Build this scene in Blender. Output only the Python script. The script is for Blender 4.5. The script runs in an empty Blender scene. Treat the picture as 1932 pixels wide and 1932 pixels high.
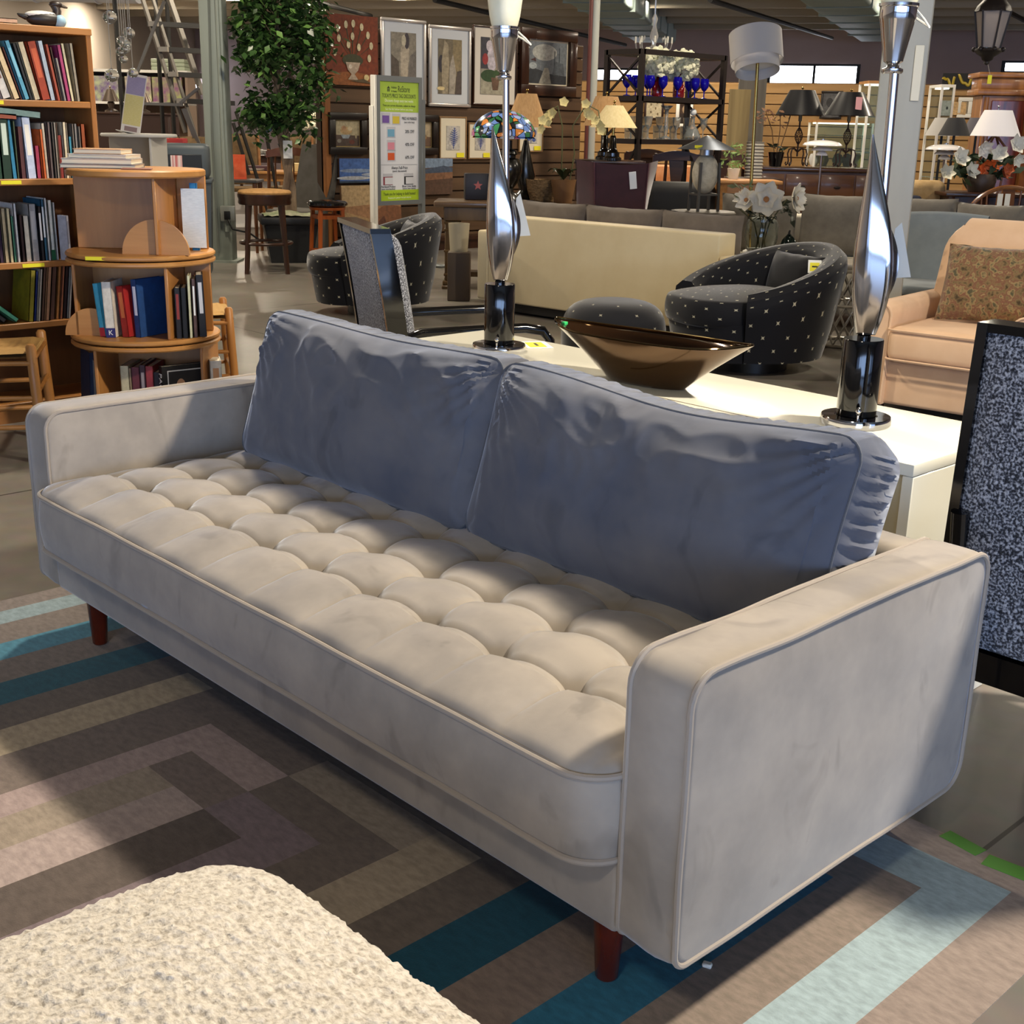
import bpy, bmesh, math, random
from mathutils import Vector, Matrix, noise
PI = math.pi
rnd = random.Random(7)
scene = bpy.context.scene
COL = scene.collection
# ---------------------------------------------------------------- camera
CAM = Vector((3.2068, -1.2778, 1.3508)); YAW, PITCH, ROLL, FPX = -0.8089, 0.3012, 0.0220, 2343.1
_F = Vector((math.sin(YAW)*math.cos(PITCH), math.cos(YAW)*math.cos(PITCH), -math.sin(PITCH)))
_R0 = Vector((math.cos(YAW), -math.sin(YAW), 0)); _U0 = _R0.cross(_F)
_R = _R0*math.cos(ROLL)+_U0*math.sin(ROLL); _U = _U0*math.cos(ROLL)-_R0*math.sin(ROLL)
FH = Vector((math.sin(YAW), math.cos(YAW), 0)); RH = _R0.copy()
VIEW = -YAW                      # z-rotation that turns local -Y towards the viewer side of the shop
cd = bpy.data.cameras.new('camera'); cam = bpy.data.objects.new('camera', cd); COL.objects.link(cam)
m = Matrix((( _R.x, _U.x, -_F.x, CAM.x), (_R.y, _U.y, -_F.y, CAM.y), (_R.z, _U.z, -_F.z, CAM.z), (0, 0, 0, 1)))
cam.matrix_world = m
cd.sensor_fit = 'HORIZONTAL'; cd.sensor_width = 36; cd.lens = FPX/1932*36; cd.clip_start = .05; cd.clip_end = 200
scene.camera = cam
def ray(u, v): return _F+_R*((u-966)/FPX)-_U*((v-966)/FPX)
def gz(u, v, z=0.0):             # survey: point of the horizontal plane z seen at u, v of the photograph
    d = ray(u, v); return CAM+d*((z-CAM.z)/d.z)
def at(u, v, dep):               # survey: point at a horizontal distance dep into the shop
    d = ray(u, v); return CAM+d*(dep/d.dot(FH))
def onx(u, v, x):
    d = ray(u, v); return CAM+d*((x-CAM.x)/d.x)
def zz(v, u, dep): return at(u, v, dep).z
def pw(px, dep): return px*dep/2450.0
# ---------------------------------------------------------------- materials
def lin(h):
    h = h.lstrip('#'); o = []
    for i in (0, 2, 4):
        c = int(h[i:i+2], 16)/255; o.append(c/12.92 if c <= .04045 else ((c+.055)/1.055)**2.4)
    return (*o, 1)
_M = {}
def mat(col, rough=.6, metal=0., sheen=0., var=None, bump=None, trans=0., emis=0., coat=0., wood=None, spec=.5, alpha=1., ior=1.45, sheen_col=None):
    key = (col, rough, metal, sheen, var, bump, trans, emis, coat, wood, spec, alpha, ior, sheen_col)
    if key in _M: return _M[key]
    mt = bpy.data.materials.new('m_%s_%d' % (col.strip('#'), len(_M))); mt.use_nodes = True
    nt = mt.node_tree; b = nt.nodes['Principled BSDF']; L = nt.links.new
    c = lin(col); b.inputs['Base Color'].default_value = c
    b.inputs['Roughness'].default_value = rough; b.inputs['Metallic'].default_value = metal
    b.inputs['Specular IOR Level'].default_value = spec; b.inputs['IOR'].default_value = ior
    if sheen:
        b.inputs['Sheen Weight'].default_value = sheen; b.inputs['Sheen Roughness'].default_value = .35
        if sheen_col: b.inputs['Sheen Tint'].default_value = lin(sheen_col)
    if trans: b.inputs['Transmission Weight'].default_value = trans
    if coat: b.inputs['Coat Weight'].default_value = coat; b.inputs['Coat Roughness'].default_value = .1
    if emis: b.inputs['Emission Color'].default_value = c; b.inputs['Emission Strength'].default_value = emis
    if alpha < 1: b.inputs['Alpha'].default_value = alpha
    tc = None
    def coords(sc):
        nonlocal tc
        if tc is None: tc = nt.nodes.new('ShaderNodeTexCoord')
        mp = nt.nodes.new('ShaderNodeMapping'); mp.inputs['Scale'].default_value = sc; L(tc.outputs['Object'], mp.inputs['Vector']); return mp.outputs['Vector']
    if var or wood:
        scv, col2, stretch = (var if var else wood)
        n = nt.nodes.new('ShaderNodeTexNoise'); n.inputs['Scale'].default_value = scv; n.inputs['Detail'].default_value = 4; n.inputs['Roughness'].default_value = .6
        if wood: n.inputs['Distortion'].default_value = .6
        L(coords(stretch), n.inputs['Vector'])
        r = nt.nodes.new('ShaderNodeValToRGB'); r.color_ramp.elements[0].position = .35; r.color_ramp.elements[1].position = .68
        r.color_ramp.elements[0].color = c; r.color_ramp.elements[1].color = lin(col2)
        L(n.outputs['Fac'], r.inputs['Fac']); L(r.outputs['Color'], b.inputs['Base Color'])
        if emis: L(r.outputs['Color'], b.inputs['Emission Color'])
    if bump:
        bs, bk = bump[0], bump[1]
        n2 = nt.nodes.new('ShaderNodeTexNoise'); n2.inputs['Scale'].default_value = bs; n2.inputs['Detail'].default_value = 3
        L(coords((1, 1, 1)), n2.inputs['Vector'])
        bp = nt.nodes.new('ShaderNodeBump'); bp.inputs['Strength'].default_value = bk; bp.inputs['Distance'].default_value = bump[2] if len(bump) > 2 else .003
        L(n2.outputs['Fac'], bp.inputs['Height']); L(bp.outputs['Normal'], b.inputs['Normal'])
    _M[key] = mt; return mt
def woodm(c1, c2, sc=9, rough=.42, axis='x', coat=0.): 
    st = {'x': (.12, 1, 1), 'y': (1, .12, 1), 'z': (1, 1, .12)}[axis]
    return mat(c1, rough, wood=(sc, c2, st), coat=coat)
CHROME = mat('d8d8dc', .06, 1.); STEEL = mat('9a9a9c', .3, 1.); BLACKGLOSS = mat('060608', .08, coat=.6); BLACK = mat('111112', .4); WHITE = mat('e8e5dc', .45)
GLASS = mat('f4fbfa', .02, trans=1., ior=1.3); BRASS = mat('a88a4c', .25, 1.)
def cross_mat(base, dot, sp, thr):        # woven motif scattered on a dark upholstery cloth
    mt = mat(base, .75, sheen=.5, bump=(700, .25, .0015), spec=.2).copy(); nt = mt.node_tree; b = nt.nodes['Principled BSDF']
    uv = nt.nodes.new('ShaderNodeUVMap'); mp = nt.nodes.new('ShaderNodeMapping'); mp.inputs['Rotation'].default_value = (0, 0, PI/4); mp.inputs['Scale'].default_value = (1/sp, 1/sp, 1)
    mp.inputs['Location'].default_value = (.5, .5, 0)
    vo = nt.nodes.new('ShaderNodeTexVoronoi'); vo.voronoi_dimensions = '2D'; vo.distance = 'MINKOWSKI'; vo.inputs['Exponent'].default_value = .5; vo.inputs['Randomness'].default_value = 0; vo.inputs['Scale'].default_value = 1
    mp2 = nt.nodes.new('ShaderNodeMapping'); mp2.inputs['Rotation'].default_value = (0, 0, -PI/4)
    lt = nt.nodes.new('ShaderNodeMath'); lt.operation = 'LESS_THAN'; lt.inputs[1].default_value = thr
    mx = nt.nodes.new('ShaderNodeMix'); mx.data_type = 'RGBA'; mx.inputs['A'].default_value = lin(base); mx.inputs['B'].default_value = lin(dot)
    L = nt.links.new; L(uv.outputs['UV'], mp.inputs['Vector']); L(mp.outputs['Vector'], vo.inputs['Vector']); L(vo.outputs['Distance'], lt.inputs[0]); L(lt.outputs[0], mx.inputs['Factor']); L(mx.outputs['Result'], b.inputs['Base Color'])
    return mt
def speckle_mat(cols, scale, rough=.8, bump=.6, sheen=.3):     # flecked tweed / boucle
    mt = bpy.data.materials.new('m_speckle'); mt.use_nodes = True; nt = mt.node_tree; b = nt.nodes['Principled BSDF']; L = nt.links.new
    b.inputs['Roughness'].default_value = rough; b.inputs['Sheen Weight'].default_value = sheen; b.inputs['Specular IOR Level'].default_value = .2
    tc = nt.nodes.new('ShaderNodeTexCoord'); n = nt.nodes.new('ShaderNodeTexNoise'); n.inputs['Scale'].default_value = scale; n.inputs['Detail'].default_value = 2
    r = nt.nodes.new('ShaderNodeValToRGB'); e = r.color_ramp.elements
    while len(e) < len(cols): e.new(.5)
    for i, (p, c) in enumerate(cols): e[i].position = p; e[i].color = lin(c)
    L(tc.outputs['Object'], n.inputs['Vector']); L(n.outputs['Fac'], r.inputs['Fac']); L(r.outputs['Color'], b.inputs['Base Color'])
    bp = nt.nodes.new('ShaderNodeBump'); bp.inputs['Strength'].default_value = bump; bp.inputs['Distance'].default_value = .004; L(n.outputs['Fac'], bp.inputs['Height']); L(bp.outputs['Normal'], b.inputs['Normal'])
    return mt
# ---------------------------------------------------------------- mesh builder
class MB:
    def __init__(s, M=None):
        s.v = []; s.f = []; s.mi = []; s.sm = []; s.uv = []; s.M = M or Matrix(); s.slot = 0
    def add(s, vs, fs, smooth=False, uvs=None):
        o = len(s.v); s.v += [s.M @ Vector(p) for p in vs]
        for k, f in enumerate(fs):
            s.f.append([o+i for i in f]); s.mi.append(s.slot); s.sm.append(smooth); s.uv.append(uvs[k] if uvs else None)
        return s
    def box(s, x0, x1, y0, y1, z0, z1):
        v = [(x, y, z) for z in (z0, z1) for y in (y0, y1) for x in (x0, x1)]
        return s.add(v, [(0, 2, 3, 1), (4, 5, 7, 6), (0, 1, 5, 4), (2, 6, 7, 3), (0, 4, 6, 2), (1, 3, 7, 5)])
    def rbox(s, x0, x1, y0, y1, z0, z1, r=.01, seg=2):
        bm = bmesh.new(); bmesh.ops.create_cube(bm, size=1)
        bmesh.ops.transform(bm, verts=bm.verts, matrix=Matrix.Translation(((x0+x1)/2, (y0+y1)/2, (z0+z1)/2)) @ Matrix.Diagonal((x1-x0, y1-y0, z1-z0, 1)))
        bmesh.ops.bevel(bm, geom=bm.edges[:], offset=min(r, .49*min(x1-x0, y1-y0, z1-z0)), segments=seg, profile=.5, affect='EDGES')
        bm.verts.index_update(); s.add([v.co.copy() for v in bm.verts], [[v.index for v in f.verts] for f in bm.faces], seg > 1); bm.free(); return s
    def ring(s, c, a, b, n): return [tuple(c+a*math.cos(2*PI*i/n)+b*math.sin(2*PI*i/n)) for i in range(n)]
    def tube(s, pts, r, n=8, closed=False, caps=True):
        pts = [Vector(p) for p in pts]; k = len(pts); vs = []; prev = None
        for i, p in enumerate(pts):
            if closed: t = pts[(i+1) % k]-pts[i-1]
            else: t = pts[min(i+1, k-1)]-pts[max(i-1, 0)]
            t = t.normalized() if t.length > 1e-9 else Vector((0, 0, 1))
            if prev is None: a = t.orthogonal().normalized()
            else:
                a = prev-t*prev.dot(t); a = a.normalized() if a.length > 1e-6 else t.orthogonal().normalized()
            prev = a; rr = r[i] if isinstance(r, (list, tuple)) else r
            vs += s.ring(p, a*rr, t.cross(a)*rr, n)
        fs = []
        for i in range(k if closed else k-1):
            j = (i+1) % k
            fs += [(i*n+q, i*n+(q+1) % n, j*n+(q+1) % n, j*n+q) for q in range(n)]
        s.add(vs, fs, n > 5)
        if caps and not closed: s.add(vs[:n], [tuple(range(n))[::-1]]); s.add(vs[-n:], [tuple(range(n))])
        return s
    def bar(s, p0, p1, w, h=None):         # square bar
        p0 = Vector(p0); p1 = Vector(p1); h = h or w; t = (p1-p0).normalized()
        up = Vector((0, 0, 1)) if abs(t.z) < .95 else Vector((0, 1, 0))
        a = t.cross(up).normalized()*(w/2); b = t.cross(a).normalized()*(h/2)
        v = [p+a*i+b*j for p in (p0, p1) for i, j in ((-1, -1), (1, -1), (1, 1), (-1, 1))]
        return s.add(v, [(0, 1, 2, 3), (7, 6, 5, 4), (0, 4, 5, 1), (1, 5, 6, 2), (2, 6, 7, 3), (3, 7, 4, 0)])
    def lathe(s, prof, n=24, c=(0, 0, 0), sx=1, sy=1, smooth=True):
        vs = []; c = Vector(c)
        for r, z in prof: vs += [(c.x+max(r, 1e-4)*sx*math.cos(2*PI*i/n), c.y+max(r, 1e-4)*sy*math.sin(2*PI*i/n), c.z+z) for i in range(n)]
        fs = [(i*n+q, i*n+(q+1) % n, (i+1)*n+(q+1) % n, (i+1)*n+q) for i in range(len(prof)-1) for q in range(n)]
        return s.add(vs, fs, smooth)
    def cyl(s, r, z0, z1, n=20, c=(0, 0), r2=None):
        r2 = r if r2 is None else r2; o = len(s.v)
        v = [(c[0]+q*math.cos(2*PI*i/n), c[1]+q*math.sin(2*PI*i/n), z) for q, z in ((r, z0), (r2, z1)) for i in range(n)]
        s.add(v, [(i, (i+1) % n, n+(i+1) % n, n+i) for i in range(n)], True); s.add(v, [tuple(range(n))[::-1], tuple(range(n, 2*n))]); return s
    def sph(s, c, r, nu=12, nv=8, M=None):
        r = (r, r, r) if not isinstance(r, (tuple, list)) else r; vs = []
        for j in range(nv+1):
            a = PI*j/nv
            for i in range(nu):
                b = 2*PI*i/nu; p = Vector((r[0]*math.sin(a)*math.cos(b), r[1]*math.sin(a)*math.sin(b), r[2]*math.cos(a)))
                if M: p = M @ p
                vs.append(p+Vector(c))
        return s.add(vs, [(j*nu+i, (j+1)*nu+i, (j+1)*nu+(i+1) % nu, j*nu+(i+1) % nu) for j in range(nv) for i in range(nu)], True)
    def prism(s, poly, d0, d1, plane='xz'):     # 2-d outline extruded along the third axis
        def P(a, b, d): return {'xz': (a, d, b), 'yz': (d, a, b), 'xy': (a, b, d)}[plane]
        n = len(poly); v = [P(a, b, d0) for a, b in poly]+[P(a, b, d1) for a, b in poly]
        s.add(v, [(i, (i+1) % n, n+(i+1) % n, n+i) for i in range(n)]); s.add(v, [tuple(range(n))[::-1], tuple(range(n, 2*n))]); return s
    def grid(s, fn, nu, nv, cu=False, cv=False, smooth=True, uvs=None):
        a = nu if cu else nu+1; b = nv if cv else nv+1
        vs = [fn(i/nu, j/nv) for j in range(b) for i in range(a)]; fs = []; uv = [] if uvs else None
        for j in range(nv):
            for i in range(nu):
                fs.append((j*a+i, j*a+(i+1) % a, ((j+1) % b)*a+(i+1) % a, ((j+1) % b)*a+i))
                if uvs: uv.append([(x*uvs[0], y*uvs[1]) for x, y in ((i/nu, j/nv), ((i+1)/nu, j/nv), ((i+1)/nu, (j+1)/nv), (i/nu, (j+1)/nv))])
        return s.add(vs, fs, smooth, uv)
    def quad(s, a, b, c, d): return s.add([a, b, c, d], [(0, 1, 2, 3)])
    def build(s, name, mats, parent=None, label=None, loc=None, kind=None, recalc=True):
        me = bpy.data.meshes.new(name); me.from_pydata([tuple(p) for p in s.v], [], s.f)
        for m_ in (mats if isinstance(mats, (list, tuple)) else [mats]): me.materials.append(m_)
        me.polygons.foreach_set('material_index', s.mi); me.polygons.foreach_set('use_smooth', s.sm)
        if any(u is not None for u in s.uv):
            ul = me.uv_layers.new(name='UVMap'); k = 0
            for p, u in zip(me.polygons, s.uv):
                for q, li in enumerate(p.loop_indices): ul.data[li].uv = u[q] if u else (0.0, 0.0)
        bm = bmesh.new(); bm.from_mesh(me); bmesh.ops.remove_doubles(bm, verts=bm.verts, dist=1e-5); (recalc and bmesh.ops.recalc_face_normals(bm, faces=bm.faces)); bm.to_mesh(me); bm.free()
        try: me.set_sharp_from_angle(angle=math.radians(42))
        except Exception: pass
        o = bpy.data.objects.new(name, me); COL.objects.link(o)
        if loc is not None: o.location = loc
        if parent is not None: o.parent = parent
        if label: o['label'] = label
        if kind: o['kind'] = kind
        return o
def tag(o, label, cat, group=None):
    o['label'] = label; o['category'] = cat
    if group: o['group'] = group
    return o
def thing(name, label, cat, loc=(0, 0, 0), rz=0., group=None):
    o = bpy.data.objects.new(name, None); COL.objects.link(o); o.empty_display_size = .1
    o.location = loc; o.rotation_euler = (0, 0, rz); return tag(o, label, cat, group)
def single(name, mb, mats, label, cat, loc=(0, 0, 0), rz=0., group=None, recalc=True):
    o = mb.build(name, mats, recalc=recalc); o.location = loc; o.rotation_euler = (0, 0, rz); return tag(o, label, cat, group)
def dup(root, loc, rz=None, label=None):
    r = root.copy(); COL.objects.link(r); r.location = loc
    if rz is not None: r.rotation_euler = (0, 0, rz)
    if label: r['label'] = label
    for ch in root.children:
        c = ch.copy(); COL.objects.link(c); c.parent = r
        for g in ch.children:
            e = g.copy(); COL.objects.link(e); e.parent = c
    return r
def struct(name, mb, mats): return mb.build(name, mats, kind='structure')
def W(root): return Matrix.Translation(-Vector(root.location))     # world coordinates -> local of an unrotated root
def fl(p): return (p.x, p.y, 0.0)
def text(body, size, parent, name, m_, loc, rot=(PI/2, 0, 0), width=None, align='CENTER', ext=.0006, label=None):
    cu = bpy.data.curves.new(name, 'FONT'); cu.body = body; cu.size = size; cu.align_x = align; cu.align_y = 'CENTER'; cu.extrude = ext
    to = bpy.data.objects.new(name, cu); COL.objects.link(to)
    me = bpy.data.meshes.new_from_object(to.evaluated_get(bpy.context.evaluated_depsgraph_get())); bpy.data.objects.remove(to)
    if width:
        xs = [v.co.x for v in me.vertices]
        if xs and max(xs) > min(xs):
            k = width/(max(xs)-min(xs))
            for v in me.vertices: v.co.x *= k
    me.materials.clear(); me.materials.append(m_)
    o = bpy.data.objects.new(name, me); COL.objects.link(o); o.location = loc; o.rotation_euler = rot; o.parent = parent
    if label: o['label'] = label
    return o
# ================================================================ setting
def lp(lat, dep, z=0.): p = CAM+RH*lat+FH*dep; return Vector((p.x, p.y, z))
HC = 3.75
cnr = [lp(-9.6, -7), lp(-8.9, 36.0), lp(17, 29.2), lp(17, -7)]
def floor_mat():
    mt = mat('7d766b', .3, var=(1.3, '675f55', (1, 1, 1)), spec=.5).copy(); nt = mt.node_tree; b = nt.nodes['Principled BSDF']; L = nt.links.new
    ramp = [n for n in nt.nodes if n.type == 'VALTORGB'][0]; tc = nt.nodes.new('ShaderNodeTexCoord')
    br = nt.nodes.new('ShaderNodeTexBrick'); br.offset = 0; br.inputs['Scale'].default_value = 1; br.inputs['Brick Width'].default_value = 3.6; br.inputs['Row Height'].default_value = 3.6; br.inputs['Mortar Size'].default_value = .006; br.inputs['Mortar Smooth'].default_value = .3
    br.inputs['Mortar'].default_value = lin('3a3631'); mp = nt.nodes.new('ShaderNodeMapping'); mp.inputs['Location'].default_value = (1.3, .42, 0); L(tc.outputs['Object'], mp.inputs['Vector']); L(mp.outputs['Vector'], br.inputs['Vector'])
    L(ramp.outputs['Color'], br.inputs['Color1']); L(ramp.outputs['Color'], br.inputs['Color2'])
    n = nt.nodes.new('ShaderNodeTexNoise'); n.inputs['Scale'].default_value = 14; n.inputs['Detail'].default_value = 5; L(tc.outputs['Object'], n.inputs['Vector'])
    mx = nt.nodes.new('ShaderNodeMix'); mx.data_type = 'RGBA'; mx.blend_type = 'MULTIPLY'; mx.inputs['Factor'].default_value = .35
    L(br.outputs['Color'], mx.inputs['A']); L(n.outputs['Color'], mx.inputs['B']); 
    hs = nt.nodes.new('ShaderNodeHueSaturation'); hs.inputs['Saturation'].default_value = .75; hs.inputs['Value'].default_value = 1.25; L(mx.outputs['Result'], hs.inputs['Color']); L(hs.outputs['Color'], b.inputs['Base Color'])
    return mt
struct('floor', MB().add([tuple(p) for p in cnr], [(0, 3, 2, 1)]), floor_mat())
struct('ceiling', MB().add([(p.x, p.y, HC) for p in cnr], [(0, 1, 2, 3)]), mat('8b8374', .9))
MAUVE = mat('cdb9b8', .9, var=(.6, 'c4aeab', (1, 1, 1)))
def wall(name, a, b, z0=0, z1=HC, m_=None, t=.15):
    a = Vector(a); b = Vector(b); d = (b-a).normalized(); n = Vector((d.y, -d.x, 0)); c = (cnr[0]+cnr[2])/2
    if n.dot(a-c) < 0: n = -n
    o = n*t; v = [(p.x, p.y, z) for z in (z0, z1) for p in (a, b, b+o, a+o)]
    return struct(name, MB().add(v, [(0, 1, 5, 4), (1, 2, 6, 5), (2, 3, 7, 6), (3, 0, 4, 7), (4, 5, 6, 7), (0, 3, 2, 1)]), m_ or MAUVE)
wall('wall_left', cnr[0], cnr[1], m_=mat('cfc2b4', .9)); wall('wall_back', cnr[1], cnr[2]); wall('wall_right', cnr[2], cnr[3]); wall('wall_front', cnr[3], cnr[0], m_=mat('b5b0a6', .9))
# ceiling steelwork: purlins across the hall, bar joists along it
fa = (cnr[2]-cnr[1]).normalized(); fb = Vector((fa.y, -fa.x, 0)); fb = fb if fb.dot(FH) > 0 else -fb
PUR = mat('b8ae9b', .7)
for k in range(9):
    q = lp(-9, 19.5+k*1.75); a = q-fa*1.0; b = q+fa*27
    struct('trim_%d' % (k+1), MB().bar((a.x, a.y, HC-.14), (b.x, b.y, HC-.14), .09, .16), PUR)
DARKS = mat('1c1a18', .6)
for k, (u0, v0, d0, u1, v1, d1) in enumerate([(820, 0, 20.5, 1180, 85, 30), (1340, 0, 19.5, 1570, 72, 31), (600, 5, 21, 700, 30, 26), (1860, 0, 19, 1945, 45, 24)]):
    a = at(u0, v0, d0); b = at(u1, v1, d1)
    struct('trim_%d' % (20+k), MB().tube([(a.x, a.y, min(a.z, 3.6)), (b.x, b.y, min(b.z, 3.6))], .04, 8), DARKS)
DUCT = mat('8b9995', .6, var=(1.2, '7f8d89', (1, 1, 1)))
def duct(name, label, lu, d0, ru, d1, w, zb=3.28, m_=DUCT, e=.42):
    a = at(lu, 0, d0); b = at(ru, 60, d1); d = Vector((b.x-a.x, b.y-a.y, 0)); L_ = d.length; ang = math.atan2(d.y, d.x)
    mb = MB(); mb.rbox(0, L_, -w/2, w/2, 0, e, .06, 3)
    for k in range(int(L_/1.5)): mb.box(k*1.5+.7, k*1.5+.76, -w/2-.02, w/2+.02, -.02, e)
    return single('air_duct', mb, m_, label, 'air duct', (a.x, a.y, zb), ang)
duct('air_duct', 'grey green air duct under the ceiling above the cross-braced iron shelf', 1075, 19.3, 1238, 31, .95)
duct('air_duct', 'grey green air duct under the ceiling behind the right chrome lamp', 1548, 19.3, 1668, 29, 1.0)
a = at(-130, 5, 16.4); b = at(262, 5, 16.4); mb = MB(); mb.tube([(a.x, a.y, 3.19), (b.x, b.y, 3.19)], .5, 28)
for t in (.2, .5, .8): p = a.lerp(b, t); q = a.lerp(b, t+.006); mb.tube([(p.x, p.y, 3.19), (q.x, q.y, 3.19)], .515, 28)
o = single('air_duct', mb, mat('d6dae2', .7), 'fat white fabric air duct above the tall bookcase', 'air duct')
# columns
def column(u, v, d, w, label, m_, rz=VIEW, boxy=True, conduit=True):
    p = at(u, v, d); r = thing('steel_column', label, 'column', fl(p), rz)
    mb = MB()
    if boxy: mb.rbox(-w/2, w/2, -w/2, w/2, 0, HC, .012, 2)
    else: mb.cyl(w/2, 0, HC, 20)
    mb.build('shaft', m_, r)
    MB().box(-w*.75, w*.75, -w*.75, w*.75, 0, .02).build('base_plate', m_, r)
    return r
GREYP = mat('8e918a', .55, var=(3, '83867f', (1, 1, .2)))
c1 = column(412, 250, 12.6, .22, 'grey painted steel column with a cable beside the ficus tree', mat('838a81', .55, var=(3, '767d75', (1, 1, .2))))
MB().tube([(-.02, -.125, .1), (-.03, -.125, 1.2), (.0, -.125, 2.4), (-.03, -.125, 3.7)], .012, 6).build('cable', mat('5d625c', .6), c1)
MB().tube([(.07, -.125, .3), (.07, -.125, 3.7)], .02, 8).build('conduit', mat('7d847b', .5), c1)
bx = MB().rbox(.02, .16, -.17, -.11, .40, .55, .01).build('outlet_box', mat('8b8e88', .4, .5), c1)
MB().rbox(.06, .12, -.19, -.17, .42, .50, .005).build('plug', BLACK, bx)
MB().tube([(.1, -.19, .42), (.14, -.2, .33), (.3, -.2, .3), (.42, -.2, .22)], .01, 6).build('cord', BLACK, bx)
c2 = column(1684, 330, 7.05, .235, 'pale grey square steel column behind the right chrome lamp', mat('a3a49e', .5, var=(4, '989993', (1, 1, .15))), rz=.5)
MB().rbox(.05, .095, -.127, -.1185, zz(192, 1742, 7.0), zz(88, 1760, 7.0), .003, 1).build('mounted_strip', mat('d6d4c6', .6), c2)
c3 = column(1120, 100, 15.2, .11, 'thin grey pipe column left of the iron shelf', mat('9fa39d', .5), boxy=False)
MB().tube([(-.05, -.06, .02), (-.05, -.06, 3.7)], .022, 8).build('sprinkler_pipe', mat('5a2a26', .5), c3)
# clerestory windows of the back and left wall (daylight behind them)
SKY = mat('eef4ff', .5, emis=9.0)
def onwall(u, v, A, B):
    n = Vector(((B-A).y, -(B-A).x, 0)); d = ray(u, v); return CAM+d*(n.dot(A-CAM)/n.dot(d))
FRM = mat('17181c', .5)
def clere(k, u0, v0, u1, v1, A, B, split=()):
    a = onwall(u0, v1, A, B); b = onwall(u1, v1, A, B); z1 = onwall(u0, v0, A, B).z; z0 = a.z; d = (b-a); d.z = 0; w = d.length; ang = math.atan2(d.y, d.x)
    inn = Vector((-d.y, d.x, 0)).normalized(); inn = inn if inn.dot(CAM-a) > 0 else -inn; a = a+inn*.03; s = 1 if inn.dot(Vector((-d.y, d.x, 0))) > 0 else -1
    o = MB().box(-.08, w+.08, -.02, .02, -.09, 0).box(-.08, w+.08, -.02, .02, z1-z0, z1-z0+.05).box(-.08, 0, -.02, .02, 0, z1-z0).box(w, w+.08, -.02, .02, 0, z1-z0)
    for q in split: o.box(w*q-.03, w*q+.03, -.02, .02, 0, z1-z0)
    o = o.build('window_%d' % k, FRM, kind='structure'); o.location = (a.x, a.y, z0); o.rotation_euler = (0, 0, ang)
    MB().box(0, w, -.012, .006, 0, z1-z0).build('pane', SKY, o)
clere(1, 1128, 132, 1236, 150, cnr[1], cnr[2]); clere(2, 1452, 124, 1613, 167, cnr[1], cnr[2], (.51,)); clere(3, 1895, 119, 1990, 134, cnr[1], cnr[2]); clere(4, 335, 148, 392, 164, cnr[0], cnr[1], (.5,))
# shop-front windows behind the viewer: cool daylight
for k, (la, w_) in enumerate([(-7.4, 4.6), (-2.2, 4.6), (3.0, 4.6), (8.2, 4.6)]):
    a = lp(la, -6.95, .25); b = lp(la+w_, -6.95, .25)
    mb = MB(); o = mb.quad((a.x, a.y, .25), (b.x, b.y, .25), (b.x, b.y, 2.5), (a.x, a.y, 2.5)).build('window_%d' % (5+k), mat('a9c8ff', .5, emis=1.6), kind='structure')
def lamp(name, loc, energy, size, col=(1, .86, .66), rot=(0, 0, 0), shape='DISK', sy=None, spread=PI):
    l = bpy.data.lights.new(name, 'AREA'); l.energy = energy; l.shape = shape; l.size = size; l.color = col; l.spread = spread
    if sy: l.size_y = sy
    o = bpy.data.objects.new(name, l); COL.objects.link(o); o.location = loc; o.rotation_euler = rot; return o
def aim(o, tgt):
    o.rotation_euler = (Vector(tgt)-Vector(o.location)).to_track_quat('-Z', 'Y').to_euler()
WARM = (1, .89, .72)
k1 = lamp('ceiling_lamp_key', (3.25, 2.45, 3.62), 285, .32, WARM); aim(k1, (1.3, .4, .3))
k2 = lamp('ceiling_lamp_key', (-2.0, 2.3, 3.62), 135, .32, WARM); aim(k2, (.8, .2, .2))
k3 = lamp('ceiling_lamp_fill', (3.2, -2.6, 3.62), 40, .5, WARM); aim(k3, (2.4, -.6, .3))
for la, de in [(a_, b_) for a_ in (-6.5, -2.2, 2.2, 6.6) for b_ in (7, 10.5, 14, 18, 22) if abs(a_) > 3 or b_ > 8]+[(-2.2, 24.8), (2.2, 24.8), (6.6, 24.8), (-5.53, 25.3), (-8.2, 27.0)]:
    if 1:
        p = lp(la, de); lamp('ceiling_lamp', (p.x, p.y, 3.6), 105, .4, (1, .87, .68))
# daylight pouring in through the shop front
wl = lp(2.0, -6.8, 1.35); wd = lamp('window_daylight', wl, 540, 12, (.42, .62, 1.0), shape='RECTANGLE', sy=2.2); aim(wd, wl+FH*3+Vector((0, 0, -.15)))
w_ = bpy.data.worlds.new('world'); scene.world = w_; w_.use_nodes = True
w_.node_tree.nodes['Background'].inputs[0].default_value = (1, .93, .85, 1); w_.node_tree.nodes['Background'].inputs[1].default_value = .05
vs_ = scene.view_settings; vs_.view_transform = 'Standard'; vs_.look = 'None'; vs_.exposure = 0.0; vs_.gamma = 1.0; vs_.use_curve_mapping = False
cy = scene.cycles; cy.use_denoising = True; cy.use_adaptive_sampling = True; cy.adaptive_threshold = .03; cy.max_bounces = 7; cy.diffuse_bounces = 3; cy.glossy_bounces = 4; cy.transmission_bounces = 7; cy.transparent_max_bounces = 8; cy.caustics_reflective = False; cy.caustics_refractive = False; cy.sample_clamp_indirect = 4
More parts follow.
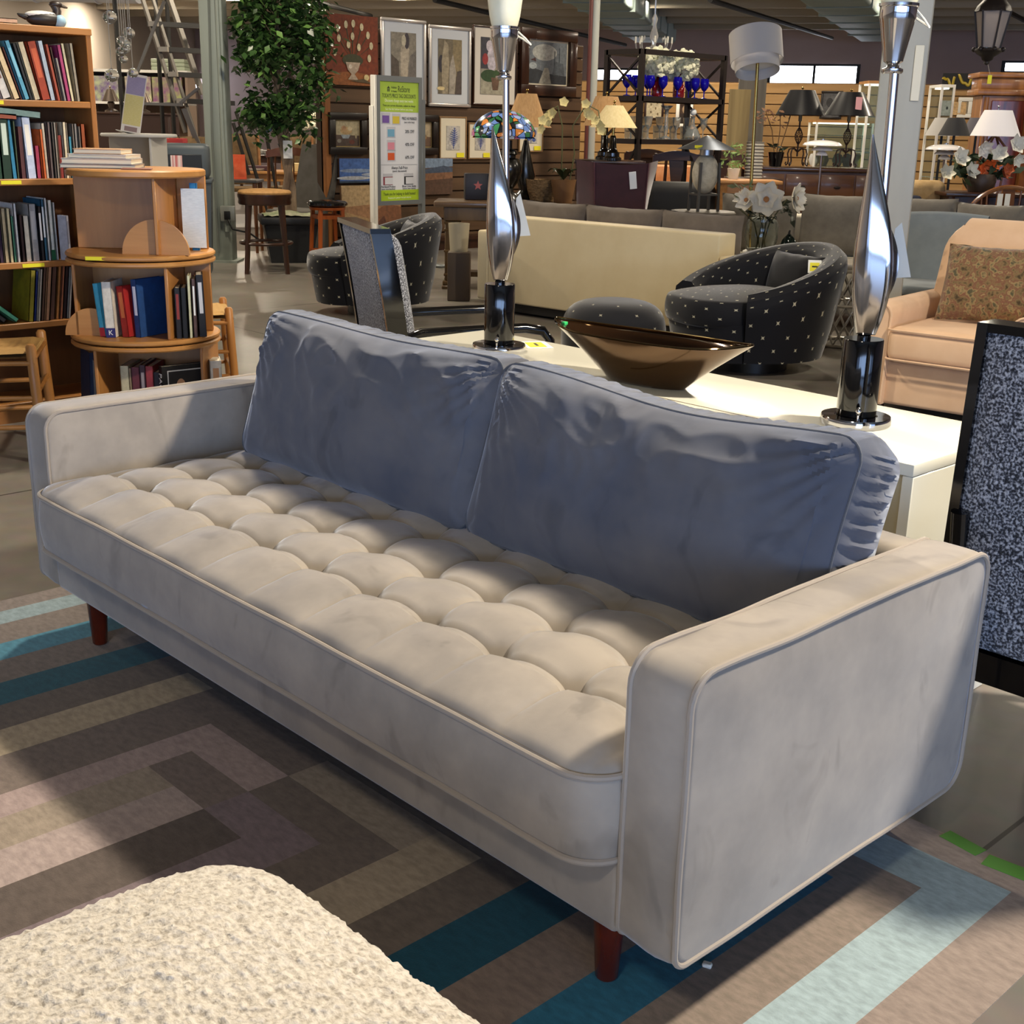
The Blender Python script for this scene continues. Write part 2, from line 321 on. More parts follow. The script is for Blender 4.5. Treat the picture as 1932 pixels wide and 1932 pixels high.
# ================================================================ sofa
SL, SD, ST, ZB, ZT = 2.24, .872, .113, .138, .62
def velvet(c1, c2, sc=7, tint='c8d2e6', sh=.8, marks=.8):
    mt = _velvet(c1, c2, sc, tint, sh).copy(); nt = mt.node_tree; b = nt.nodes['Principled BSDF']; L = nt.links.new     # brushed nap: scattered darker strokes
    src = b.inputs['Base Color'].links[0].from_socket; tc = [n for n in nt.nodes if n.type == 'TEX_COORD'][0]
    n = nt.nodes.new('ShaderNodeTexNoise'); n.inputs['Scale'].default_value = 9; n.inputs['Detail'].default_value = 3; n.inputs['Distortion'].default_value = .8
    mp = nt.nodes.new('ShaderNodeMapping'); mp.inputs['Scale'].default_value = (1, 1, .6); L(tc.outputs['Object'], mp.inputs['Vector']); L(mp.outputs['Vector'], n.inputs['Vector'])
    r = nt.nodes.new('ShaderNodeValToRGB'); r.color_ramp.elements[0].position = .60; r.color_ramp.elements[0].color = (1, 1, 1, 1); r.color_ramp.elements[1].position = .70; r.color_ramp.elements[1].color = (marks, marks, marks, 1)
    mx = nt.nodes.new('ShaderNodeMix'); mx.data_type = 'RGBA'; mx.blend_type = 'MULTIPLY'; mx.inputs['Factor'].default_value = 1
    L(n.outputs['Fac'], r.inputs['Fac']); L(src, mx.inputs['A']); L(r.outputs['Color'], mx.inputs['B']); L(mx.outputs['Result'], b.inputs['Base Color']); return mt
def _velvet(c1, c2, sc, tint, sh):
    return mat(c1, .8, sheen=sh, var=(sc, c2, (1, 1, 1)), bump=(900, .12, .001), spec=.15, sheen_col=tint)
VEL = velvet('a1978b', '8c847b', 6); VELP = velvet('65656a', '505460', 4, 'ccd3e2', 1.0); PIP = mat('978c80', .75, sheen=.4)
sofa = thing('sofa', 'grey velvet three-seat sofa with tufted bench seat and two loose blue-grey back cushions', 'sofa', (SL/2, SD/2, 0))
WS = W(sofa)
def rrect(y0, y1, z0, z1, rs, n=6):          # rounded outline, radii: (y0z0, y1z0, y1z1, y0z1)
    o = []
    for (cy_, cz_, r, a0) in ((y0+rs[0], z0+rs[0], rs[0], PI), (y1-rs[1], z0+rs[1], rs[1], 1.5*PI), (y1-rs[2], z1-rs[2], rs[2], 0), (y0+rs[3], z1-rs[3], rs[3], .5*PI)):
        for i in range(n+1): a = a0+i/n*PI/2; o.append((cy_+r*math.cos(a), cz_+r*math.sin(a)))
    return o
def dense(o, mx):
    r = []
    for i, p in enumerate(o):
        q = o[(i+1) % len(o)]; L_ = math.dist(p, q); k = max(1, int(L_/mx))
        r += [(p[0]+(q[0]-p[0])*j/k, p[1]+(q[1]-p[1])*j/k) for j in range(k)]
    return r
def upholstered(x0, x1, outline, crown=.006, bulge=.008, seed=0):      # padded panel: soft strip and two bulged sides
    mb = MB(WS); n = len(outline); cyy = sum(p[0] for p in outline)/n; czz = sum(p[1] for p in outline)/n
    K = 6
    def strip(u, v):
        i = int(round(v*n)) % n; y, z = outline[i]; w = 1-(2*u-1)**2
        dy, dz = y-cyy, z-czz; L_ = math.hypot(dy, dz)+1e-6; w_ = 1+crown*w/L_
        wob = .0022*noise.noise((y*9+seed, z*9, u*3)); return (x0+(x1-x0)*u, cyy+dy*w_+wob, czz+dz*w_+wob)
    mb.grid(strip, K, n, cv=True)
    for x, s in ((x0, -1), (x1, 1)):
        def cap(u, v):
            i = int(round(u*n)) % n; y, z = outline[i]; k = v**1.9; d = 1-(1-k)**2.6
            yy = cyy+(y-cyy)*(1-k); zz_ = czz+(z-czz)*(1-k)
            return (x+s*(bulge*d-.007*math.exp(-((v-.035)/.03)**2)*(v > 0)+.0025*noise.noise((yy*6+seed, zz_*6, s))*min(1, k*5)), yy, zz_)
        mb.grid(cap, n, 18, cu=True)
    return mb
def arm(x0, x1, seed):
    ol = dense(rrect(0, SD, ZB, ZT, (.03, .05, .045, .05)), .03)
    a = upholstered(x0, x1, ol, seed=seed).build('arm', VEL, sofa)
    for x in (x0, x1):
        p = MB(WS); p.tube([(x, y+.003*noise.noise((y*7, z*7, x)), z+.004*noise.noise((y*6, z*6, x+3))) for y, z in ol], .0052, 8, closed=True); p.build('piping', PIP, a)
arm(0, ST, 1); arm(SL-ST, SL, 5)
mb = MB(WS); mb.rbox(ST+.001, SL-ST-.001, -.004, .80, ZB+.004, .278, .012, 3); mb.build('base', VEL, sofa)
ol = dense(rrect(.742, SD, ZB+.01, ZT-.006, (.02, .04, .04, .04)), .05)
mb = upholstered(ST+.001, SL-ST-.001, ol, seed=9); mb.build('backrest', VEL, sofa)
LEGM = mat('6b2410', .25, coat=.4, wood=(12, '4c170a', (1, 1, .2)))
for x, y in ((.225, .05), (2.062, .055), (.20, .80), (2.10, .81)):
    mb = MB(WS); mb.lathe([(.0001, .0025), (.017, .0025), (.0195, .006), (.028, .142), (.0001, .142)], 18, (x, y, 0)); mb.build('leg', LEGM, sofa)
# bench seat: grid-tufted top, boxed border with piping
X0, X1, Y0, Y1, ZS0, ZS1 = .117, 2.122, -.055, .742, .272, .425
RC = .075
bx_ = [.19*k-.003 for k in range(1, 12)]; by_ = [.125+.158*k for k in range(0, 5)]
def seat_top(u, v):
    # rounded plan outline: squircle mapping of the unit square
    x = X0+(X1-X0)*u; y = Y0+(Y1-Y0)*v
    ex = min(x-X0, X1-x); ey = min(y-Y0, Y1-y)
    if ex < RC and ey < RC:                                # pull the corner in onto its arc
        cx_ = X0+RC if x < (X0+X1)/2 else X1-RC; cy_ = Y0+RC if y < (Y0+Y1)/2 else Y1-RC
        a, b = x-cx_, y-cy_; mxx = max(abs(a), abs(b)); L_ = math.hypot(a, b)
        if L_ > 1e-9: x = cx_+a*mxx/L_; y = cy_+b*mxx/L_
    e = min(min(u, 1-u)*(X1-X0), min(v, 1-v)*(Y1-Y0))
    fx = (x-bx_[0])/.19; fy = (y-by_[0])/.158
    gx = abs(math.sin(PI*fx)); gy = abs(math.sin(PI*fy))
    dx_ = abs(fx-round(fx))*.19; dy_ = abs(fy-round(fy))*.158; inx = bx_[0]-.01 < x < bx_[-1]+.01; iny = by_[0]-.03 < y
    dome = (((gx*gx+gy*gy)/2)**.42 if iny else (((gx*gx+1)/2)**.42))
    tb = math.hypot(dx_, dy_)
    h = .034*dome-.016*math.exp(-(tb/.022)**2)*(1 if y > .06 else 0)
    h -= .0075*math.exp(-(dx_/.007)**2)*(1-.75*math.exp(-(min(e, .2)/.2)**2)*0)
    if iny: h -= .0075*math.exp(-(dy_/.007)**2)
    fall = min(1, max(0, e/.11)); fall = fall**.6
    h = h*(fall*.9+.1*min(1, e/.02))+.018*min(1, e/.25)
    h += .004*noise.noise((x*4, y*4, 2))*fall
    return (x, y, ZS1+h*1.0-(.004 if e < 1e-6 else 0))
NU, NV = 230, 96
mb = MB(WS); mb.grid(seat_top, NU, NV)
def rim(t):                                                   # plan outline of the cushion
    return dense(rrect(X0, X1, Y0, Y1, (RC,)*4, 8), .03)
plan = rim(0)
def border(u, v):
    x, y = plan[int(round(u*len(plan))) % len(plan)]; cxm, cym = (X0+X1)/2, (Y0+Y1)/2
    b = .012*math.sin(PI*v); nx = 1 if x > X1-.09 else (-1 if x < X0+.09 else 0); ny = -1 if y < Y0+.09 else (1 if y > Y1-.09 else 0)
    L_ = math.hypot(nx, ny) or 1; return (x+nx/L_*b*.3, y+ny/L_*b, ZS0+(ZS1-ZS0)*v+.003*noise.noise((x*3, y*3, v)))
mb.grid(border, len(plan), 8, cu=True)
mb.add([(x, y, ZS0) for x, y in plan], [tuple(range(len(plan)))])
seat = mb.build('seat_cushion', VEL, sofa)
for z in (ZS1-.004, ZS0+.004):
    MB(WS).tube([(x, y-.003, z+.003*noise.noise((x*4, y*4, z))) for x, y in plan], .0058, 8, closed=True).build('piping', PIP, seat)
for x in bx_[:-1]:
    for y in by_:
        if y < .72 and x < 2.08:
            zc = ZS1+.004
# back cushions: boxed pillows with creased velvet
def pillow(x0, x1, H, T, lean, base, seed, sag):
    Wd = x1-x0; cx_ = (x0+x1)/2
    Mx = WS @ Matrix.Translation((cx_, base[0], base[1])) @ Matrix.Rotation(-lean, 4, 'X')
    mb = MB(Mx); R_ = .055
    def outline(a, b):        # a,b in -1..1 -> plan in x,z with rounded corners and soft sides
        x = a*Wd/2; z = H/2+b*H/2
        ax, az = Wd/2-abs(x), H/2-abs(z-H/2)
        if ax < R_ and az < R_:
            sx = 1 if x > 0 else -1; sz = 1 if z > H/2 else -1
            c = (sx*(Wd/2-R_), H/2+sz*(H/2-R_)); p, q = x-c[0], z-c[1]; mxx = max(abs(p), abs(q)); L_ = math.hypot(p, q)
            if L_ > 1e-9: x = c[0]+p*mxx/L_; z = c[1]+q*mxx/L_
        tz = (z/H)
        x *= 1-.018*math.sin(PI*tz)*(1 if abs(a) > .9 else 0)
        z -= sag*math.exp(-((x/Wd-.06)/.30)**2)*max(0, tz-.25)*1.3
        return x, z
    def crease(x, z, f):
        p = Vector((x*3.1+seed, z*3.1, seed*1.7)); w = noise.noise_vector(p*.9)*.5
        q = Vector((x*2.2+z*4.5, (z*2.0-x*1.2)*1.2, seed))+w
        r = 1-abs(noise.noise(q*1.7)); r2 = 1-abs(noise.noise(q*3.3+Vector((3, 1, 2))))
        top = min(1, max(0, (z/H-.35)/.5)); c = .35+.9*top
        edge = abs(2*x/Wd)
        fan = .006*math.sin(34*math.atan2(z-H*.97, abs(abs(x)-Wd/2)+.02)+seed)*math.exp(-((abs(x)-Wd/2)**2+(z-H)**2)/.03)
        return (.011*(r**3)*c+.006*r2**4*c+.010*noise.noise(p*1.2)+fan)*f
    def front(u, v):
        a, b = 2*u-1, 2*v-1; x, z = outline(a, b); k = (1-abs(a)**3.2)*(1-abs(b)**2.6); f = min(1, min(1-abs(a), 1-abs(b))*9)
        return (x, -(T*.36+.062*k**.75+crease(x, z, f)), z)
    def back(u, v):
        a, b = 1-2*u, 2*v-1; x, z = outline(a, b); k = (1-abs(a)**3)*(1-abs(b)**2.6)
        return (x, T*.36+.045*k**.8, z)
    mb.grid(front, 110, 64); mb.grid(back, 30, 18)
    edge = []
    N = 64
    for i in range(N*2): edge.append((-1+i/N, 1.))
    for i in range(N): edge.append((1., 1-2*i/N))
    for i in range(N*2): edge.append((1-i/N, -1.))
    for i in range(N): edge.append((-1., -1+2*i/N))
    ne = len(edge)
    def gus(u, v):
        i = int(round(u*ne)) % ne; a, b = edge[i]; x, z = outline(a, b); t = v
        puff = .014*math.sin(PI*t)+.0032*math.sin(PI*t)*(math.sin(i*1.35+seed)+.8*math.sin(i*2.3+5*t)+2.2*noise.noise((i*.35, t*2.5, seed)))*(1.0 if abs(a) > .99 else .45)
        nx, nz = (a if abs(a) > .99 else 0), (b if abs(b) > .99 else 0); L_ = math.hypot(nx, nz) or 1
        return (x+nx/L_*puff, -T*.36+T*.72*t, z+nz/L_*puff*(1.2 if b > 0 else .5))
    mb.grid(gus, ne, 7, cu=True)
    o = mb.build('back_cushion', VELP, sofa)
    sm = MB(Mx); sm.tube([(outline(a, b)[0], -T*.365, outline(a, b)[1]) for a, b in edge[::3]], .0022, 6, closed=True); sm.build('seam', mat('55585f', .8, sheen=.5), o)
    return o
pillow(.232, 1.205, .403, .20, .30, (.565, .445), 2.3, .012)
pillow(1.185, 2.118, .402, .20, .31, (.560, .445), 7.9, .030)
# ================================================================ rug, tapes, ottoman
cA = ['9a8d84', 'a9bdc2', '94877d', '5d9cb4', '8a7d73', '28606f', '75695f', 'b5a58c', '7c6f67', 'ab9894', 'a09283', 'b09f9a', '766a62', '665b55']
rug_c = {k: mat(k, .95, sheen=.4, var=(75, '%02x%02x%02x' % tuple(max(0, int(int(k[i:i+2], 16)*.86)) for i in (0, 2, 4)), (.45, 1, 1)), bump=(380, .35, .002), spec=.1) for k in set(cA+['80726b', '998a80', '8f8074', 'ab9b86', '85767a','a4b6ba', '2f6c87', '12506c', '1f4f61', '85756a'])}
mats_ = list(rug_c.values()); idx = {k: i for i, k in enumerate(rug_c)}
mb = MB(); RZ = .002
edgesL = [-.247, -.165, -.073, .058, .165, .298, .42, .545, .667, .83, .92, 1.033, 1.155]
colL = ['9a8d84', 'a9bdc2', '94877d', '5d9cb4', '8a7d73', '28606f', '75695f', 'b5a58c', '7c6f67', 'ab9894', 'a09283', 'b09f9a']
edgesR = [2.53, 2.405, 2.285, 2.155, 2.04, 1.907, 1.78, 1.665, 1.54, 1.42, 1.30, 1.155]
colR = ['998a80', 'a4b6ba', '8f8074', '2f6c87', '85756a', '1f4f61', '75695f', 'ab9b86', '766a62', '85767a', '665b55']
ycap = [.895, .80, .685, .59, .47, .36, .245, .132, .03, -.07, -.175, -.28, -.38]
YB = -2.4
def rect(x0, x1, y0, y1, c): mb.slot = idx[c]; mb.add([(x0, y0, RZ), (x1, y0, RZ), (x1, y1, RZ), (x0, y1, RZ)], [(0, 1, 2, 3)])
for k in range(12): rect(edgesL[k], edgesL[k+1], YB, ycap[k] if k < 11 else ycap[10], colL[k])
for k in range(11): rect(edgesR[k+1], edgesR[k], YB, ycap[k], colR[k])
for k in range(12):
    if edgesL[k+1] < 1.155 and k < 10: rect(edgesL[k+1], 1.155, ycap[k+1], ycap[k], {7: '7c6f67', 8: 'ab9894', 9: '80726b'}.get(k, colL[k]))
for k in range(11):
    if edgesR[k+1] > 1.155: rect(1.155, edgesR[k+1], ycap[k+1], ycap[k], {7: 'a09283'}.get(k, colR[k]))
mb.slot = idx['75695f']
for a, b in (((-.247, YB), (-.247, .895)), ((-.247, .895), (2.53, .895)), ((2.53, .895), (2.53, YB)), ((2.53, YB), (-.247, YB))):
    mb.quad((a[0], a[1], 0), (b[0], b[1], 0), (b[0], b[1], RZ), (a[0], a[1], RZ))
rug = single('area_rug', mb, mats_, 'flat area rug with nested taupe, teal and pale blue stripes under the sofa', 'rug', recalc=False)
GT = mat('4d8a2c', .6)
p = gz(1818, 1592, RZ); single('tape_patch', MB().rbox(-.045, .04, -.018, .018, 0, .0012, .0004, 1), GT, 'small green tape patch on the rug edge nearest the sofa leg', 'tape', (p.x, p.y, RZ), -.15)
p = gz(1912, 1642, RZ); single('tape_patch', MB().rbox(-.055, .05, -.022, .022, 0, .0012, .0004, 1), GT, 'larger green tape patch on the rug edge at the far right', 'tape', (p.x, p.y, RZ), .1)
p = gz(1334, 1824, RZ); single('paper_scrap', MB().rbox(-.008, .008, -.006, .006, 0, .008, .002, 1), mat('d8d2c4', .8), 'tiny crumpled paper scrap on the rug beside the sofa arm', 'scrap', (p.x, p.y, RZ), .4)
ott = thing('ottoman', 'cream boucle upholstered ottoman in the near left foreground', 'ottoman', (2.27, -.905, RZ))
BOU = speckle_mat([(.32, '9d9488'), (.45, 'bdb4a8'), (.62, 'd0c8bd')], 130, .9, 1.0, .5)
OX, OY, OZ = .386, .40, .432
def ottop(p):
    d = .0044*noise.noise(p*75)+.0030*noise.noise(p*150)+.006*noise.noise(p*6); return d
def ofn(u, v):
    ph = 2*PI*u; ex = 7.0
    c, s_ = math.cos(ph), math.sin(ph); k = (abs(c)**ex+abs(s_)**ex)**(-1/ex)
    if v < .62:
        t = v/.62; rr = t; z = OZ-.0*t; zc = OZ+.028*(1-t**2.2)
        q = Vector((c*k*OX*rr*.86, s_*k*OY*rr*.86, zc)); nrm = Vector((0, 0, 1))
    else:
        t = (v-.62)/.38
        if t < .5:
            a = t/.5*PI/2; q = Vector((c*k*OX*(.86+.14*math.sin(a)), s_*k*OY*(.86+.14*math.sin(a)), OZ-.055*(1-math.cos(a)))); nrm = Vector((c*math.sin(a), s_*math.sin(a), math.cos(a)))
        else:
            h = (t-.5)/.5; q = Vector((c*k*OX, s_*k*OY, OZ-.055-h*(OZ-.055-.07))); nrm = Vector((c, s_, 0))
    return q+nrm*ottop(q)
MB().grid(ofn, 340, 220, cu=True).build('cushion', BOU, ott)
MB().rbox(-OX+.02, OX-.02, -OY+.02, OY-.02, .045, .075, .01).build('base', mat('3a2f28', .6), ott)
for x in (-1, 1):
    for y in (-1, 1): MB().cyl(.02, 0, .047, 12, (x*.30, y*.30)).build('leg', mat('2a1d15', .5), ott)
# ================================================================ white credenza and what stands on it
ZC = .67; CX0, CX1, CYF, CYB = .0, 1.927, 1.14, 1.633
cr = thing('credenza', 'long low white laminate cabinet behind the sofa', 'cabinet', ((CX0+CX1)/2, (CYF+CYB)/2, 0)); WC = W(cr)
LAM = mat('e9e6d6', .22, coat=.3); LAM2 = mat('d9d4bd', .4)
MB(WC).rbox(CX0, CX1, CYF, CYB, ZC-.028, ZC, .003, 2).build('top', LAM, cr)
for x in (CX0, CX1-.028): MB(WC).rbox(x, x+.028, CYF+.004, CYB, 0, ZC-.029, .002, 1).build('side_panel', LAM, cr)
MB(WC).box(CX0+.028, CX1-.028, CYF+.03, CYF+.045, .06, ZC-.029).build('back_panel', LAM2, cr)
for k in range(4):
    w_ = (CX1-CX0-.06)/4; x = CX0+.03+k*w_
    d = MB(WC).rbox(x+.003, x+w_-.003, CYB-.004, CYB+.016, .07, ZC-.034, .003, 1).build('door', LAM, cr)
    MB(WC).box(x+w_-.05, x+w_-.035, CYB+.016, CYB+.03, .3, .42).build('handle', STEEL, d)
MB(WC).box(CX0+.03, CX1-.03, CYF+.05, CYB-.05, 0, .06).build('plinth', LAM2, cr)
sp = MB(WC); sp.box(CX1-.115, CX1-.03, CYF+.012, CYF+.03, .03, ZC-.03); sp.build('stile', mat('b3a88a', .6), cr)
for q in ((-.055, .58), (-.075, .59), (-.06, .3)): MB(WC).sph((CX1+q[0], CYF+.012, q[1]), .004, 8, 6).build('screw_hole', mat('3a2c1c', .7), cr)
MB(WC).box(.95, 1.62, CYF+.10, CYF+.104, ZC, ZC+.0006).build('joint_line', mat('6d6047', .7), cr)
def chrome_lamp(loc, label, rz, seed):
    r = thing('torchiere_lamp', label, 'lamp', loc, rz, 'sculptural chrome lamps')
    b = MB(); b.lathe([(.0001, 0), (.083, 0), (.085, .004), (.085, .018), (.083, .022), (.052, .0225), (.05, .019), (.0001, .019)], 40); b = b.build('base', CHROME, r)
    MB().lathe([(.0, .019), (.003, .02), (.003, .034), (.006, .037), (.0075, .045), (.005, .052), (.0, .055)], 12, (.0, -.064, 0)).build('knob', CHROME, b)
    MB().lathe([(.0001, .019), (.047, .019), (.048, .022), (.048, .207), (.0465, .21), (.0001, .21)], 36).build('pedestal', BLACKGLOSS, r)
    MB().lathe([(.0001, .21), (.016, .21), (.016, .218), (.012, .222), (.0001, .224)], 20).build('collar', BLACKGLOSS, r)
    MB().tube([(.012, .01, .22), (.012, .012, .5), (.006, .008, .83)], .0105, 16).build('pole', CHROME, r)
    # flame: long leaf-shaped shell folded round the pole
    def flame(u, v):
        t = v; wd = .052*math.sin(PI*min(1, (t*.86+.10))**.8)**1.25*(1-.25*t)+.004*(1-t)
        wd = max(wd, .0025); th = .55+.25*t
        a = 2*PI*u; c, s_ = math.cos(a), math.sin(a)
        x = wd*c*(1.0 if c > 0 else .82); y = wd*th*s_-.35*wd*max(0, c)**2
        return (x-.014*t-.016*t*t+.004*math.sin(3*t), y-.006-.012*t, .222+.458*t)
    fl_ = MB().grid(flame, 28, 40, cu=True); fl_.build('flame_body', mat('c9c6c6', .10, 1.), r)
    def blade(u, v):
        t = v; w_ = .055*math.sin(PI*t)**.8; x = .006+w_*u; y = .016-.02*u*math.sin(PI*t)
        return (x, y, .25+.26*t)
    def bladeb(u, v): p = blade(u, v); return (p[0], p[1]+.004, p[2])
    MB().grid(blade, 8, 20).grid(bladeb, 8, 20).build('leaf_blade', mat('c9c6c6', .10, 1.), r)
    cup = MB(); cup.lathe([(.0001, .812), (.021, .812), (.024, .816), (.024, .822), (.014, .826), (.012, .832), (.0215, .838), (.0385, .925), (.0405, .93), (.0405, .952), (.0435, .954), (.0435, .960), (.036, .962), (.0001, .962)], 36); cup = cup.build('cup', CHROME, r)
    MB().tube([(.038, .01, .948), (.06, .03, .93), (.075, .045, .915), (.05, .05, .93), (.03, .035, .94)], .003, 6).build('cord', mat('d6d3c6', .5), cup)
    pr_ = [(.036, .958), (.040, .966), (.0455, .99), (.051, 1.03), (.056, 1.07), (.066, 1.11), (.080, 1.15), (.0765, 1.15), (.063, 1.112), (.053, 1.07), (.048, 1.03), (.0425, .99), (.037, .968)]
    MB().lathe(pr_, 36).build('glass_shade', mat('eeead2', .35, var=(9, 'ddd8bd', (1, 1, 1)), trans=.12, emis=.12, coat=.3), r)
    t = MB(); t.add([(.045, .004, .47), (.058, -.002, .485), (.092, -.002, .36), (.04, .004, .355)], [(0, 1, 2, 3)]); t.add([(.045, .006, .47), (.058, 0, .485), (.092, 0, .36), (.04, .006, .355)], [(3, 2, 1, 0)])
    t.build('paper_tag', mat('d9d6cc', .8), r, label='blank white paper tag')
    return r
pL = gz(941, 661, ZC); pR = gz(1613, 799, ZC)
chrome_lamp((pR.x, pR.y, ZC), 'nearer right chrome flame lamp on the white cabinet with paper tag', .62, 1)
chrome_lamp((pL.x, pL.y, ZC), 'farther left chrome flame lamp on the white cabinet beside a price tag', .72, 2)
# bronze boat bowl
pB = gz(1222, 722, ZC)
bw = thing('boat_bowl', 'glossy bronze boat-shaped bowl on the white cabinet', 'bowl', (.975, 1.36, ZC+.0005), .116)
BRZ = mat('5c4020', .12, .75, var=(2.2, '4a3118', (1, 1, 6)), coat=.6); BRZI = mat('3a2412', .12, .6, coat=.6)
def boat(u, v, off=0.):
    ph = 2*PI*u; c, s_ = math.cos(ph), math.sin(ph); t = v; L_ = .125+.205*t**1.1; wd = .05+.06*t**.7
    e = 1.0+.55*t; x = L_*math.copysign(abs(c)**(1/e*1.0), c); y = wd*math.copysign(abs(s_)**(1.0+.55*t), s_)
    z = .146*t-.018*t*(1-abs(c)**3)
    return (x*(1-off), y*(1-off*2.2), z+off*.15)
MB().grid(lambda u, v: boat(u, v), 72, 18, cu=True).add([boat(i/72, 0) for i in range(72)], [tuple(range(72))]).build('shell', BRZ, bw)
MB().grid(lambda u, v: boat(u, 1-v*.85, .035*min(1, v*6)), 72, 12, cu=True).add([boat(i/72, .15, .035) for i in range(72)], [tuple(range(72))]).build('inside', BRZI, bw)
MB().tube([boat(i/72, 1, .015) for i in range(72)], .0032, 6, closed=True).build('rim', mat('9a8460', .08, 1.), bw)
MB().rbox(-.30, -.288, -.008, .008, .128, .139, .001, 1).build('price_dot', mat('35c46a', .6), bw, label='small green price dot')
YEL = mat('e8dc2a', .6); PAPER = mat('efede2', .7); INK = mat('3c3a2c', .8)
def price_tag(p, rz, w, h, label, lean=0., z=0.):
    r = thing('price_tag', label, 'price tag', (p.x, p.y, p.z), rz); r.rotation_euler = (lean, 0, rz)
    MB().rbox(-w/2, w/2, -h/2, h/2, 0, .0012, .0004, 1).build('card', PAPER, r)
    MB().box(-w*.36, w*.36, -h*.36, h*.30, .0012, .0018).build('sticker', YEL, r)
    MB().box(-w*.2, w*.2, -h*.07, h*.05, .0018, .0021).build('print', INK, r)
    return r
p = gz(1012, 651, ZC); p.z = ZC; price_tag(p, -.55, .13, .085, 'yellow stickered price tag lying on the white cabinet beside the left chrome lamp')
# ================================================================ tweed chairs with black frames
TWE = speckle_mat([(.34, '15161c'), (.46, '3f414a'), (.55, '85878f'), (.68, 'b9bbc2')], 190, .85, .8, .4)
def tweed_chair(loc, rz, label, lean=.10):        # local: back panel's outside faces -Y, sitter looks along +Y
    r = thing('lounge_chair', label, 'chair', loc, rz, 'black framed tweed chairs'); Wd = .56
    def yb(z): return .02-lean*((z-.30)/.75)**1.5 if z > .30 else .02
    zs = [.30+.75*i/14 for i in range(15)]
    pan = MB()
    def of(u, v):
        z = .34+.645*v; x = -Wd/2+.022+(Wd-.044)*u; e = min(min(u, 1-u)*8, min(v, 1-v)*12, 1); return (x, yb(z)-.012-.012*e**.5, z)
    def inf(u, v):
        z = .34+.645*v; x = -Wd/2+.02+(Wd-.04)*u; e = min(min(u, 1-u)*8, min(v, 1-v)*12, 1); return (x, yb(z)+.05+.05*e**.5, z)
    pan.grid(of, 24, 30); pan.build('back_panel', TWE, r)
    q = MB(); q.grid(inf, 20, 24)
    for s_ in (0, 1): q.grid(lambda u, v: (lambda a: (a[0], yb(a[2])+.045+(a[1]-yb(a[2])-.045)*u, a[2]))(inf(s_, v)), 2, 24)
    q.build('back_cushion', TWE, r)
    fr = MB()
    for x in (-Wd/2+.011, Wd/2-.011):
        fr.grid(lambda u, v: [(x-.011, yb(.28+.72*v)-.022, .28+.72*v), (x+.011, yb(.28+.72*v)-.022, .28+.72*v), (x+.011, yb(.28+.72*v)+.05, .28+.72*v), (x-.011, yb(.28+.72*v)+.05, .28+.72*v)][int(round(u*4)) % 4], 4, 16, cu=True, smooth=False)
    fr.box(-Wd/2, Wd/2, yb(1.0)-.022, yb(1.0)+.05, .982, 1.0); fr.box(-Wd/2, Wd/2, -.002, .07, .27, .335)
    fr.build('back_frame', BLACKGLOSS, r)
    MB().rbox(-Wd/2+.02, Wd/2-.02, .08, .62, .33, .46, .04, 3).build('seat', TWE, r)
    for s_ in (-1, 1):
        a = MB(); x = s_*(Wd/2-.03)
        pts = [(x, .03, .60), (x, .10, .625), (x, .34, .63), (x, .50, .632), (x, .57, .62), (x, .60, .585), (x, .60, .3), (x, .60, .02)]
        a.tube(pts, .019, 10); a.build('arm', BLACKGLOSS, r)
        MB().tube([(x, .0, .62), (x, .05, .3), (x, -.03, .0)], .02, 10).build('leg', BLACKGLOSS, r)
        MB().bar((x, .04, .31), (x, .60, .31), .03, .04).build('side_rail', BLACKGLOSS, r)
    return r
tweed_chair((2.333, 1.06, 0), .0, 'tweed chair with black frame right of the sofa, its back to the viewer', -.03)
p = at(714, 600, 4.7); tweed_chair((p.x, p.y, 0), -.42, 'tweed chair with black frame beyond the left end of the white cabinet')
# ================================================================ left: bookcase, books, revolving stand
OAK = woodm('a8703a', '8d5a2c', 10, .4, 'z'); OAKH = woodm('ad763f', '8f5d2f', 10, .4, 'y'); OAKD = woodm('6f4420', '54310f', 9, .5, 'z'); MAPLE = woodm('c08a4e', 'a8733c', 8, .35, 'x'); MAPLEZ = woodm('bd8449', 'a26c38', 8, .35, 'z')
BX, BY0, BY1 = -2.39, .52, 1.405
bc = thing('bookcase', 'tall oak bookcase full of books at the left edge', 'bookcase', (BX-.15, (BY0+BY1)/2, 0)); WB = W(bc)
for y in (BY0, BY1-.024): MB(WB).rbox(BX-.3, BX, y, y+.024, 0, 1.722, .003, 1).build('side_panel', OAK, bc)
MB(WB).rbox(BX-.3, BX+.003, BY0, BY1+.004, 1.695, 1.724, .003, 1).build('top', OAKH, bc)
SHZ = [1.415, 1.083, .722, .452, .09]
for z in SHZ: MB(WB).rbox(BX-.29, BX-.002, BY0+.024, BY1-.024, z-.028, z, .003, 1).build('shelf', OAKH, bc)
MB(WB).box(BX-.3, BX-.29, BY0, BY1, 0, 1.7).build('back_panel', OAKD, bc)
MB(WB).box(BX-.03, BX-.01, BY0+.024, BY1-.024, 0, .065).build('kickboard', OAKH, bc)
def shelf_label(y, z, w, lab): single('shelf_label', MB().box(-.001, .001, -w/2, w/2, -.008, .008), YEL, lab, 'label', (BX+.001, y, z))
shelf_label(.945, 1.402, .08, 'yellow shelf label under the slanting books, topmost of three on the bookcase')
shelf_label(.985, 1.069, .09, 'yellow shelf label on the bookcase under the dark green book')
shelf_label(1.05, .707, .10, 'yellow shelf label on the bookcase, lowest of three')
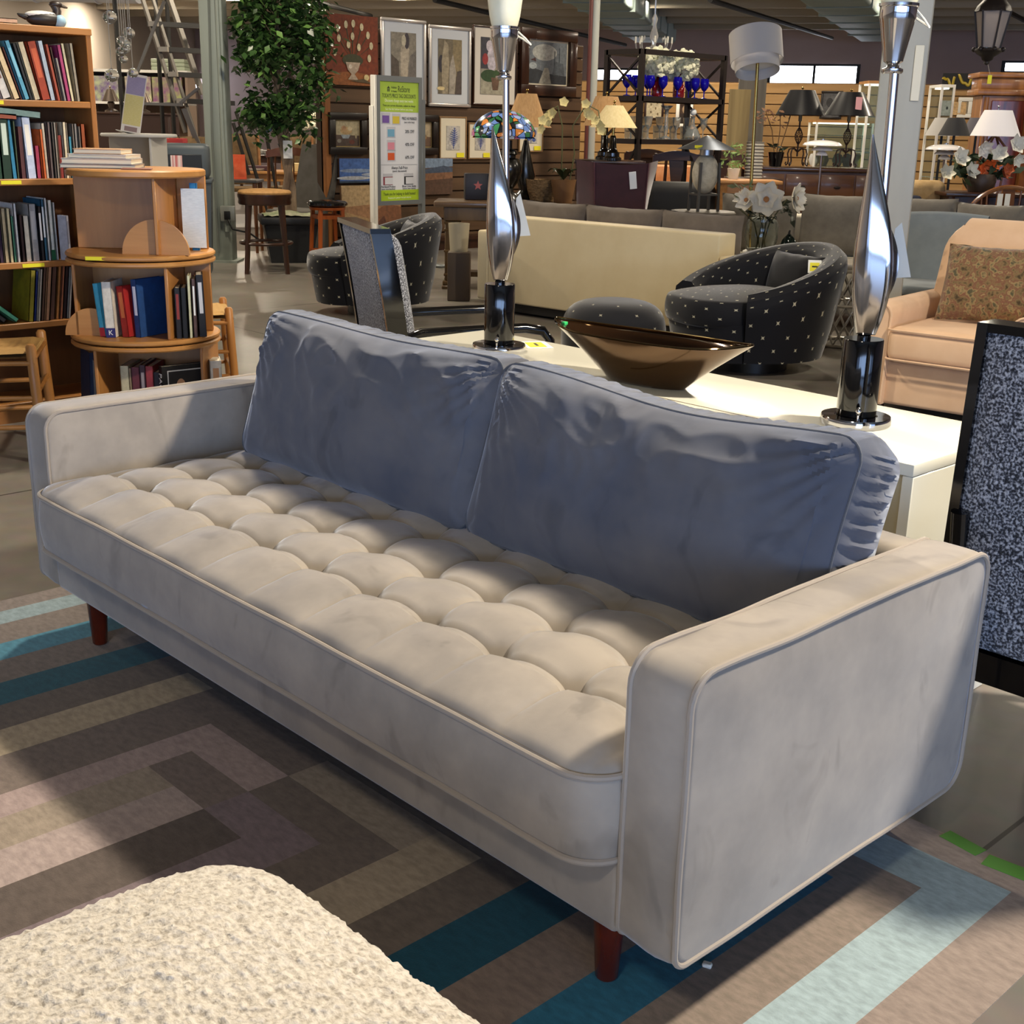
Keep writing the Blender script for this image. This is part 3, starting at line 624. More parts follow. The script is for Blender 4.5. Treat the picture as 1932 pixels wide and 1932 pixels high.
PAGES = mat('d9cfb8', .9); ORD = ['first', 'second', 'third', 'fourth', 'fifth', 'sixth', 'seventh', 'eighth', 'ninth', 'tenth', 'eleventh', 'twelfth', 'thirteenth', 'fourteenth', 'fifteenth', 'sixteenth', 'seventeenth', 'eighteenth', 'nineteenth', 'twentieth', 'twenty-first', 'twenty-second']
def book_mesh(t, h, d, col, band=None, band2=None):
    mb = MB(); c = min(.003, t*.2)
    mb.box(-t/2, t/2, 0, .003, 0, h); mb.box(-t/2, -t/2+c, 0, d, 0, h); mb.box(t/2-c, t/2, 0, d, 0, h)
    mb.slot = 1; mb.box(-t/2+c, t/2-c, .003, d-.004, .003, h-.003)
    mats_ = [mat(col, .55, var=(30, '%02x%02x%02x' % tuple(int(int(col[i:i+2], 16)*.86) for i in (0, 2, 4)), (1, 1, 1))), PAGES]
    if band:
        mb.slot = 2; mb.box(-t*.26, t*.26, -.0008, 0, h*.38, h*.88); mats_.append(mat(band, .6))
    if band2:
        mb.slot = len(mats_); mb.box(-t/2, t/2, -.0007, .0001, 0, h*.17); mats_.append(mat(band2, .6))
    return mb, mats_
def book(loc, rz, t, h, d, col, label, tilt=0., group=None, band=None, band2=None, recl=0.):
    mb, ms = book_mesh(t, h, d, col, band, band2)
    o = single('book', mb, ms, label, 'book', loc, 0, group); o.rotation_euler = (Matrix.Rotation(rz, 3, 'Z') @ Matrix.Rotation(tilt, 3, 'Y') @ Matrix.Rotation(recl, 3, 'X')).to_euler(); return o
# local book frame: spine faces local -Y; on the bookcase spines face +X  -> rz = +90 deg
def shelf_books(z, y0, upx, items, where, grp, back=.012):
    n = len(items); k0 = 0
    for i, it in enumerate(items):
        u0, u1, h, c, cn, tl = it[:6]; band = it[6] if len(it) > 6 else None; b2 = it[7] if len(it) > 7 else None
        ya, yb_ = y0+u0*upx, y0+u1*upx; t = max(.006, (yb_-ya)*.97)
        lift = abs(math.sin(math.radians(tl)))*t/2
        book((BX-back-rnd.uniform(0, .02), (ya+yb_)/2, z+lift+.0005), PI/2, t*math.cos(math.radians(tl)), h, .19, c, '%s book, %s from the right on the bookcase, %s' % (cn, ORD[n-1-i], where), math.radians(tl), grp, band, b2)
s1 = [(8, 25, .215, 'd8d3cb', 'white', -17, '7a5a50'), (28, 40, .24, 'e0c79a', 'cream and orange', -17), (42, 46, .22, '5a2018', 'thin dark red', -16), (48, 58, .245, '5aa3bd', 'sky blue', -16, '7fb9cc'), (59, 66, .235, '22242a', 'black', -14), (67, 79, .24, 'd8c9a6', 'cream and red', -13), (80, 97, .243, 'a33c22', 'thick rust red', -11, 'c05a38'), (98, 108, .248, 'c4d3dc', 'spiral bound pale blue', -9), (109, 116, .235, 'a84a34', 'brick red', -9), (117, 121, .225, '4a3328', 'thin brown', -8), (122, 127, .18, '9a948c', 'short grey', -8), (128, 136, .235, 'b04070', 'magenta', -7), (137, 144, .242, 'd8cda6', 'pale cream', -7), (150, 157, .245, 'b0a48c', 'beige', -4)]
shelf_books(1.415, .970, .0024, s1, 'top row', 'books on the top shelf of the bookcase')
s2 = [(0, 8, .24, '17402c', 'dark green', 0), (9, 27, .265, '123524', 'thick dark green', 0, 'c9d6c4'), (28, 37, .26, '2f86ab', 'blue', -2), (38, 42, .245, '4d5c40', 'olive', 0), (44, 54, .22, '5a2f30', 'maroon and brown', 0), (56, 73, .26, 'c9d3e6', 'thick pale blue', -2, 'efe9da'), (75, 84, .14, 'c0405c', 'rose pink', 0), (85, 91, .21, 'd5642a', 'orange', -1), (92, 99, .235, 'e2d8c0', 'white', -1), (100, 106, .24, '6a5a58', 'grey brown', 0), (107, 111, .24, '4c4440', 'dark grey', 0), (112, 116, .24, 'a39a8c', 'thin grey', 0), (117, 119, .24, '5c4030', 'very thin brown', 0), (120, 128, .185, 'a33c34', 'short red', 0), (129, 136, .242, 'e4d6b4', 'tan white', 0), (137, 140, .24, '9a8d7c', 'thin taupe', 0), (141, 147, .18, '4ba6bf', 'short turquoise', 0), (148, 152, .235, '7b7166', 'slate', 0), (153, 159, .236, '9a938a', 'pale grey', 0), (160, 163, .225, '83796e', 'thin slate grey', 0), (164, 173, .235, '9c4a20', 'rust brown', 0)]
shelf_books(1.083, .938, .00238, s2, 'second row', 'books on the second shelf of the bookcase')
for k, (c, y, z, L_, t, lab) in enumerate([('a4553c', .93, 1.352, .22, .024, 'terracotta book lying flat on the second row of the bookcase'), ('7f9c94', 1.0, 1.374, .235, .030, 'grey green book lying tilted on top of the second row')]):
    mb, ms = book_mesh(t, L_, .17, c); o = single('book', mb, ms, lab, 'book', (BX-.012, y-L_/2+(.03 if k else 0), z), 0); o.rotation_euler = (Matrix.Rotation(PI/2, 3, 'Z') @ Matrix.Rotation(PI/2+(.09 if k else .04), 3, 'Y')).to_euler()
s3 = [(0, 4, .22, '2d2a28', 'black', 0), (5, 13, .215, '3a2238', 'dark purple', 0), (14, 22, .235, 'b8a680', 'tan', 0), (23, 30, .235, 'cdbf95', 'straw', 0), (31, 36, .20, '4f8a6a', 'green', 0), (37, 43, .255, 'dcd9d2', 'tall white', 0), (45, 52, .205, '33201c', 'dark brown', 0), (54, 65, .20, 'd6ceb8', 'cream', 0), (66, 80, .25, 'a6a29a', 'wide grey', 0, 'b8b4ac'), (81, 88, .24, '1d1c1e', 'black and white', 0, 'dcd8d0'), (89, 95, .27, '2b5a70', 'teal and white', 0, 'd5dad8'), (96, 100, .275, 'e0ddd4', 'thin white', 0), (103, 111, .265, 'd9d6c4', 'white and green', 0, None, '1d5a34'), (112, 116, .255, 'c9c6bb', 'spiral bound white', 0)]
shelf_books(.722, .90, .00244, s3, 'third row', 'books on the third shelf of the bookcase')
o = book((BX+.03, .90+128*.00244, .722), PI/2+.25, .012, .20, .06, 'bdbcc0', 'grey lettered booklet standing at the right end of the third row', 0, None, '8d8c92')
s4 = [(-12, 2, .27, '8a5a34', 'tan', -50), (8, 22, .27, '4d4840', 'dark grey', -50), (28, 42, .27, '57a27c', 'green and white', -50, 'dfe5e0'), (56, 66, .23, '8a7d1c', 'wide olive yellow', 8), (67, 72, .225, '24306a', 'navy', 8), (73, 78, .235, 'b9ae96', 'pale', 8), (80, 86, .255, '6a4a34', 'brown', 8), (87, 95, .262, 'b07f58', 'tan orange', 8), (97, 107, .25, '5a3c2c', 'dark brown', 8), (109, 116, .25, 'a06a34', 'amber', 8), (117, 122, .245, '9a5f40', 'russet', 8), (123, 131, .24, '2a1a18', 'black brown', 8), (132, 137, .235, 'a9a498', 'grey white', 8)]
shelf_books(.452, .873, .00247, s4, 'fourth row', 'books on the fourth shelf of the bookcase')
# duck decoy and a flat booklet on top of the bookcase
p = onx(88, 47, -2.50); dk = thing('duck_decoy', 'painted wooden duck decoy on top of the tall bookcase', 'duck', (-2.52, p.y, 1.7245), 1.45); dk.scale = (.95, .95, .66)
DB = mat('23201e', .45); DW = mat('d9d6cc', .5); DBL = mat('8fb2c4', .5)
MB().sph((0, 0, .052), (.085, .042, .052), 20, 12).build('body', [DB], dk)
MB().sph((-.01, 0, .078), (.078, .034, .028), 20, 10).build('back_feathers', DW, dk)
MB().sph((.065, 0, .045), (.035, .041, .046), 16, 10).build('breast', DBL, dk)
MB().tube([(.055, 0, .08), (.062, 0, .11), (.057, 0, .13), (.05, 0, .142)], [.024, .020, .020, .018], 10).sph((.058, 0, .15), (.032, .022, .024), 14, 8).build('head', mat('2b211c', .4), dk)
MB().tube([(.08, 0, .146), (.10, 0, .138), (.112, 0, .134)], [.012, .009, .005], 8).build('bill', mat('4a4238', .5), dk)
MB().tube([(-.08, 0, .06), (-.11, 0, .07), (-.12, 0, .08)], [.02, .012, .004], 8).build('tail', DB, dk)
mb, ms = book_mesh(.02, .16, .12, 'cfa98c'); o = single('book', mb, ms, 'pale booklet lying flat on top of the bookcase left of the duck', 'book', (-2.42, .93, 1.726+.01), 0); o.rotation_euler = (Matrix.Rotation(PI/2, 3, 'Z') @ Matrix.Rotation(PI/2, 3, 'Y')).to_euler()
# revolving bookcase
cR = at(266, 470, 5.5); rv = thing('revolving_bookcase', 'round tiered maple revolving bookcase in front of the tall bookcase', 'bookcase', fl(cR), VIEW)
def disc(r, z0, z1, n=56): return MB().lathe([(.0001, z0), (r-.006, z0), (r, z0+.006), (r, z1-.006), (r-.006, z1), (.0001, z1)], n)
RV = Matrix.Translation(Vector(rv.location)) @ Matrix.Rotation(VIEW, 4, 'Z')
mb = disc(.29, 1.115, 1.145); mb.build('top', MAPLE, rv)
disc(.315, .782, .802).build('tier', MAPLE, rv); disc(.315, .755, .776).build('tier_base', MAPLE, rv); disc(.32, .429, .450).build('tier', MAPLE, rv); disc(.32, .402, .423).build('tier_base', MAPLE, rv); disc(.31, .03, .06).build('tier', MAPLE, rv)
MB().cyl(.012, .0, .76, 12, (.0, .12)).build('post', OAKD, rv)
pn = lambda x0, x1, y0, y1, z0, z1: MB().rbox(x0, x1, y0, y1, z0, z1, .003, 1).build('divider', MAPLEZ, rv)
pn(-.285, .128, .03, .045, .802, 1.115); pn(.126, .142, -.22, .26, .802, 1.115); pn(.142, .27, .10, .115, .802, 1.115)
pn(-.25, .16, .055, .07, .450, .755); pn(.16, .176, -.24, .27, .450, .755); pn(-.252, -.237, -.17, .055, .450, .755); pn(.176, .29, .03, .045, .450, .755)
pn(-.15, .27, .04, .055, .06, .402); pn(-.160, -.145, -.25, .26, .06, .402); pn(.262, .277, -.12, .16, .06, .402)
def moon(cx_, y, r, z): 
    MB().prism([(cx_+r*math.cos(PI*i/24), z+r*1.02*math.sin(PI*i/24)) for i in range(25)], y, y+.014, 'xz').build('half_round_end', MAPLE, rv)
moon(.12, -.195, .142, .802); moon(-.185, -.17, .115, .450)
MB().box(-.142, -.052, -.306, -.304, .785, .80).build('label_strip', YEL, rv, label='yellow shelf label')
def rb(x, y, z, t, h, d, col, lab, tilt=0., band=None, band2=None, rzo=0.):
    q = RV @ Vector((x, y, z)); return book((q.x, q.y, q.z+.0006+abs(math.sin(tilt))*t/2), VIEW+rzo, t, h, d, col, lab, tilt, None, band, band2)
rb(-.128, -.20, .450, .026, .225, .15, '46b0cc', 'bright turquoise book on the middle tier of the revolving bookcase', -.10, None, 'b8323a', -.35)
bK = rb(-.088, -.215, .450, .040, .235, .16, 'e9e2d2', 'thick white book with navy foot on the revolving bookcase', -.03, None, '2a2a66')
text('K', .03, bK, 'lettering', mat('f0efe8', .6), (0, -.0016, .02), label='white letter K')
rb(-.03, -.20, .450, .036, .215, .16, 'a5221f', 'thick red book standing on the revolving bookcase middle tier', -.09, 'c86a3c', None, -.45)
rb(.022, -.195, .450, .030, .245, .17, '20457a', 'tall dark blue book right of the red book on the revolving bookcase', -.04, 'dfe4ec', None, -.5)
rb(.052, -.14, .450, .010, .20, .14, 'a5a458', 'thin yellow green book beside the tall dark blue book', 0)
rb(.20, -.20, .450, .022, .215, .15, '1d1b1d', 'black book with red title on the revolving bookcase', 0, '8a3430', None, .2)
rb(.224, -.19, .450, .020, .215, .15, '141414', 'plain black book, second right of the tier post', 0, None, None, .2)
rb(.246, -.18, .450, .010, .265, .15, 'e2dfb8', 'thin cream book among black ones on the revolving bookcase', 0, None, None, .2)
rb(.262, -.165, .450, .014, .25, .15, '5c4440', 'brown book with white sticker on the revolving bookcase', 0, 'e8e8e4', None, .2)
rb(.288, -.14, .450, .030, .265, .15, '17171b', 'black book with pale emblems at the right edge of the revolving bookcase', -.02, 'c9c9cc', None, .25)
rb(-.245, -.05, .06, .035, .29, .17, '26334e', 'dark navy book on the lowest tier left of the divider', .06, None, None, .55)
rb(-.212, -.08, .06, .022, .26, .16, '9aa0a0', 'grey picture book on the lowest tier of the revolving bookcase', .03, None, None, .5)
rb(-.182, -.10, .06, .034, .26, .16, 'b98d1c', 'mustard yellow book on the lowest tier', .03, '6a4a1c', None, .45)
for i, (t, h, c, lb, bd) in enumerate([(.036, .26, 'cfc6a2', 'cream book, leftmost on the lowest tier facing the viewer', None), (.008, .25, 'a08a6c', 'thin tan book beside the cream one on the lowest tier', None), (.034, .255, '6a2f38', 'wine red book on the lowest tier', None), (.024, .265, '4a3038', 'dark plum book with grey title on the lowest tier', '9a8f92'), (.032, .26, 'a03a40', 'crimson book on the lowest tier', None), (.024, .235, '2c2228', 'short black book left of the photo-covered book', None)]):
    rb(-.075+sum([.036, .008, .034, .024, .032, .024][:i])+t/2+i*.002, -.17, .06, t, h, .18, c, lb, 0, bd)
bp_ = rb(.105, -.19, .06, .030, .265, .20, '141315', 'black book with a white title and a photo cover on the lowest tier', 0, None, None, -.9)
text('PAGE', .042, bp_, 'lettering', mat('f4f2ee', .6), (0, -.0016, .185), rot=(PI/2, PI/2, 0), width=None, label='white title PAGE')
cv = MB(); cv.box(.0151, .0156, .025, .185, .02, .245); cv.slot = 1; cv.box(.0156, .016, .03, .18, .025, .24); cv.slot = 2; cv.sph((.016, .085, .17), (.001, .022, .036), 12, 8); cv.slot = 3; cv.prism([(.05, .02), (.12, .02), (.11, .13), (.09, .15), (.07, .12)], .0158, .0166, 'yz')
cv.build('cover_picture', [mat('cfccc6', .6), mat('1c1a1c', .6), mat('b98a66', .7), mat('9c9ca4', .7)], bp_)
rb(.315, -.06, .06, .05, .27, .12, 'e4ddd0', 'white and orange book at the right edge of the lowest tier', 0, 'cf9a6c', None, .3)
rb(.235, .02, .802, .03, .285, .02, '2f86bd', 'blue framed white booklet standing on the upper tier', 0)
q = RV @ Vector((.235, .012, .815)); single('leaflet', MB().box(-.05, .05, -.003, 0, 0, .25), mat('dfe6e6', .7, var=(40, 'ccd4d6', (1, 1, 8))), 'white printed leaflet on a blue backing on the revolving bookcase', 'leaflet', (q.x, q.y, q.z), VIEW)
z_ = 1.146
for i, (x, L_, d, t, c, lab, r_) in enumerate([(-.13, .31, .20, .016, '8a8078', 'large thin book at the bottom of the stack on the revolving bookcase', .1), (-.13, .29, .20, .022, 'b9b2a6', 'white paged book, second from the bottom of the stack', .06), (-.12, .25, .18, .016, 'cfc8be', 'white book near the top of the stack', -.05), (-.125, .20, .17, .020, 'c9a078', 'tan book on top of the stack on the revolving bookcase', .03)]):
    q = RV @ Vector((x, -.02, z_+t/2)); mb, ms = book_mesh(t, L_, d, c); o = single('book', mb, ms, lab, 'book', (q.x, q.y, q.z), 0, 'stacked books on the revolving bookcase')
    o.rotation_euler = (Matrix.Rotation(VIEW+r_+PI, 3, 'Z') @ Matrix.Rotation(PI/2, 3, 'Y')).to_euler(); q2 = o.matrix_basis @ Vector((0, d/2, L_/2)); c_ = RV @ Vector((x, -.03, 0)); o.location.x += c_.x-q2.x; o.location.y += c_.y-q2.y
    z_ += t+.0012
q = RV @ Vector((.05, -.15, 1.1465)); single('pamphlet', MB().rbox(-.06, .06, -.04, .04, 0, .005, .001, 1), mat('8a6050', .6), 'thin brown pamphlet lying on the revolving bookcase top', 'pamphlet', (q.x, q.y, q.z), VIEW+.2)
# rush seated ladder stools / chairs
CHW = woodm('b07a40', '925f2c', 9, .4, 'z')
def rush_chair(loc, rz, label):
    r = thing('rush_seat_chair', label, 'chair', loc, rz, 'rush seated wooden chairs')
    P4 = [(.19, -.19), (.19, .19), (-.17, -.17), (-.17, .17)]
    for i, (x, y) in enumerate(P4):
        h = .485 if i < 2 else .90
        MB().tube([(x*1.08, y*1.08, 0), (x, y, .30), (x*.97, y*.97, h-.01), (x*.97, y*.97, h)], [.019, .021, .020, .012], 12).build('leg', CHW, r)
    for z in (.15, .27, .41):
        for a, b in ((0, 1), (0, 2), (1, 3), (2, 3)):
            MB().tube([(*[c*1.03 for c in P4[a]], z+.02*(a == 0 and b == 1)), (*[c*1.03 for c in P4[b]], z+.02*(a == 0 and b == 1))], .010, 8).build('rung', CHW, r)
    st = MB()
    def fs(u, v): x = -.17+.37*u; y = -.19+.38*v; return (x, y, .452+.016*min(1, 6*min(u, 1-u, v, 1-v))-.02*math.exp(-((u-.5)**2+(v-.5)**2)*6)+.003*math.sin(70*max(abs(u-.5), abs(v-.5))))
    st.grid(fs, 36, 36); st.grid(lambda u, v: (lambda p: (p[0], p[1], .43))(fs(u, v)), 2, 2); st.build('rush_seat', mat('b08a50', .8, bump=(120, .6, .004)), r)
    for z in (.60, .72, .84): MB().rbox(-.185, -.165, -.165, .165, z-.03, z+.03, .006, 2).build('back_slat', CHW, r)
    return r
p = at(60, 690, 5.02); rush_chair(fl(p+RH*-.17), VIEW+.25, 'rush seated wooden chair at the far left in front of the bookcase')
p = at(422, 650, 6.15); rush_chair(fl(p-RH*.17), VIEW+.3, 'rush seated wooden chair half hidden behind the revolving bookcase')
# white tiered stand with its leaning price chart
q = at(262, 252, 8.2); ws = thing('revolving_stand', 'white round-topped display stand behind the maple revolving bookcase', 'stand', fl(q), VIEW)
zt = q.z; WHT = mat('cfccc4', .45)
disc(.235, zt-.02, zt).build('top', WHT, ws); disc(.24, zt-.36, zt-.34).build('tier', WHT, ws); disc(.24, zt-.72, zt-.70).build('tier', WHT, ws); disc(.24, .02, .05).build('base', WHT, ws)
MB().rbox(-.2, .10, .02, .034, .05, zt-.02, .002, 1).build('divider', mat('b9ad98', .6), ws); MB().rbox(.105, .12, -.16, .2, .05, zt-.02, .002, 1).build('divider', WHT, ws)
MB().prism([(.13+.10*math.cos(PI*i/16), zt-.34+.1*math.sin(PI*i/16)) for i in range(17)], -.15, -.14, 'xz').build('half_round_end', WHT, ws)
pc = thing('price_chart', 'leaning price chart card, purple above yellow, on the white stand', 'sign', (q.x-.04*RH.x-.05*FH.x, q.y-.04*RH.y-.05*FH.y, zt+.001), VIEW); pc.rotation_euler = (-.12, .16, VIEW)
MB().rbox(-.062, .062, 0, .004, 0, .36, .001, 1).build('card', mat('dcd6d0', .35), pc); MB().rbox(-.075, .06, -.06, .05, 0, .004, .001, 1).build('foot', mat('d6d2cc', .3), pc)
MB().box(-.056, .056, -.001, 0, .235, .345).build('purple_panel', mat('8d84a8', .5, var=(60, '9f97b5', (1, 1, 14))), pc); MB().box(-.056, .056, -.001, 0, .05, .232).build('yellow_panel', mat('c9bd78', .5, var=(70, 'd6cd96', (1, 1, 10))), pc); MB().box(-.04, .04, -.001, 0, .012, .04).build('footer', mat('8f7a78', .5), pc)
# grey litter bin
q = at(352, 400, 11.7); tb = thing('trash_bin', 'dark grey plastic litter bin beside the steel column', 'bin', fl(q), VIEW+.2); BIN = mat('434b50', .5)
MB().add([(x, y, z) for z, s_ in ((0, .205), (.80, .24)) for x, y in ((-s_, -s_), (s_, -s_), (s_, s_), (-s_, s_))], [(0, 1, 5, 4), (1, 2, 6, 5), (2, 3, 7, 6), (3, 0, 4, 7), (3, 2, 1, 0), (4, 5, 6, 7)]).build('body', BIN, tb)
MB().rbox(-.25, .25, -.25, .25, .80, .835, .01).build('rim', BIN, tb)
hd = MB().rbox(-.23, .23, -.23, .23, .83, 1.14, .05, 3).build('hood', BIN, tb); MB().rbox(-.15, .17, -.236, -.226, .90, 1.05, .01, 1).build('flap', mat('1c2023', .5), hd); MB().box(-.1, .0, -.24, -.234, .91, 1.04).build('sticker', mat('b03a38', .5, var=(9, 'e4e0da', (9, .1, .1))), hd)
# ================================================================ helpers for shop stock
DKW = woodm('3a2014', '24120b', 9, .3, 'z', .2); MIDW = woodm('7a4a26', '5c3318', 9, .4, 'z'); LTW = woodm('b8854e', '9a6a38', 9, .4, 'x'); IRON = mat('231a18', .5, .4)
def legs4(r, w, d, h, t, m_, taper=.7, name='leg'):
    for x in (-1, 1):
        for y in (-1, 1): MB().tube([(x*(w/2-t), y*(d/2-t), 0), (x*(w/2-t), y*(d/2-t), h)], [t/2*taper, t/2*1.15], 8).build(name, m_, r)
def dining_chair(loc, rz, label, m_=DKW, seat=None, h=1.0, w=.46, style='splat', group=None, backm=None):
    r = thing('dining_chair', label, 'chair', loc, rz, group); sm = seat or m_    # faces local -Y, backrest at +Y
    for x in (-1, 1):
        MB().tube([(x*(w/2-.03), -.2, 0), (x*(w/2-.02), -.2, .44)], [.016, .024], 8).build('leg', m_, r)
        MB().tube([(x*(w/2-.04), .24, 0), (x*(w/2-.02), .19, .45), (x*(w/2-.03), .27, h)], [.016, .022, .016], 8).build('leg', m_, r)
    MB().rbox(-w/2, w/2, -.23, .21, .42, .48, .02, 3).build('seat', sm, r)
    if style == 'pad':
        def f(u, v): return (-w/2+w*u, .215+.06*v+.03*v*v-.022*math.sin(PI*u)*0, .50+(h-.50)*v+.025*math.sin(PI*u)*v)
        mb = MB().grid(lambda u, v: (lambda p: (p[0], p[1]-.035*min(1, 8*min(u, 1-u, v, 1-v)), p[2]))(f(u, v)), 16, 16).grid(lambda u, v: (lambda p: (p[0], p[1]+.035, p[2]))(f(u, v)), 10, 10)
        for q in (0, 1): mb.grid(lambda u, v: (lambda p: (p[0], p[1]+.035*u, p[2]))(f(q, v)), 1, 10); mb.grid(lambda u, v: (lambda p: (p[0], p[1]+.035*v, p[2]))(f(u, q)), 10, 1)
        mb.build('backrest', backm or sm, r)
    else:
        n = 12; MB().prism([(-w/2+w*i/n, h-.02+.05*math.sin(PI*i/n)) for i in range(n+1)]+[(w/2-w*i/n, h-.09+.03*math.sin(PI*i/n)) for i in range(n+1)], .255, .285, 'xz').build('crest_rail', m_, r)
        if style == 'splat': MB().prism([(-.04, .48), (-.06, .62), (-.035, .72), (-.08, h-.06), (.08, h-.06), (.035, .72), (.06, .62), (.04, .48)], .23, .245, 'xz').build('splat', m_, r)
        else:
            for k in range(4): x = -w*.3+w*.2*k; MB().tube([(x, .21, .48), (x, .265, h-.06)], .009, 6).build('spindle', m_, r)
    return r
def table(loc, rz, w, d, h, label, m_=LTW, legm=None, t=.06, round_=False, cat='table', name='dining_table'):
    r = thing(name, label, cat, loc, rz)
    if round_: MB().lathe([(.0001, h-.03), (w/2-.01, h-.03), (w/2, h-.02), (w/2, h-.005), (w/2-.008, h), (.0001, h)], 40).build('tabletop', m_, r)
    else: MB().rbox(-w/2, w/2, -d/2, d/2, h-.03, h, .006, 2).build('tabletop', m_, r); MB().rbox(-w/2+.05, w/2-.05, -d/2+.05, d/2-.05, h-.12, h-.031, .004, 1).build('apron', legm or m_, r)
    q = .72 if round_ else 1
    legs4(r, w*q, d*q, h-.031, t, legm or m_); return r
def lamp_shade(r, r0, r1, z0, z1, m_, flare=0., n=36, square=False):
    N = 12; prof = [(r0+(r1-r0)*(i/N)**(1-flare), z0+(z1-z0)*i/N) for i in range(N+1)]; n = 4 if square else n
    return MB().lathe(prof, n, smooth=not square).lathe([(p[0]-.004, p[1]) for p in prof], n, smooth=not square).build('lamp_shade', m_, r)
def table_lamp(loc, rz, label, prof, bm, shade, sm, neck=(.012, None), group=None, name='table_lamp', flare=0., square=False):
    r = thing(name, label, 'lamp', loc, rz, group); r0, r1, z0, z1 = shade
    MB().lathe(prof, 28).build('base', bm, r); zt = prof[-1][1]
    MB().cyl(neck[0], zt-.01, z1+.01, 10).build('stem', BRASS if neck[1] is None else neck[1], r)
    lamp_shade(r, r0, r1, z0, z1, sm, flare, square=square)
    fn = MB().sph((0, 0, z1+.03), .012, 8, 6); fn.cyl(.004, z1, z1+.03, 6); fn.build('finial', BRASS, r); return r
def cushion(name, loc, rz, w, h, t, m_, label, lean=0., group=None, parent=None):
    mb = MB()
    def f(s_):
        def g(u, v):
            a, b = 2*u-1, 2*v-1; k = ((1-abs(a)**2.4)*(1-abs(b)**2.4))**.6; pin = 1-.07*(a*a)*(1-b*b)*0-.06*(1-abs(a)**2)*abs(b)**4-.05*(1-abs(b)**2)*abs(a)**4
            return (a*w/2*(1-.05*(1-b*b)*abs(a)**6), s_*t/2*k, h/2+b*h/2*(1-.06*(1-a*a)*abs(b)**6)+.006*noise.noise((a*3+w, b*3, s_)))
        return g
    mb.grid(f(-1), 24, 20).grid(f(1), 24, 20)
    o = mb.build(name, m_, parent); o.location = loc; o.rotation_euler = (Matrix.Rotation(rz, 3, 'Z') @ Matrix.Rotation(-lean, 3, 'X')).to_euler()
    if parent is None: tag(o, label, 'cushion', group)
    return o
# ================================================================ left background
def tr(u, v, d): p = at(u, v, d); return Vector((p.x, p.y, p.z))
gp = thing('glass_pendant', 'hanging cluster of clear glass balls on thin wires near the bookcase', 'pendant', tr(228, 40, 7.6)); WG = W(gp)
GB = mat('f2f6f6', .03, trans=.92, ior=1.25)
for (u, v, w_) in [(207, 33, 27), (243, 63, 23), (231, 78, 22), (236, 92, 20), (228, 98, 20), (233, 112, 17), (211, 143, 27), (251, 138, 20), (239, 84, 16)]:
    c = tr(u, v, 7.6+rnd.uniform(-.12, .12)); R_ = pw(w_, 7.6)/2
    MB(WG).lathe([(.001, -R_*.85), (R_*.6, -R_*.68), (R_*.95, -R_*.2), (R_, .1*R_), (R_*.8, R_*.6), (R_*.3, R_*.86), (.003, R_*.98)], 18, tuple(c)).build('glass_ball', GB, gp)
    MB(WG).tube([c+Vector((0, 0, R_)), c+Vector((0, 0, HC-c.z-.02))], .0022, 5).build('wire', mat('b5b2ac', .4, .6), gp)
MB(WG).cyl(.16, HC-.05, HC, 20, (gp.location.x, gp.location.y)).build('ceiling_plate', CHROME, gp)
ld = thing('rolling_ladder', 'grey steel rolling stair ladder behind the white stand', 'ladder', fl(at(330, 200, 14.2))); WL = W(ld); LG = mat('6e6a64', .45, .5); LGD = mat('2b2a2a', .5)
A = [(252, -60), (352, 250)]; Bq = [(271, -60), (374, 250)]
def seg(a, b, d0, d1=None): return tr(*a, d0), tr(*b, d1 or d0)
for a, b, d, w_ in [((250, -60), (350, 250), 14.0, .035), ((270, -60), (372, 265), 14.1, .03), ((300, -60), (382, 178), 14.7, .05), ((350, 205), (383, 290), 14.0, .03), ((345, 205), (367, 260), 14.0, .03)]:
    MB(WL).bar(*seg(a, b, d), w_).build('stringer', LG, ld)
for k, (u, v) in enumerate([(284, 45), (303, 93), (321, 140), (337, 190)]):
    MB(WL).bar(*seg((u, v), (u+100, v+5), 14.05, 14.6), .12, .05).build('tread', LGD, ld); MB(WL).bar(*seg((u-3, v), (u+14, v), 13.98), .06, .05).build('tread_end', mat('a29a8c', .5, .4), ld)
for a, b in [((310, 2), (258, 140)), ((340, 195), (376, 165))]: MB(WL).bar(*seg(a, b, 13.95), .03).build('brace', LG, ld)
MB(WL).bar(*seg((262, 195), (345, 198), 13.95), .03).build('brace', LG, ld)
for u in (268, 392):
    q = at(u, 300, 14.1); MB(WL).tube([(q.x, q.y, .05), (q.x, q.y, .9)], .02, 8).build('support', LG, ld); MB(WL).sph((q.x, q.y, .05), (.05, .02, .05), 12, 8).build('caster', BLACK, ld)
rk = thing('iron_rack', 'slim black iron display frame behind the glass ball pendant', 'rack', fl(at(275, 200, 14.9))); WK = W(rk)
for u in (226, 302, 323):
    q = at(u, 150, 14.9); MB(WK).bar((q.x, q.y, 0), (q.x, q.y, 2.7), .035).build('post', DARKS, rk)
MB(WK).bar(*seg((226, 196), (323, 196), 14.9), .03).build('crossbar', DARKS, rk)
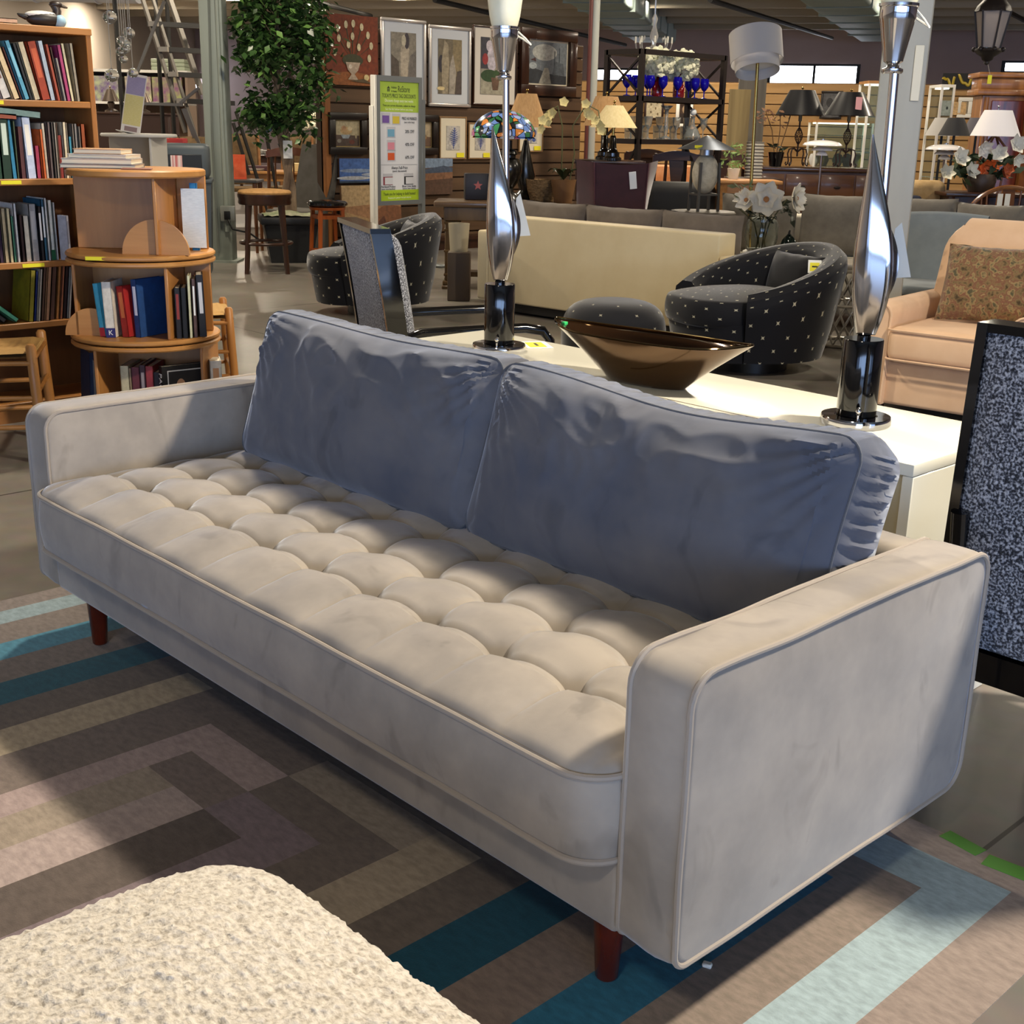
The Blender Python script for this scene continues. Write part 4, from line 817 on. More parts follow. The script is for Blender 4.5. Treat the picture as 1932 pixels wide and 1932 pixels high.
def cabinet(loc, rz, w, d, h, label, m_, topm=None, name='cabinet', doors=2, cat='cabinet', drawers=0):
    r = thing(name, label, cat, loc, rz); MB().rbox(-w/2, w/2, -d/2, d/2, .04, h-.03, .004, 1).build('body', m_, r); MB().rbox(-w/2-.02, w/2+.02, -d/2-.02, d/2+.02, h-.03, h, .006, 2).build('top', topm or m_, r); MB().box(-w/2+.03, w/2-.03, -d/2+.03, d/2-.03, 0, .04).build('plinth', m_, r)
    for k in range(doors):
        ww = w/doors; x = -w/2+k*ww; D_ = MB().rbox(x+.012, x+ww-.012, -d/2-.014, -d/2, .07, h-.05-(.2 if drawers else 0), .004, 1).build('door', m_, r); MB().sph((x+ww/2+(.4*ww if k % 2 == 0 else -.4*ww), -d/2-.025, h*.5), .014, 8, 6).build('knob', BRASS, D_)
    for k in range(drawers):
        ww = w/drawers; x = -w/2+k*ww; D_ = MB().rbox(x+.012, x+ww-.012, -d/2-.014, -d/2, h-.22, h-.06, .004, 1).build('drawer', m_, r); MB().sph((x+ww/2, -d/2-.025, h-.14), .014, 8, 6).build('knob', IRON, D_)
    return r
q = at(262, 230, 18.2); cabinet(fl(q), VIEW, 1.0, .5, 1.42, 'dark brown cabinet in the left background below the picture boxes', mat('3a2114', .5), name='cabinet')
q0 = at(262, 200, 20.5); sh = thing('display_shelf', 'white topped shelf unit holding picture boxes in the left background', 'shelf', fl(q0), VIEW)
MB().box(-.75, .85, -.25, .25, 2.02, 2.06).build('top', WHITE, sh); MB().box(-.75, .85, -.25, .25, 1.55, 1.59).build('shelf_board', WHITE, sh); [MB().box(x, x+.04, -.25, .25, 0, 2.02).build('side_panel', mat('8c7766', .6), sh) for x in (-.75, .81)]; MB().box(-.75, .85, .22, .25, 0, 2.02).build('back_panel', mat('5c4634', .7), sh)
for k, (x, w_, c, c2, lb) in enumerate([(-.45, .5, '6d4f8a', 'c3cf9a', 'purple and lime picture box, leftmost on the white topped shelf'), (.07, .40, '7d4f78', 'd7d8a8', 'picture box half behind the leaning price chart'), (.52, .46, '8a5580', 'a9b56a', 'purple picture box, rightmost on the white topped shelf')]):
    p = Matrix.Rotation(VIEW, 4, 'Z') @ Vector((x, -.1, 0)); single('picture_box', MB().rbox(-w_/2, w_/2, -.12, .1, 0, .37, .004, 1), mat(c, .4, var=(7, c2, (1, 1, 1))), lb, 'box', (q0.x+p.x, q0.y+p.y, 1.5905), VIEW, 'picture boxes on the white shelf')
for k in range(3): p = Matrix.Rotation(VIEW, 4, 'Z') @ Vector((.55, -.05, 0)); single('storage_tray', MB().rbox(-.26, .26, -.17, .17, 0, .055, .012, 2), mat('a9b39a', .5), '%s pale green tray stacked on the white topped shelf' % ['lowest', 'middle', 'topmost'][k], 'tray', (q0.x+p.x, q0.y+p.y, 2.0605+.0565*k), VIEW, 'stacked trays')
BRZL = mat('6f6258', .3, .7)
for u, lb in ((212, 'left of two bronze cone-shaded lamps on the dark background cabinet'), (272, 'right of two bronze cone-shaded lamps on the dark background cabinet')):
    p = at(u, 230, 18.1); table_lamp((p.x, p.y, 1.4205), VIEW, lb, [(.0001, 0), (.09, 0), (.09, .02), (.03, .05), (.05, .12), (.02, .16)], BRZL, (.12, .045, .14, .30), BRZL, group='bronze lamps at the back left')
# carved settee and red box
for u, d, lb in ((296, 16.6, 'carved wood chair with tan upholstered back behind the white stand'), (362, 15.9, 'tan upholstered carved chair beside the red box')):
    p = at(u, 260, d); dining_chair(fl(p), VIEW+.15, lb, woodm('a9784a', '8a5a30'), mat('7d6444', .8, var=(12, '5f4a30', (1, 1, 1))), 1.12, .58, 'pad', 'tan carved chairs at the left')
p = at(330, 272, 13.4); bt = table(fl(p), VIEW, .7, .5, zz(282, 338, 13.4), 'small table under the red box behind the litter bin', MIDW, cat='table', name='side_table')
rc = thing('storage_case', 'red metal storage case on a small table behind the litter bin', 'case', (p.x, p.y, zz(282, 338, 13.4)+.001), VIEW); MB().rbox(-.11, .11, -.1, .1, 0, .11, .01).build('body', mat('9c2420', .4), rc); MB().tube([(-.05, -.0, .11), (-.04, 0, .135), (.04, 0, .135), (.05, 0, .11)], .006, 6).build('handle', BLACK, rc)
# ---- ficus tree in a black planter
p = at(547, 450, 12.75); tb_ = fl(p); fc = thing('ficus_tree', 'leafy ficus tree in a black square planter behind the bar stools', 'tree', tb_, VIEW+.25)
BP = mat('17181a', .5); MB().add([(x, y, z) for z, s_ in ((0, .20), (.38, .265)) for x, y in ((-s_, -s_), (s_, -s_), (s_, s_), (-s_, s_))], [(0, 1, 5, 4), (1, 2, 6, 5), (2, 3, 7, 6), (3, 0, 4, 7), (3, 2, 1, 0), (4, 5, 6, 7)]).rbox(-.30, .30, -.30, .30, .375, .45, .02, 2).build('planter', BP, fc)
MB().grid(lambda u, v: (-.26+.52*u, -.26+.52*v, .455+.05*math.exp(-((u-.4)**2+(v-.4)**2)*8)+.015*noise.noise((u*9, v*9, 0))), 14, 14).build('moss', mat('7c8a64', .9, var=(9, 'b9b49c', (1, 1, 1)), bump=(60, 1., .02)), fc)
BARK = mat('5d4a3a', .8, var=(9, '8b7862', (1, 1, .2)), bump=(40, .6, .01))
def trunk(pts, r0, r1): return MB().tube(pts, [r0+(r1-r0)*i/(len(pts)-1) for i in range(len(pts))], 9)
MB().tube([(.03, 0, .42), (.035, .02, .7), (-.02, .0, 1.0), (-.06, .01, 1.25), (-.08, 0, 1.6), (-.06, .02, 2.1), (-.05, 0, 2.7)], [.05, .045, .042, .04, .035, .025, .01], 10).build('trunk', BARK, fc)
MB().tube([(-.02, .0, .42), (-.03, -.03, .7), (.03, .0, 1.0), (-.01, -.02, 1.25), (.05, 0, 1.7), (.1, .05, 2.2)], [.04, .035, .034, .03, .022, .01], 8).build('trunk', BARK, fc)
fo = MB(); lv = ['2f4a24', '3f5f2c', '24391c', '55763a']
R2 = random.Random(3)
cl = [(R2.gauss(0, 1), R2.gauss(0, 1), R2.uniform(0, 1)) for _ in range(115)]
cents = []
for a, b, t in cl:
    L_ = math.hypot(a, b) or 1; rad = (.14+.33*math.sin(PI*min(1, .18+t*.72)))*R2.uniform(.35, 1.); cents.append((a/L_*rad-.06, b/L_*rad, 1.33+t*1.75))
for cx_, cy_, cz_ in cents:
    fo.slot = 0; fo.tube([(-.06, 0, max(1.35, cz_-.3)), (cx_, cy_, cz_)], .004, 4, caps=False)
    for _ in range(52):
        o = Vector((cx_+R2.gauss(0, .095), cy_+R2.gauss(0, .095), cz_+R2.gauss(0, .085))); L_ = R2.uniform(.07, .115); ang = R2.uniform(0, 2*PI); 
        if (Matrix.Rotation(VIEW+.25, 3, 'Z') @ o+Vector(tb_)-c1.location).to_2d().length < .27: continue
        tip = Vector((math.cos(ang), math.sin(ang), R2.uniform(-1.2, .1))).normalized(); sd = tip.cross(Vector((R2.gauss(0, .5), R2.gauss(0, .5), 1))).normalized()*L_*.30; bend = Vector((0, 0, .012))
        fo.slot = R2.choice([1, 1, 2, 3, 3, 4]); m1 = o+tip*L_*.45
        fo.add([o, m1+sd+bend*.3, o+tip*L_, m1-sd+bend*.3, m1-bend*.6], [(0, 1, 4), (1, 2, 4), (2, 3, 4), (3, 0, 4)])
fo.build('foliage', [BARK]+[mat(c, .35) for c in lv], fc, recalc=False)
tg = MB().rbox(-.045, .045, -.09, -.085, 1.0, 1.17, .004, 1).build('paper_tag', mat('e6e6e0', .7), fc, label='white paper tag')
# ---- bar stools
p = at(504, 500, 11.75); bs = thing('bar_stool', 'tall dark wood bar stool with round tan woven seat', 'stool', fl(p), VIEW+.2)
zs = zz(358, 504, 11.75)
MB().lathe([(.0001, zs-.035), (.24, zs-.035), (.243, zs-.02), (.23, zs-.004), (.15, zs+.006), (.0001, zs+.008)], 40).build('seat', mat('b08650', .7, var=(30, '97703f', (1, 1, 1))), bs)
MB().lathe([(.2, zs-.13), (.235, zs-.13), (.243, zs-.115), (.238, zs-.085), (.247, zs-.06), (.247, zs-.036), (.2, zs-.036)], 40).build('apron', DKW, bs)
for k in range(4):
    a = PI/4+k*PI/2; c, s_ = math.cos(a), math.sin(a); MB().tube([(c*.26, s_*.26, 0), (c*.235, s_*.235, .3), (c*.205, s_*.205, zs-.1)], [.022, .024, .032], 8).build('leg', DKW, bs)
MB().tube([(.235*math.cos(2*PI*i/40), .235*math.sin(2*PI*i/40), .27) for i in range(40)], .014, 8, closed=True).build('foot_ring', DKW, bs)
p = at(619, 455, 12.0); b2 = thing('bar_stool', 'orange-brown wood stool with round black vinyl cushion', 'stool', fl(p), VIEW+.5); zs = zz(380, 619, 12.0); ORW = woodm('a4521c', '7f3a10', 9, .35, 'z')
MB().lathe([(.0001, zs-.045), (.17, zs-.045), (.19, zs-.03), (.19, zs-.012), (.17, zs+.004), (.08, zs+.012), (.0001, zs+.012)], 36).build('cushion', mat('101012', .12, coat=.5), b2)
MB().lathe([(.0001, zs-.075), (.165, zs-.075), (.17, zs-.05), (.0001, zs-.046)], 36).build('seat', ORW, b2)
for k in range(4):
    a = PI/4+k*PI/2; c, s_ = math.cos(a), math.sin(a); MB().tube([(c*.19, s_*.19, 0), (c*.15, s_*.15, zs-.07)], [.02, .024], 4).build('leg', ORW, b2)
for z in (.18, .5):
    for k in range(4):
        a, b = PI/4+k*PI/2, PI/4+(k+1)*PI/2; rr = .19-.04*z/zs; MB().bar((rr*math.cos(a), rr*math.sin(a), z), (rr*math.cos(b), rr*math.sin(b), z), .02, .035).build('stretcher', ORW, b2)
p = at(566, 420, 13.3); pcz = thing('parsons_chair', 'grey slipcovered high-backed chair behind the two stools', 'chair', fl(p), VIEW-.5); GSL = mat('55514b', .9, var=(8, '4a463f', (1, 1, 1)))
MB().rbox(-.23, .23, -.28, .2, .0, .48, .03, 3).build('skirt', GSL, pcz)
MB().grid(lambda u, v: (-.23+.46*u, .16+.20*v, .46+.66*v), 10, 10).grid(lambda u, v: (-.22+.44*u, .26+.18*v, .46+.66*v), 10, 10).grid(lambda u, v: (-.23+.46*u-.01*v*(1 if u > .5 else -1), .36+.08*v, 1.12), 10, 2).grid(lambda u, v: (-.23, .16+.2*v+(.1-.02*v)*u, .46+.66*v), 2, 10).grid(lambda u, v: (.23, .16+.2*v+(.1-.02*v)*u, .46+.66*v), 2, 10).build('backrest', GSL, pcz)
# ---- dining tables with crockery behind the tree
q = at(520, 325, 16.5); hT = zz(322, 520, 16.5); t1 = table(fl(q), VIEW+.1, 1.5, .8, hT, 'light wood dining table behind the ficus trunk', LTW)
q2 = at(535, 285, 21); hT2 = zz(292, 535, 21); table(fl(q2), VIEW, 1.7, .9, hT2, 'dark wood dining table laden with white plates behind the tree', DKW)
def plates(u, v, d, n, r_, label, c='e2e0da', z=None):
    p = at(u, v, d)
    for k in range(n): single('plate', MB().lathe([(.0001, 0), (r_*.6, 0), (r_, .012), (r_, .016), (r_*.6, .006), (.0001, .006)], 20), mat(c, .25), label % (['lowest', 'second', 'third', 'fourth', 'fifth', 'topmost'][k if k < n-1 else 5]), 'plate', (p.x, p.y, (z if z is not None else p.z)+.0005+.0145*k), 0, 'stacked plates')
plates(478, 290, 21, 5, .16, '%s plate of the wide left stack on the dark table', z=hT2); plates(506, 290, 21.1, 4, .13, '%s plate of the stack left of the white tag', z=hT2); plates(560, 290, 21, 3, .17, '%s plate of the right stack on the dark table', z=hT2); plates(482, 325, 16.3, 2, .12, '%s plate on the light wood table', z=hT)
for k, (u, c, h_, w_, lb) in enumerate([(492, '4a2f34', .06, .34, 'flat plum box on the light wood table left of the trunk'), (560, 'd8c08a', .10, .2, 'yellow cardboard box on the light wood table right of the trunk')]):
    p = at(u, 325, 16.4); single('box', MB().rbox(-w_/2, w_/2, -.12, .12, 0, h_, .004, 1), mat(c, .6), lb, 'box', (p.x, p.y, hT+.001), VIEW)
for u, d, rz, lb, st in ((462, 17.6, .3, 'tan backed dining chair left of the ficus trunk', 'pad'), (550, 18.0, -.2, 'tan backed dining chair right of the ficus trunk', 'pad'), (612, 17.2, .1, 'dark carved dining chair beside the white flowers', 'splat'), (545, 14.6, PI+.2, 'brown ladder-backed chair pulled up behind the planter', 'slat')):
    p = at(u, 330, d); dining_chair(fl(p), VIEW+rz, lb, woodm('a9784a', '8a5a30') if st == 'pad' else (DKW if st == 'splat' else MIDW), mat('6e5738', .8, var=(12, '574228', (1, 1, 1))) if st == 'pad' else None, 1.15 if st == 'pad' else 1.05, .5, st)
p = at(452, 285, 15.3); mu = thing('music_stand', 'black tilted easel frame left of the ficus trunk', 'easel', fl(p)); We = W(mu)
for a, b in (((445, 210), (512, 420)), ((497, 225), (535, 430)), ((440, 232), (470, 330))): MB(We).bar(*seg(a, b, 15.3), .03).build('leg', DARKS, mu)
p = at(452, 330, 13.6); so = thing('small_table', 'grey topped side table under the orange notice', 'table', fl(p), VIEW); hS = zz(338, 452, 13.6)
MB().rbox(-.28, .22, -.2, .2, hS-.03, hS, .01, 2).build('tabletop', mat('4c4a48', .3), so); legs4(so, .46, .36, hS-.031, .045, MIDW)
on = thing('paper_notice', 'bright orange paper notice standing on the grey topped table', 'sign', (p.x, p.y, hS+.001), VIEW+.1)
MB().add([(-.085, -.02, 0), (.075, -.02, 0), (.06, .03, .25), (-.07, .03, .25), (-.085, -.017, 0), (.075, -.017, 0), (.06, .033, .25), (-.07, .033, .25)], [(0, 1, 2, 3), (7, 6, 5, 4), (0, 4, 5, 1), (2, 6, 7, 3)]).build('sheet', mat('e4562c', .7, var=(8, 'ef7548', (1, 1, 1))), on)
MB().rbox(-.08, .07, -.03, .05, 0, .006, .001, 1).build('foot', mat('e4562c', .7), on)
p = at(596, 225, 19.0); vz = thing('flower_vase', 'tall pale vase of white flowers left of the picture wall', 'vase', (p.x, p.y, 0), 0); zf = zz(222, 596, 19.0)
MB().lathe([(.0001, zf-.75), (.05, zf-.75), (.06, zf-.4), (.085, zf-.1), (.075, zf-.1), (.05, zf-.7), (.0001, zf-.72)], 20).build('vase', mat('a79f92', .4), vz)
fw = MB()
for _ in range(70):
    o = Vector((R2.gauss(0, .09), R2.gauss(0, .09), zf+R2.gauss(0, .08))); fw.sph(o, (.04, .04, .022), 6, 4, Matrix.Rotation(R2.uniform(0, 6), 4, 'X') @ Matrix.Rotation(R2.uniform(0, 6), 4, 'Y'))
fw.build('blossoms', mat('e8e2cc', .7), vz)
p = at(596, 330, 19.1); cabinet(fl(p), VIEW, 1.0, .5, zf-.752, 'low dark cabinet under the tall vase of white flowers', DKW)
# ================================================================ picture wall, price sign, console with lamps
PX = -7.88; SLAT = mat('5e4630', .6, wood=(6, '45311f', (1, .1, 1)))
pwl = thing('display_wall', 'freestanding dark slatted display wall hung with pictures', 'display wall', (PX-.08, 8.4, 0)); WP = W(pwl)
MB(WP).box(PX-.14, PX-.03, 6.5, 10.35, 0, 2.30).build('panel', mat('3d2a1c', .7), pwl)
for k in range(15): MB(WP).rbox(PX-.03, PX-.005, 6.58, 10.33, .03+k*.152, .03+k*.152+.135, .003, 1).build('slat', SLAT, pwl)
MB(WP).rbox(PX-.06, PX+.02, 6.50, 6.575, 0, 2.12, .006, 1).build('corner_post', woodm('9a6230', '7d4a20', 9, .5, 'z'), pwl)
MB(WP).box(PX-.4, PX+.05, 6.52, 6.56, 0, .04).build('foot', DKW, pwl); MB(WP).box(PX-.4, PX+.05, 10.2, 10.24, 0, .04).build('foot', DKW, pwl)
_PC = {}
def pm(c):
    if c not in _PC: _PC[c] = mat(c, .6, var=(28, '%02x%02x%02x' % tuple(int(int(c[i:i+2], 16)*.78) for i in (0, 2, 4)), (1, 1, 1)))
    return _PC[c]
def canvas(r, w, h, y, bg, shapes, name='canvas', x0=0., z0=0.):      # flat painted picture: colour areas on one sheet
    mb = MB(); mats_ = [pm(bg)]; ix = {bg: 0}; mb.box(x0-w/2, x0+w/2, y, y+.004, z0, z0+h); dpt = y
    for s_ in shapes:
        c = s_[-1]
        if c not in ix: ix[c] = len(mats_); mats_.append(pm(c))
        mb.slot = ix[c]; dpt -= .0003
        if s_[0] == 'e':
            _, cx_, cy_, rx, ry = s_[:5]; pts = [(cx_+rx*math.cos(2*PI*i/18), cy_+ry*math.sin(2*PI*i/18)) for i in range(18)]
        else: pts = s_[1]
        mb.add([(x0-w/2+a*w, dpt, z0+b*h) for a, b in pts], [tuple(range(len(pts)))])
    return mb.build(name, mats_, r, recalc=False)
def picture(label, y0, y1, z0, z1, fw, fm, mw, mm, bg, shapes, x=PX+.0, dp=.03, loc=None, rz=PI/2, lean=0., cat='picture', name='framed_picture', w=None, h=None):
    if loc is None: loc = (x+.006, (y0+y1)/2, z0); w = y1-y0; h = z1-z0
    r = thing(name, label, cat, loc, rz); r.rotation_euler = (Matrix.Rotation(rz, 3, 'Z') @ Matrix.Rotation(-lean, 3, 'X')).to_euler()
    if fw:
        f = MB()
        for a, b, c, d in ((-w/2, w/2, 0, fw), (-w/2, w/2, h-fw, h), (-w/2, -w/2+fw, fw, h-fw), (w/2-fw, w/2, fw, h-fw)): f.rbox(a, b, -dp, 0, c, d, min(.008, fw*.3), 2)
        f.build('frame', fm, r)
    if mw:
        MB().box(-w/2+fw, w/2-fw, -.010, -.002, fw, h-fw).build('mount', mm, r)
    e = fw+mw; canvas(r, w-2*e, h-2*e, -.016 if mw or fw else -.03, bg, shapes, z0=e)
    if not fw: MB().box(-w/2, w/2, -.026, 0, 0, h).build('stretcher', mat('6a4a30', .8), r)
    return r
stems = [(.22, .80), (.38, .86), (.52, .88), (.68, .84), (.80, .73), (.86, .58), (.82, .40), (.16, .46), (.24, .66), (.42, .58), (.62, .55), (.50, .70)]
tul = [('p', [(0, 0), (1, 0), (1, .14), (.5, .2), (0, .16)], '9a5a2c')]+[('p', [(.5, .34), (a-.012, b), (a+.012, b)], '3a3a22') for a, b in stems]+[('e', .5, .36, .2, .09, '3f3f26')]+[('e', a, b, .035, .055, 'd8c9a0') for a, b in stems]+[('p', [(.36, .33), (.64, .33), (.60, .22), (.53, .16), (.60, .08), (.40, .08), (.47, .16), (.40, .22)], 'b9a48c'), ('e', .45, .27, .03, .03, 'e0d2bc'), ('e', .76, .12, .05, .045, 'd8c48c'), ('p', [(.42, .06), (.9, .03), (.7, .10)], '5c4a30')]
picture('square red-brown canvas of cream tulips in an urn, top left of the picture wall', 6.52, 7.18, 1.72, 2.40, 0, None, 0, None, '7c3418', tul)
SILV = mat('b9b4b0', .3, .6); MNT = mat('c4c8cc', .8)
picture('silver framed abstract of one pale standing shape behind the price sign', 7.23, 7.84, 1.56, 2.41, .035, SILV, .10, MNT, '8f8778', [('p', [(0, 0), (.35, 0), (.3, .5), (0, .62)], '5c5148'), ('p', [(.62, 0), (1, 0), (1, .7), (.75, .6)], '746d66'), ('p', [(.42, 0), (.6, 0), (.68, .45), (.72, .72), (.55, .84), (.38, .74), (.36, .5)], 'b8ab96'), ('e', .62, .86, .1, .14, '443d44'), ('e', .5, .86, .09, .1, 'c4baa2')], x=PX)
picture('silver framed abstract of two pale shapes, middle of the picture wall', 7.88, 8.49, 1.54, 2.38, .035, SILV, .10, MNT, '776c58', [('p', [(.6, .35), (1, .3), (1, 1), (.62, 1)], '8f7f5e'), ('e', .12, .55, .12, .16, '34323a'), ('p', [(.18, 0), (.4, 0), (.46, .5), (.42, .9), (.26, .98), (.14, .6)], 'a5987e'), ('p', [(.46, 0), (.7, 0), (.76, .4), (.62, .74), (.48, .5)], 'a89f90'), ('p', [(.72, 0), (1, 0), (1, .45), (.8, .42)], '554a44'), ('e', .12, .1, .17, .035, 'd9c490')], x=PX)
picture('cream mounted picture of pale and red flowers in a pot behind the left chrome lamp', 8.52, 9.20, 1.57, 2.42, .02, DKW, .10, mat('cfc8bc', .8), '9a9586', [('p', [(0, .45), (.35, .45), (.3, 1), (0, 1)], '3c3c46'), ('p', [(0, 0), (1, 0), (1, .25), (0, .3)], 'a5a08c'), ('e', .38, .62, .17, .22, 'c4bcc6'), ('e', .3, .85, .12, .1, 'cfc6cf'), ('e', .72, .6, .18, .2, 'a33a3c'), ('e', .15, .62, .1, .1, '9c3436'), ('e', .3, .33, .3, .11, '2f4a2a'), ('e', .62, .35, .2, .1, '35502c'), ('p', [(.36, .3), (.66, .3), (.6, .08), (.42, .08)], '6c5240')], x=PX)
picture('brown framed grey painting of ships in a harbour, right end of the picture wall', 9.24, 10.16, 1.70, 2.44, .12, DKW, .02, mat('c9bfa8', .5), '6d747a', [('e', .42, .75, .32, .2, 'a9aaa4'), ('p', [(.28, 0), (.62, 0), (.52, .38), (.42, .38)], '9a978a'), ('p', [(0, .0), (.28, .0), (.38, .3), (.1, .38), (0, .3)], '2e3238'), ('p', [(.6, 0), (1, 0), (1, .2), (.55, .24)], '2a2e34'), ('e', .12, .42, .1, .08, 'a9b2b4'), ('p', [(.66, .2), (.69, .2), (.69, .8), (.67, .8)], '3a4148'), ('p', [(.78, .2), (.82, .2), (.81, .88), (.79, .88)], '3f464d'), ('p', [(.62, .22), (.95, .22), (.9, .5), (.7, .55)], '50575e'), ('p', [(.06, .56), (.2, .52), (.18, .62)], '4a2a2a')], x=PX, dp=.06)
BLKF = mat('1b1412', .35)
still = [('p', [(0, 0), (1, 0), (1, .42), (0, .45)], '5a4a42'), ('e', .45, .62, .25, .16, 'c9a878'), ('e', .35, .72, .1, .1, 'b98f68'), ('e', .6, .7, .1, .09, 'd8c8a4'), ('p', [(.22, .45), (.62, .45), (.54, .3), (.3, .3)], 'a9b4bc'), ('e', .15, .2, .09, .08, '8a8478'), ('e', .68, .16, .12, .09, '6c3a30'), ('e', .85, .4, .04, .1, 'b3a684')]
picture('black framed still life of fruit in a bowl, left on the picture wall', 6.54, 7.02, 1.03, 1.45, .075, BLKF, .012, mat('b59a64', .5), 'c0b391', still, x=PX, dp=.05)
picture('black framed still life half hidden by the left post of the price sign', 7.08, 7.46, 1.03, 1.45, .075, BLKF, .012, mat('b59a64', .5), 'b8a98a', still[:4], x=PX, dp=.05)
picture('black framed still life just right of the price sign', 7.60, 8.0, 1.03, 1.45, .075, BLKF, .012, mat('b59a64', .5), 'b3a285', [('p', [(0, 0), (1, 0), (1, .4), (0, .45)], '6a5140'), ('e', .4, .55, .2, .22, '7d4a34'), ('e', .62, .4, .12, .1, '9a7a54')], x=PX, dp=.05)
def fern(k):
    o = [('p', [(.48, .05), (.54, .05), (.62, .9), (.58, .95)], '3c4f92')]
    for i in range(9):
        b = .15+i*.085; L_ = .42*math.sin(PI*min(1, .15+i*.1)); o += [('p', [(.5+b*.08, b), (.5+b*.08-L_, b+.12), (.52+b*.08, b+.055)], '4a5ea3'), ('p', [(.53+b*.08, b), (.53+b*.08+L_*.9, b+.12), (.53+b*.08, b+.055)], '44579c')]
    return o if k < 2 else [('e', .3, .7, .2, .18, '4a5ea3'), ('e', .7, .6, .22, .2, '4a5ea3'), ('e', .3, .32, .2, .18, '5568aa'), ('e', .72, .2, .16, .12, '4a5ea3'), ('p', [(.45, 0), (.5, 0), (.55, 1), (.5, 1)], '3c4f92')]
for k, (y0, y1, z0, z1, lb) in enumerate([(8.04, 8.44, .98, 1.44, 'blue fern print in a tan frame left of the stained glass lamp'), (8.47, 8.83, .98, 1.38, 'blue leaf print in a tan frame half under the stained glass lamp shade'), (9.26, 9.66, 1.06, 1.46, 'blue botanical print in a tan frame right of the stained glass lamp')]):
    r = picture(lb, y0, y1, z0, z1, .016, mat('8a6a44', .5), .085, mat('d9d0ba', .8), 'c9c4bc', fern(k), x=PX, dp=.02)
    MB().box((y1-y0)*.12, (y1-y0)*.40, -.0205, -.0195, .02, .07).build('price_sticker', YEL, r)
clouds = [('e', .3, .5, .3, .08, '8fa5c9'), ('e', .7, .34, .32, .09, 'a9b6cc'), ('e', .25, .2, .3, .08, 'c4c9cf'), ('p', [(0, 0), (1, 0), (1, .06), (0, .08)], '37475c')]
def leaning(label, u, v0, d, w, h, bg, shapes, rz=PI/2, lean=.06, z=None):
    p = at(u, v0, d); return picture(label, 0, 0, 0, 0, 0, None, 0, None, bg, shapes, loc=(p.x, p.y, z if z is not None else max(.0, p.z)), rz=rz, lean=lean, w=w, h=h)
es = thing('picture_rail', 'low dark shelf along the foot of the picture wall', 'shelf', (PX+.12, 7.4, 0)); MB(W(es)).box(PX-.004, PX+.22, 6.58, 8.9, .10, .14).build('board', DKW, es); MB(W(es)).box(PX, PX+.2, 6.6, 8.88, 0, .1).build('plinth', DKW, es)
p = onx(669, 342, PX+.14); picture('desert canyon canvas leaning at the foot of the picture wall', 0, 0, 0, 0, 0, None, 0, None, '9a7250', [('p', [(0, .62), (1, .7), (1, 1), (0, 1)], 'b59a72'), ('p', [(.3, 0), (1, 0), (1, .6), (.75, .66), (.5, .5)], '7d5034'), ('p', [(0, 0), (.3, 0), (.45, .4), (0, .55)], 'a98a60'), ('p', [(.55, .3), (.75, .25), (.7, .45)], '5a3424'), ('p', [(.2, .0), (.5, 0), (.5, .2), (.3, .25)], 'b39468')], loc=(PX+.16, 6.98, .1405), rz=PI/2, lean=.06, w=.78, h=.58)
picture('blue cloudy sky canvas above the desert canvas on the picture wall', 6.66, 7.40, .74, .99, 0, None, 0, None, '4a6fb5', clouds, x=PX)
picture('dusky mountain landscape canvas right of the price sign', 7.56, 8.22, .60, .99, 0, None, 0, None, '5d4436', [('p', [(0, .7), (1, .78), (1, 1), (0, 1)], '7f93ad'), ('p', [(0, .62), (.4, .7), (.8, .8), (1, .74), (1, .6), (0, .55)], '4a566c'), ('p', [(0, .35), (1, .45), (1, .62), (0, .56)], '8a6248')], x=PX)
# ---- price sign
p = at(704, 300, 12.1); SW = .63; sg = thing('price_sign', 'tall green and white price discount sign in a grey poster stand', 'sign', fl(p), PI/2+.127)
ZB_, ZTp = zz(380, 711, 12.1), zz(141, 704, 12.1); GRY = mat('7d8284', .35, .4); CH = mat('d6d3c8', .4)
MB().rbox(-.0, .03, -.03, .03, .02, ZTp-.0, .004, 1).build('side_post', CH, sg); MB().rbox(-.022, -.0005, -.02, .03, .02, ZTp-.27, .004, 1).build('side_post', CH, sg); MB().rbox(SW+.005, SW+.055, -.03, .03, .02, ZTp-.2, .004, 1).build('side_post', GRY, sg)
f = MB(); f.box(.03, SW+.005, -.03, .02, ZTp-.05, ZTp); f.box(.03, SW+.005, -.03, .02, ZB_-.04, ZB_); f.box(.03, .07, -.03, .02, ZB_, ZTp-.05); f.box(SW-.035, SW+.005, -.03, .02, ZB_, ZTp-.05); f.build('frame', GRY, sg)
for x in (0, SW+.03): MB().rbox(x-.04, x+.04, -.3, .3, 0, .03, .008, 1).build('foot', GRY, sg)
PW0, PW1 = .07, SW-.035; pwid = PW1-PW0; ph = ZTp-.05-ZB_; pcx = (PW0+PW1)/2
def py(v): return ZTp-.05-(v-148)/(376-148)*ph
po = MB(); po.box(PW0, PW1, -.018, -.014, ZB_, ZTp-.05); po = po.build('poster', mat('d5d6da', .35), sg)
def blk(u0, u1, v0, v1, c, nm): MB().box(PW0+u0*pwid, PW0+u1*pwid, -.0195, -.018, py(v1), py(v0)).build(nm, mat(c, .4), po)
blk(0, 1, 148, 205, 'a3bf45', 'header_panel'); blk(0, 1, 355, 376, 'a3bf2c', 'footer_panel'); blk(.03, .97, 305.6, 306.2, '7a7c80', 'rule')
DT = mat('26301f', .6); DG = mat('4a4c50', .6); WT = mat('dfe8c4', .5)
def tx(b, v, h, w, m_=DT, x=.5, nm='lettering'): text(b, h*ph/228*1.25, po, nm, m_, (PW0+x*pwid, -.0198, py(v)), width=w*pwid)
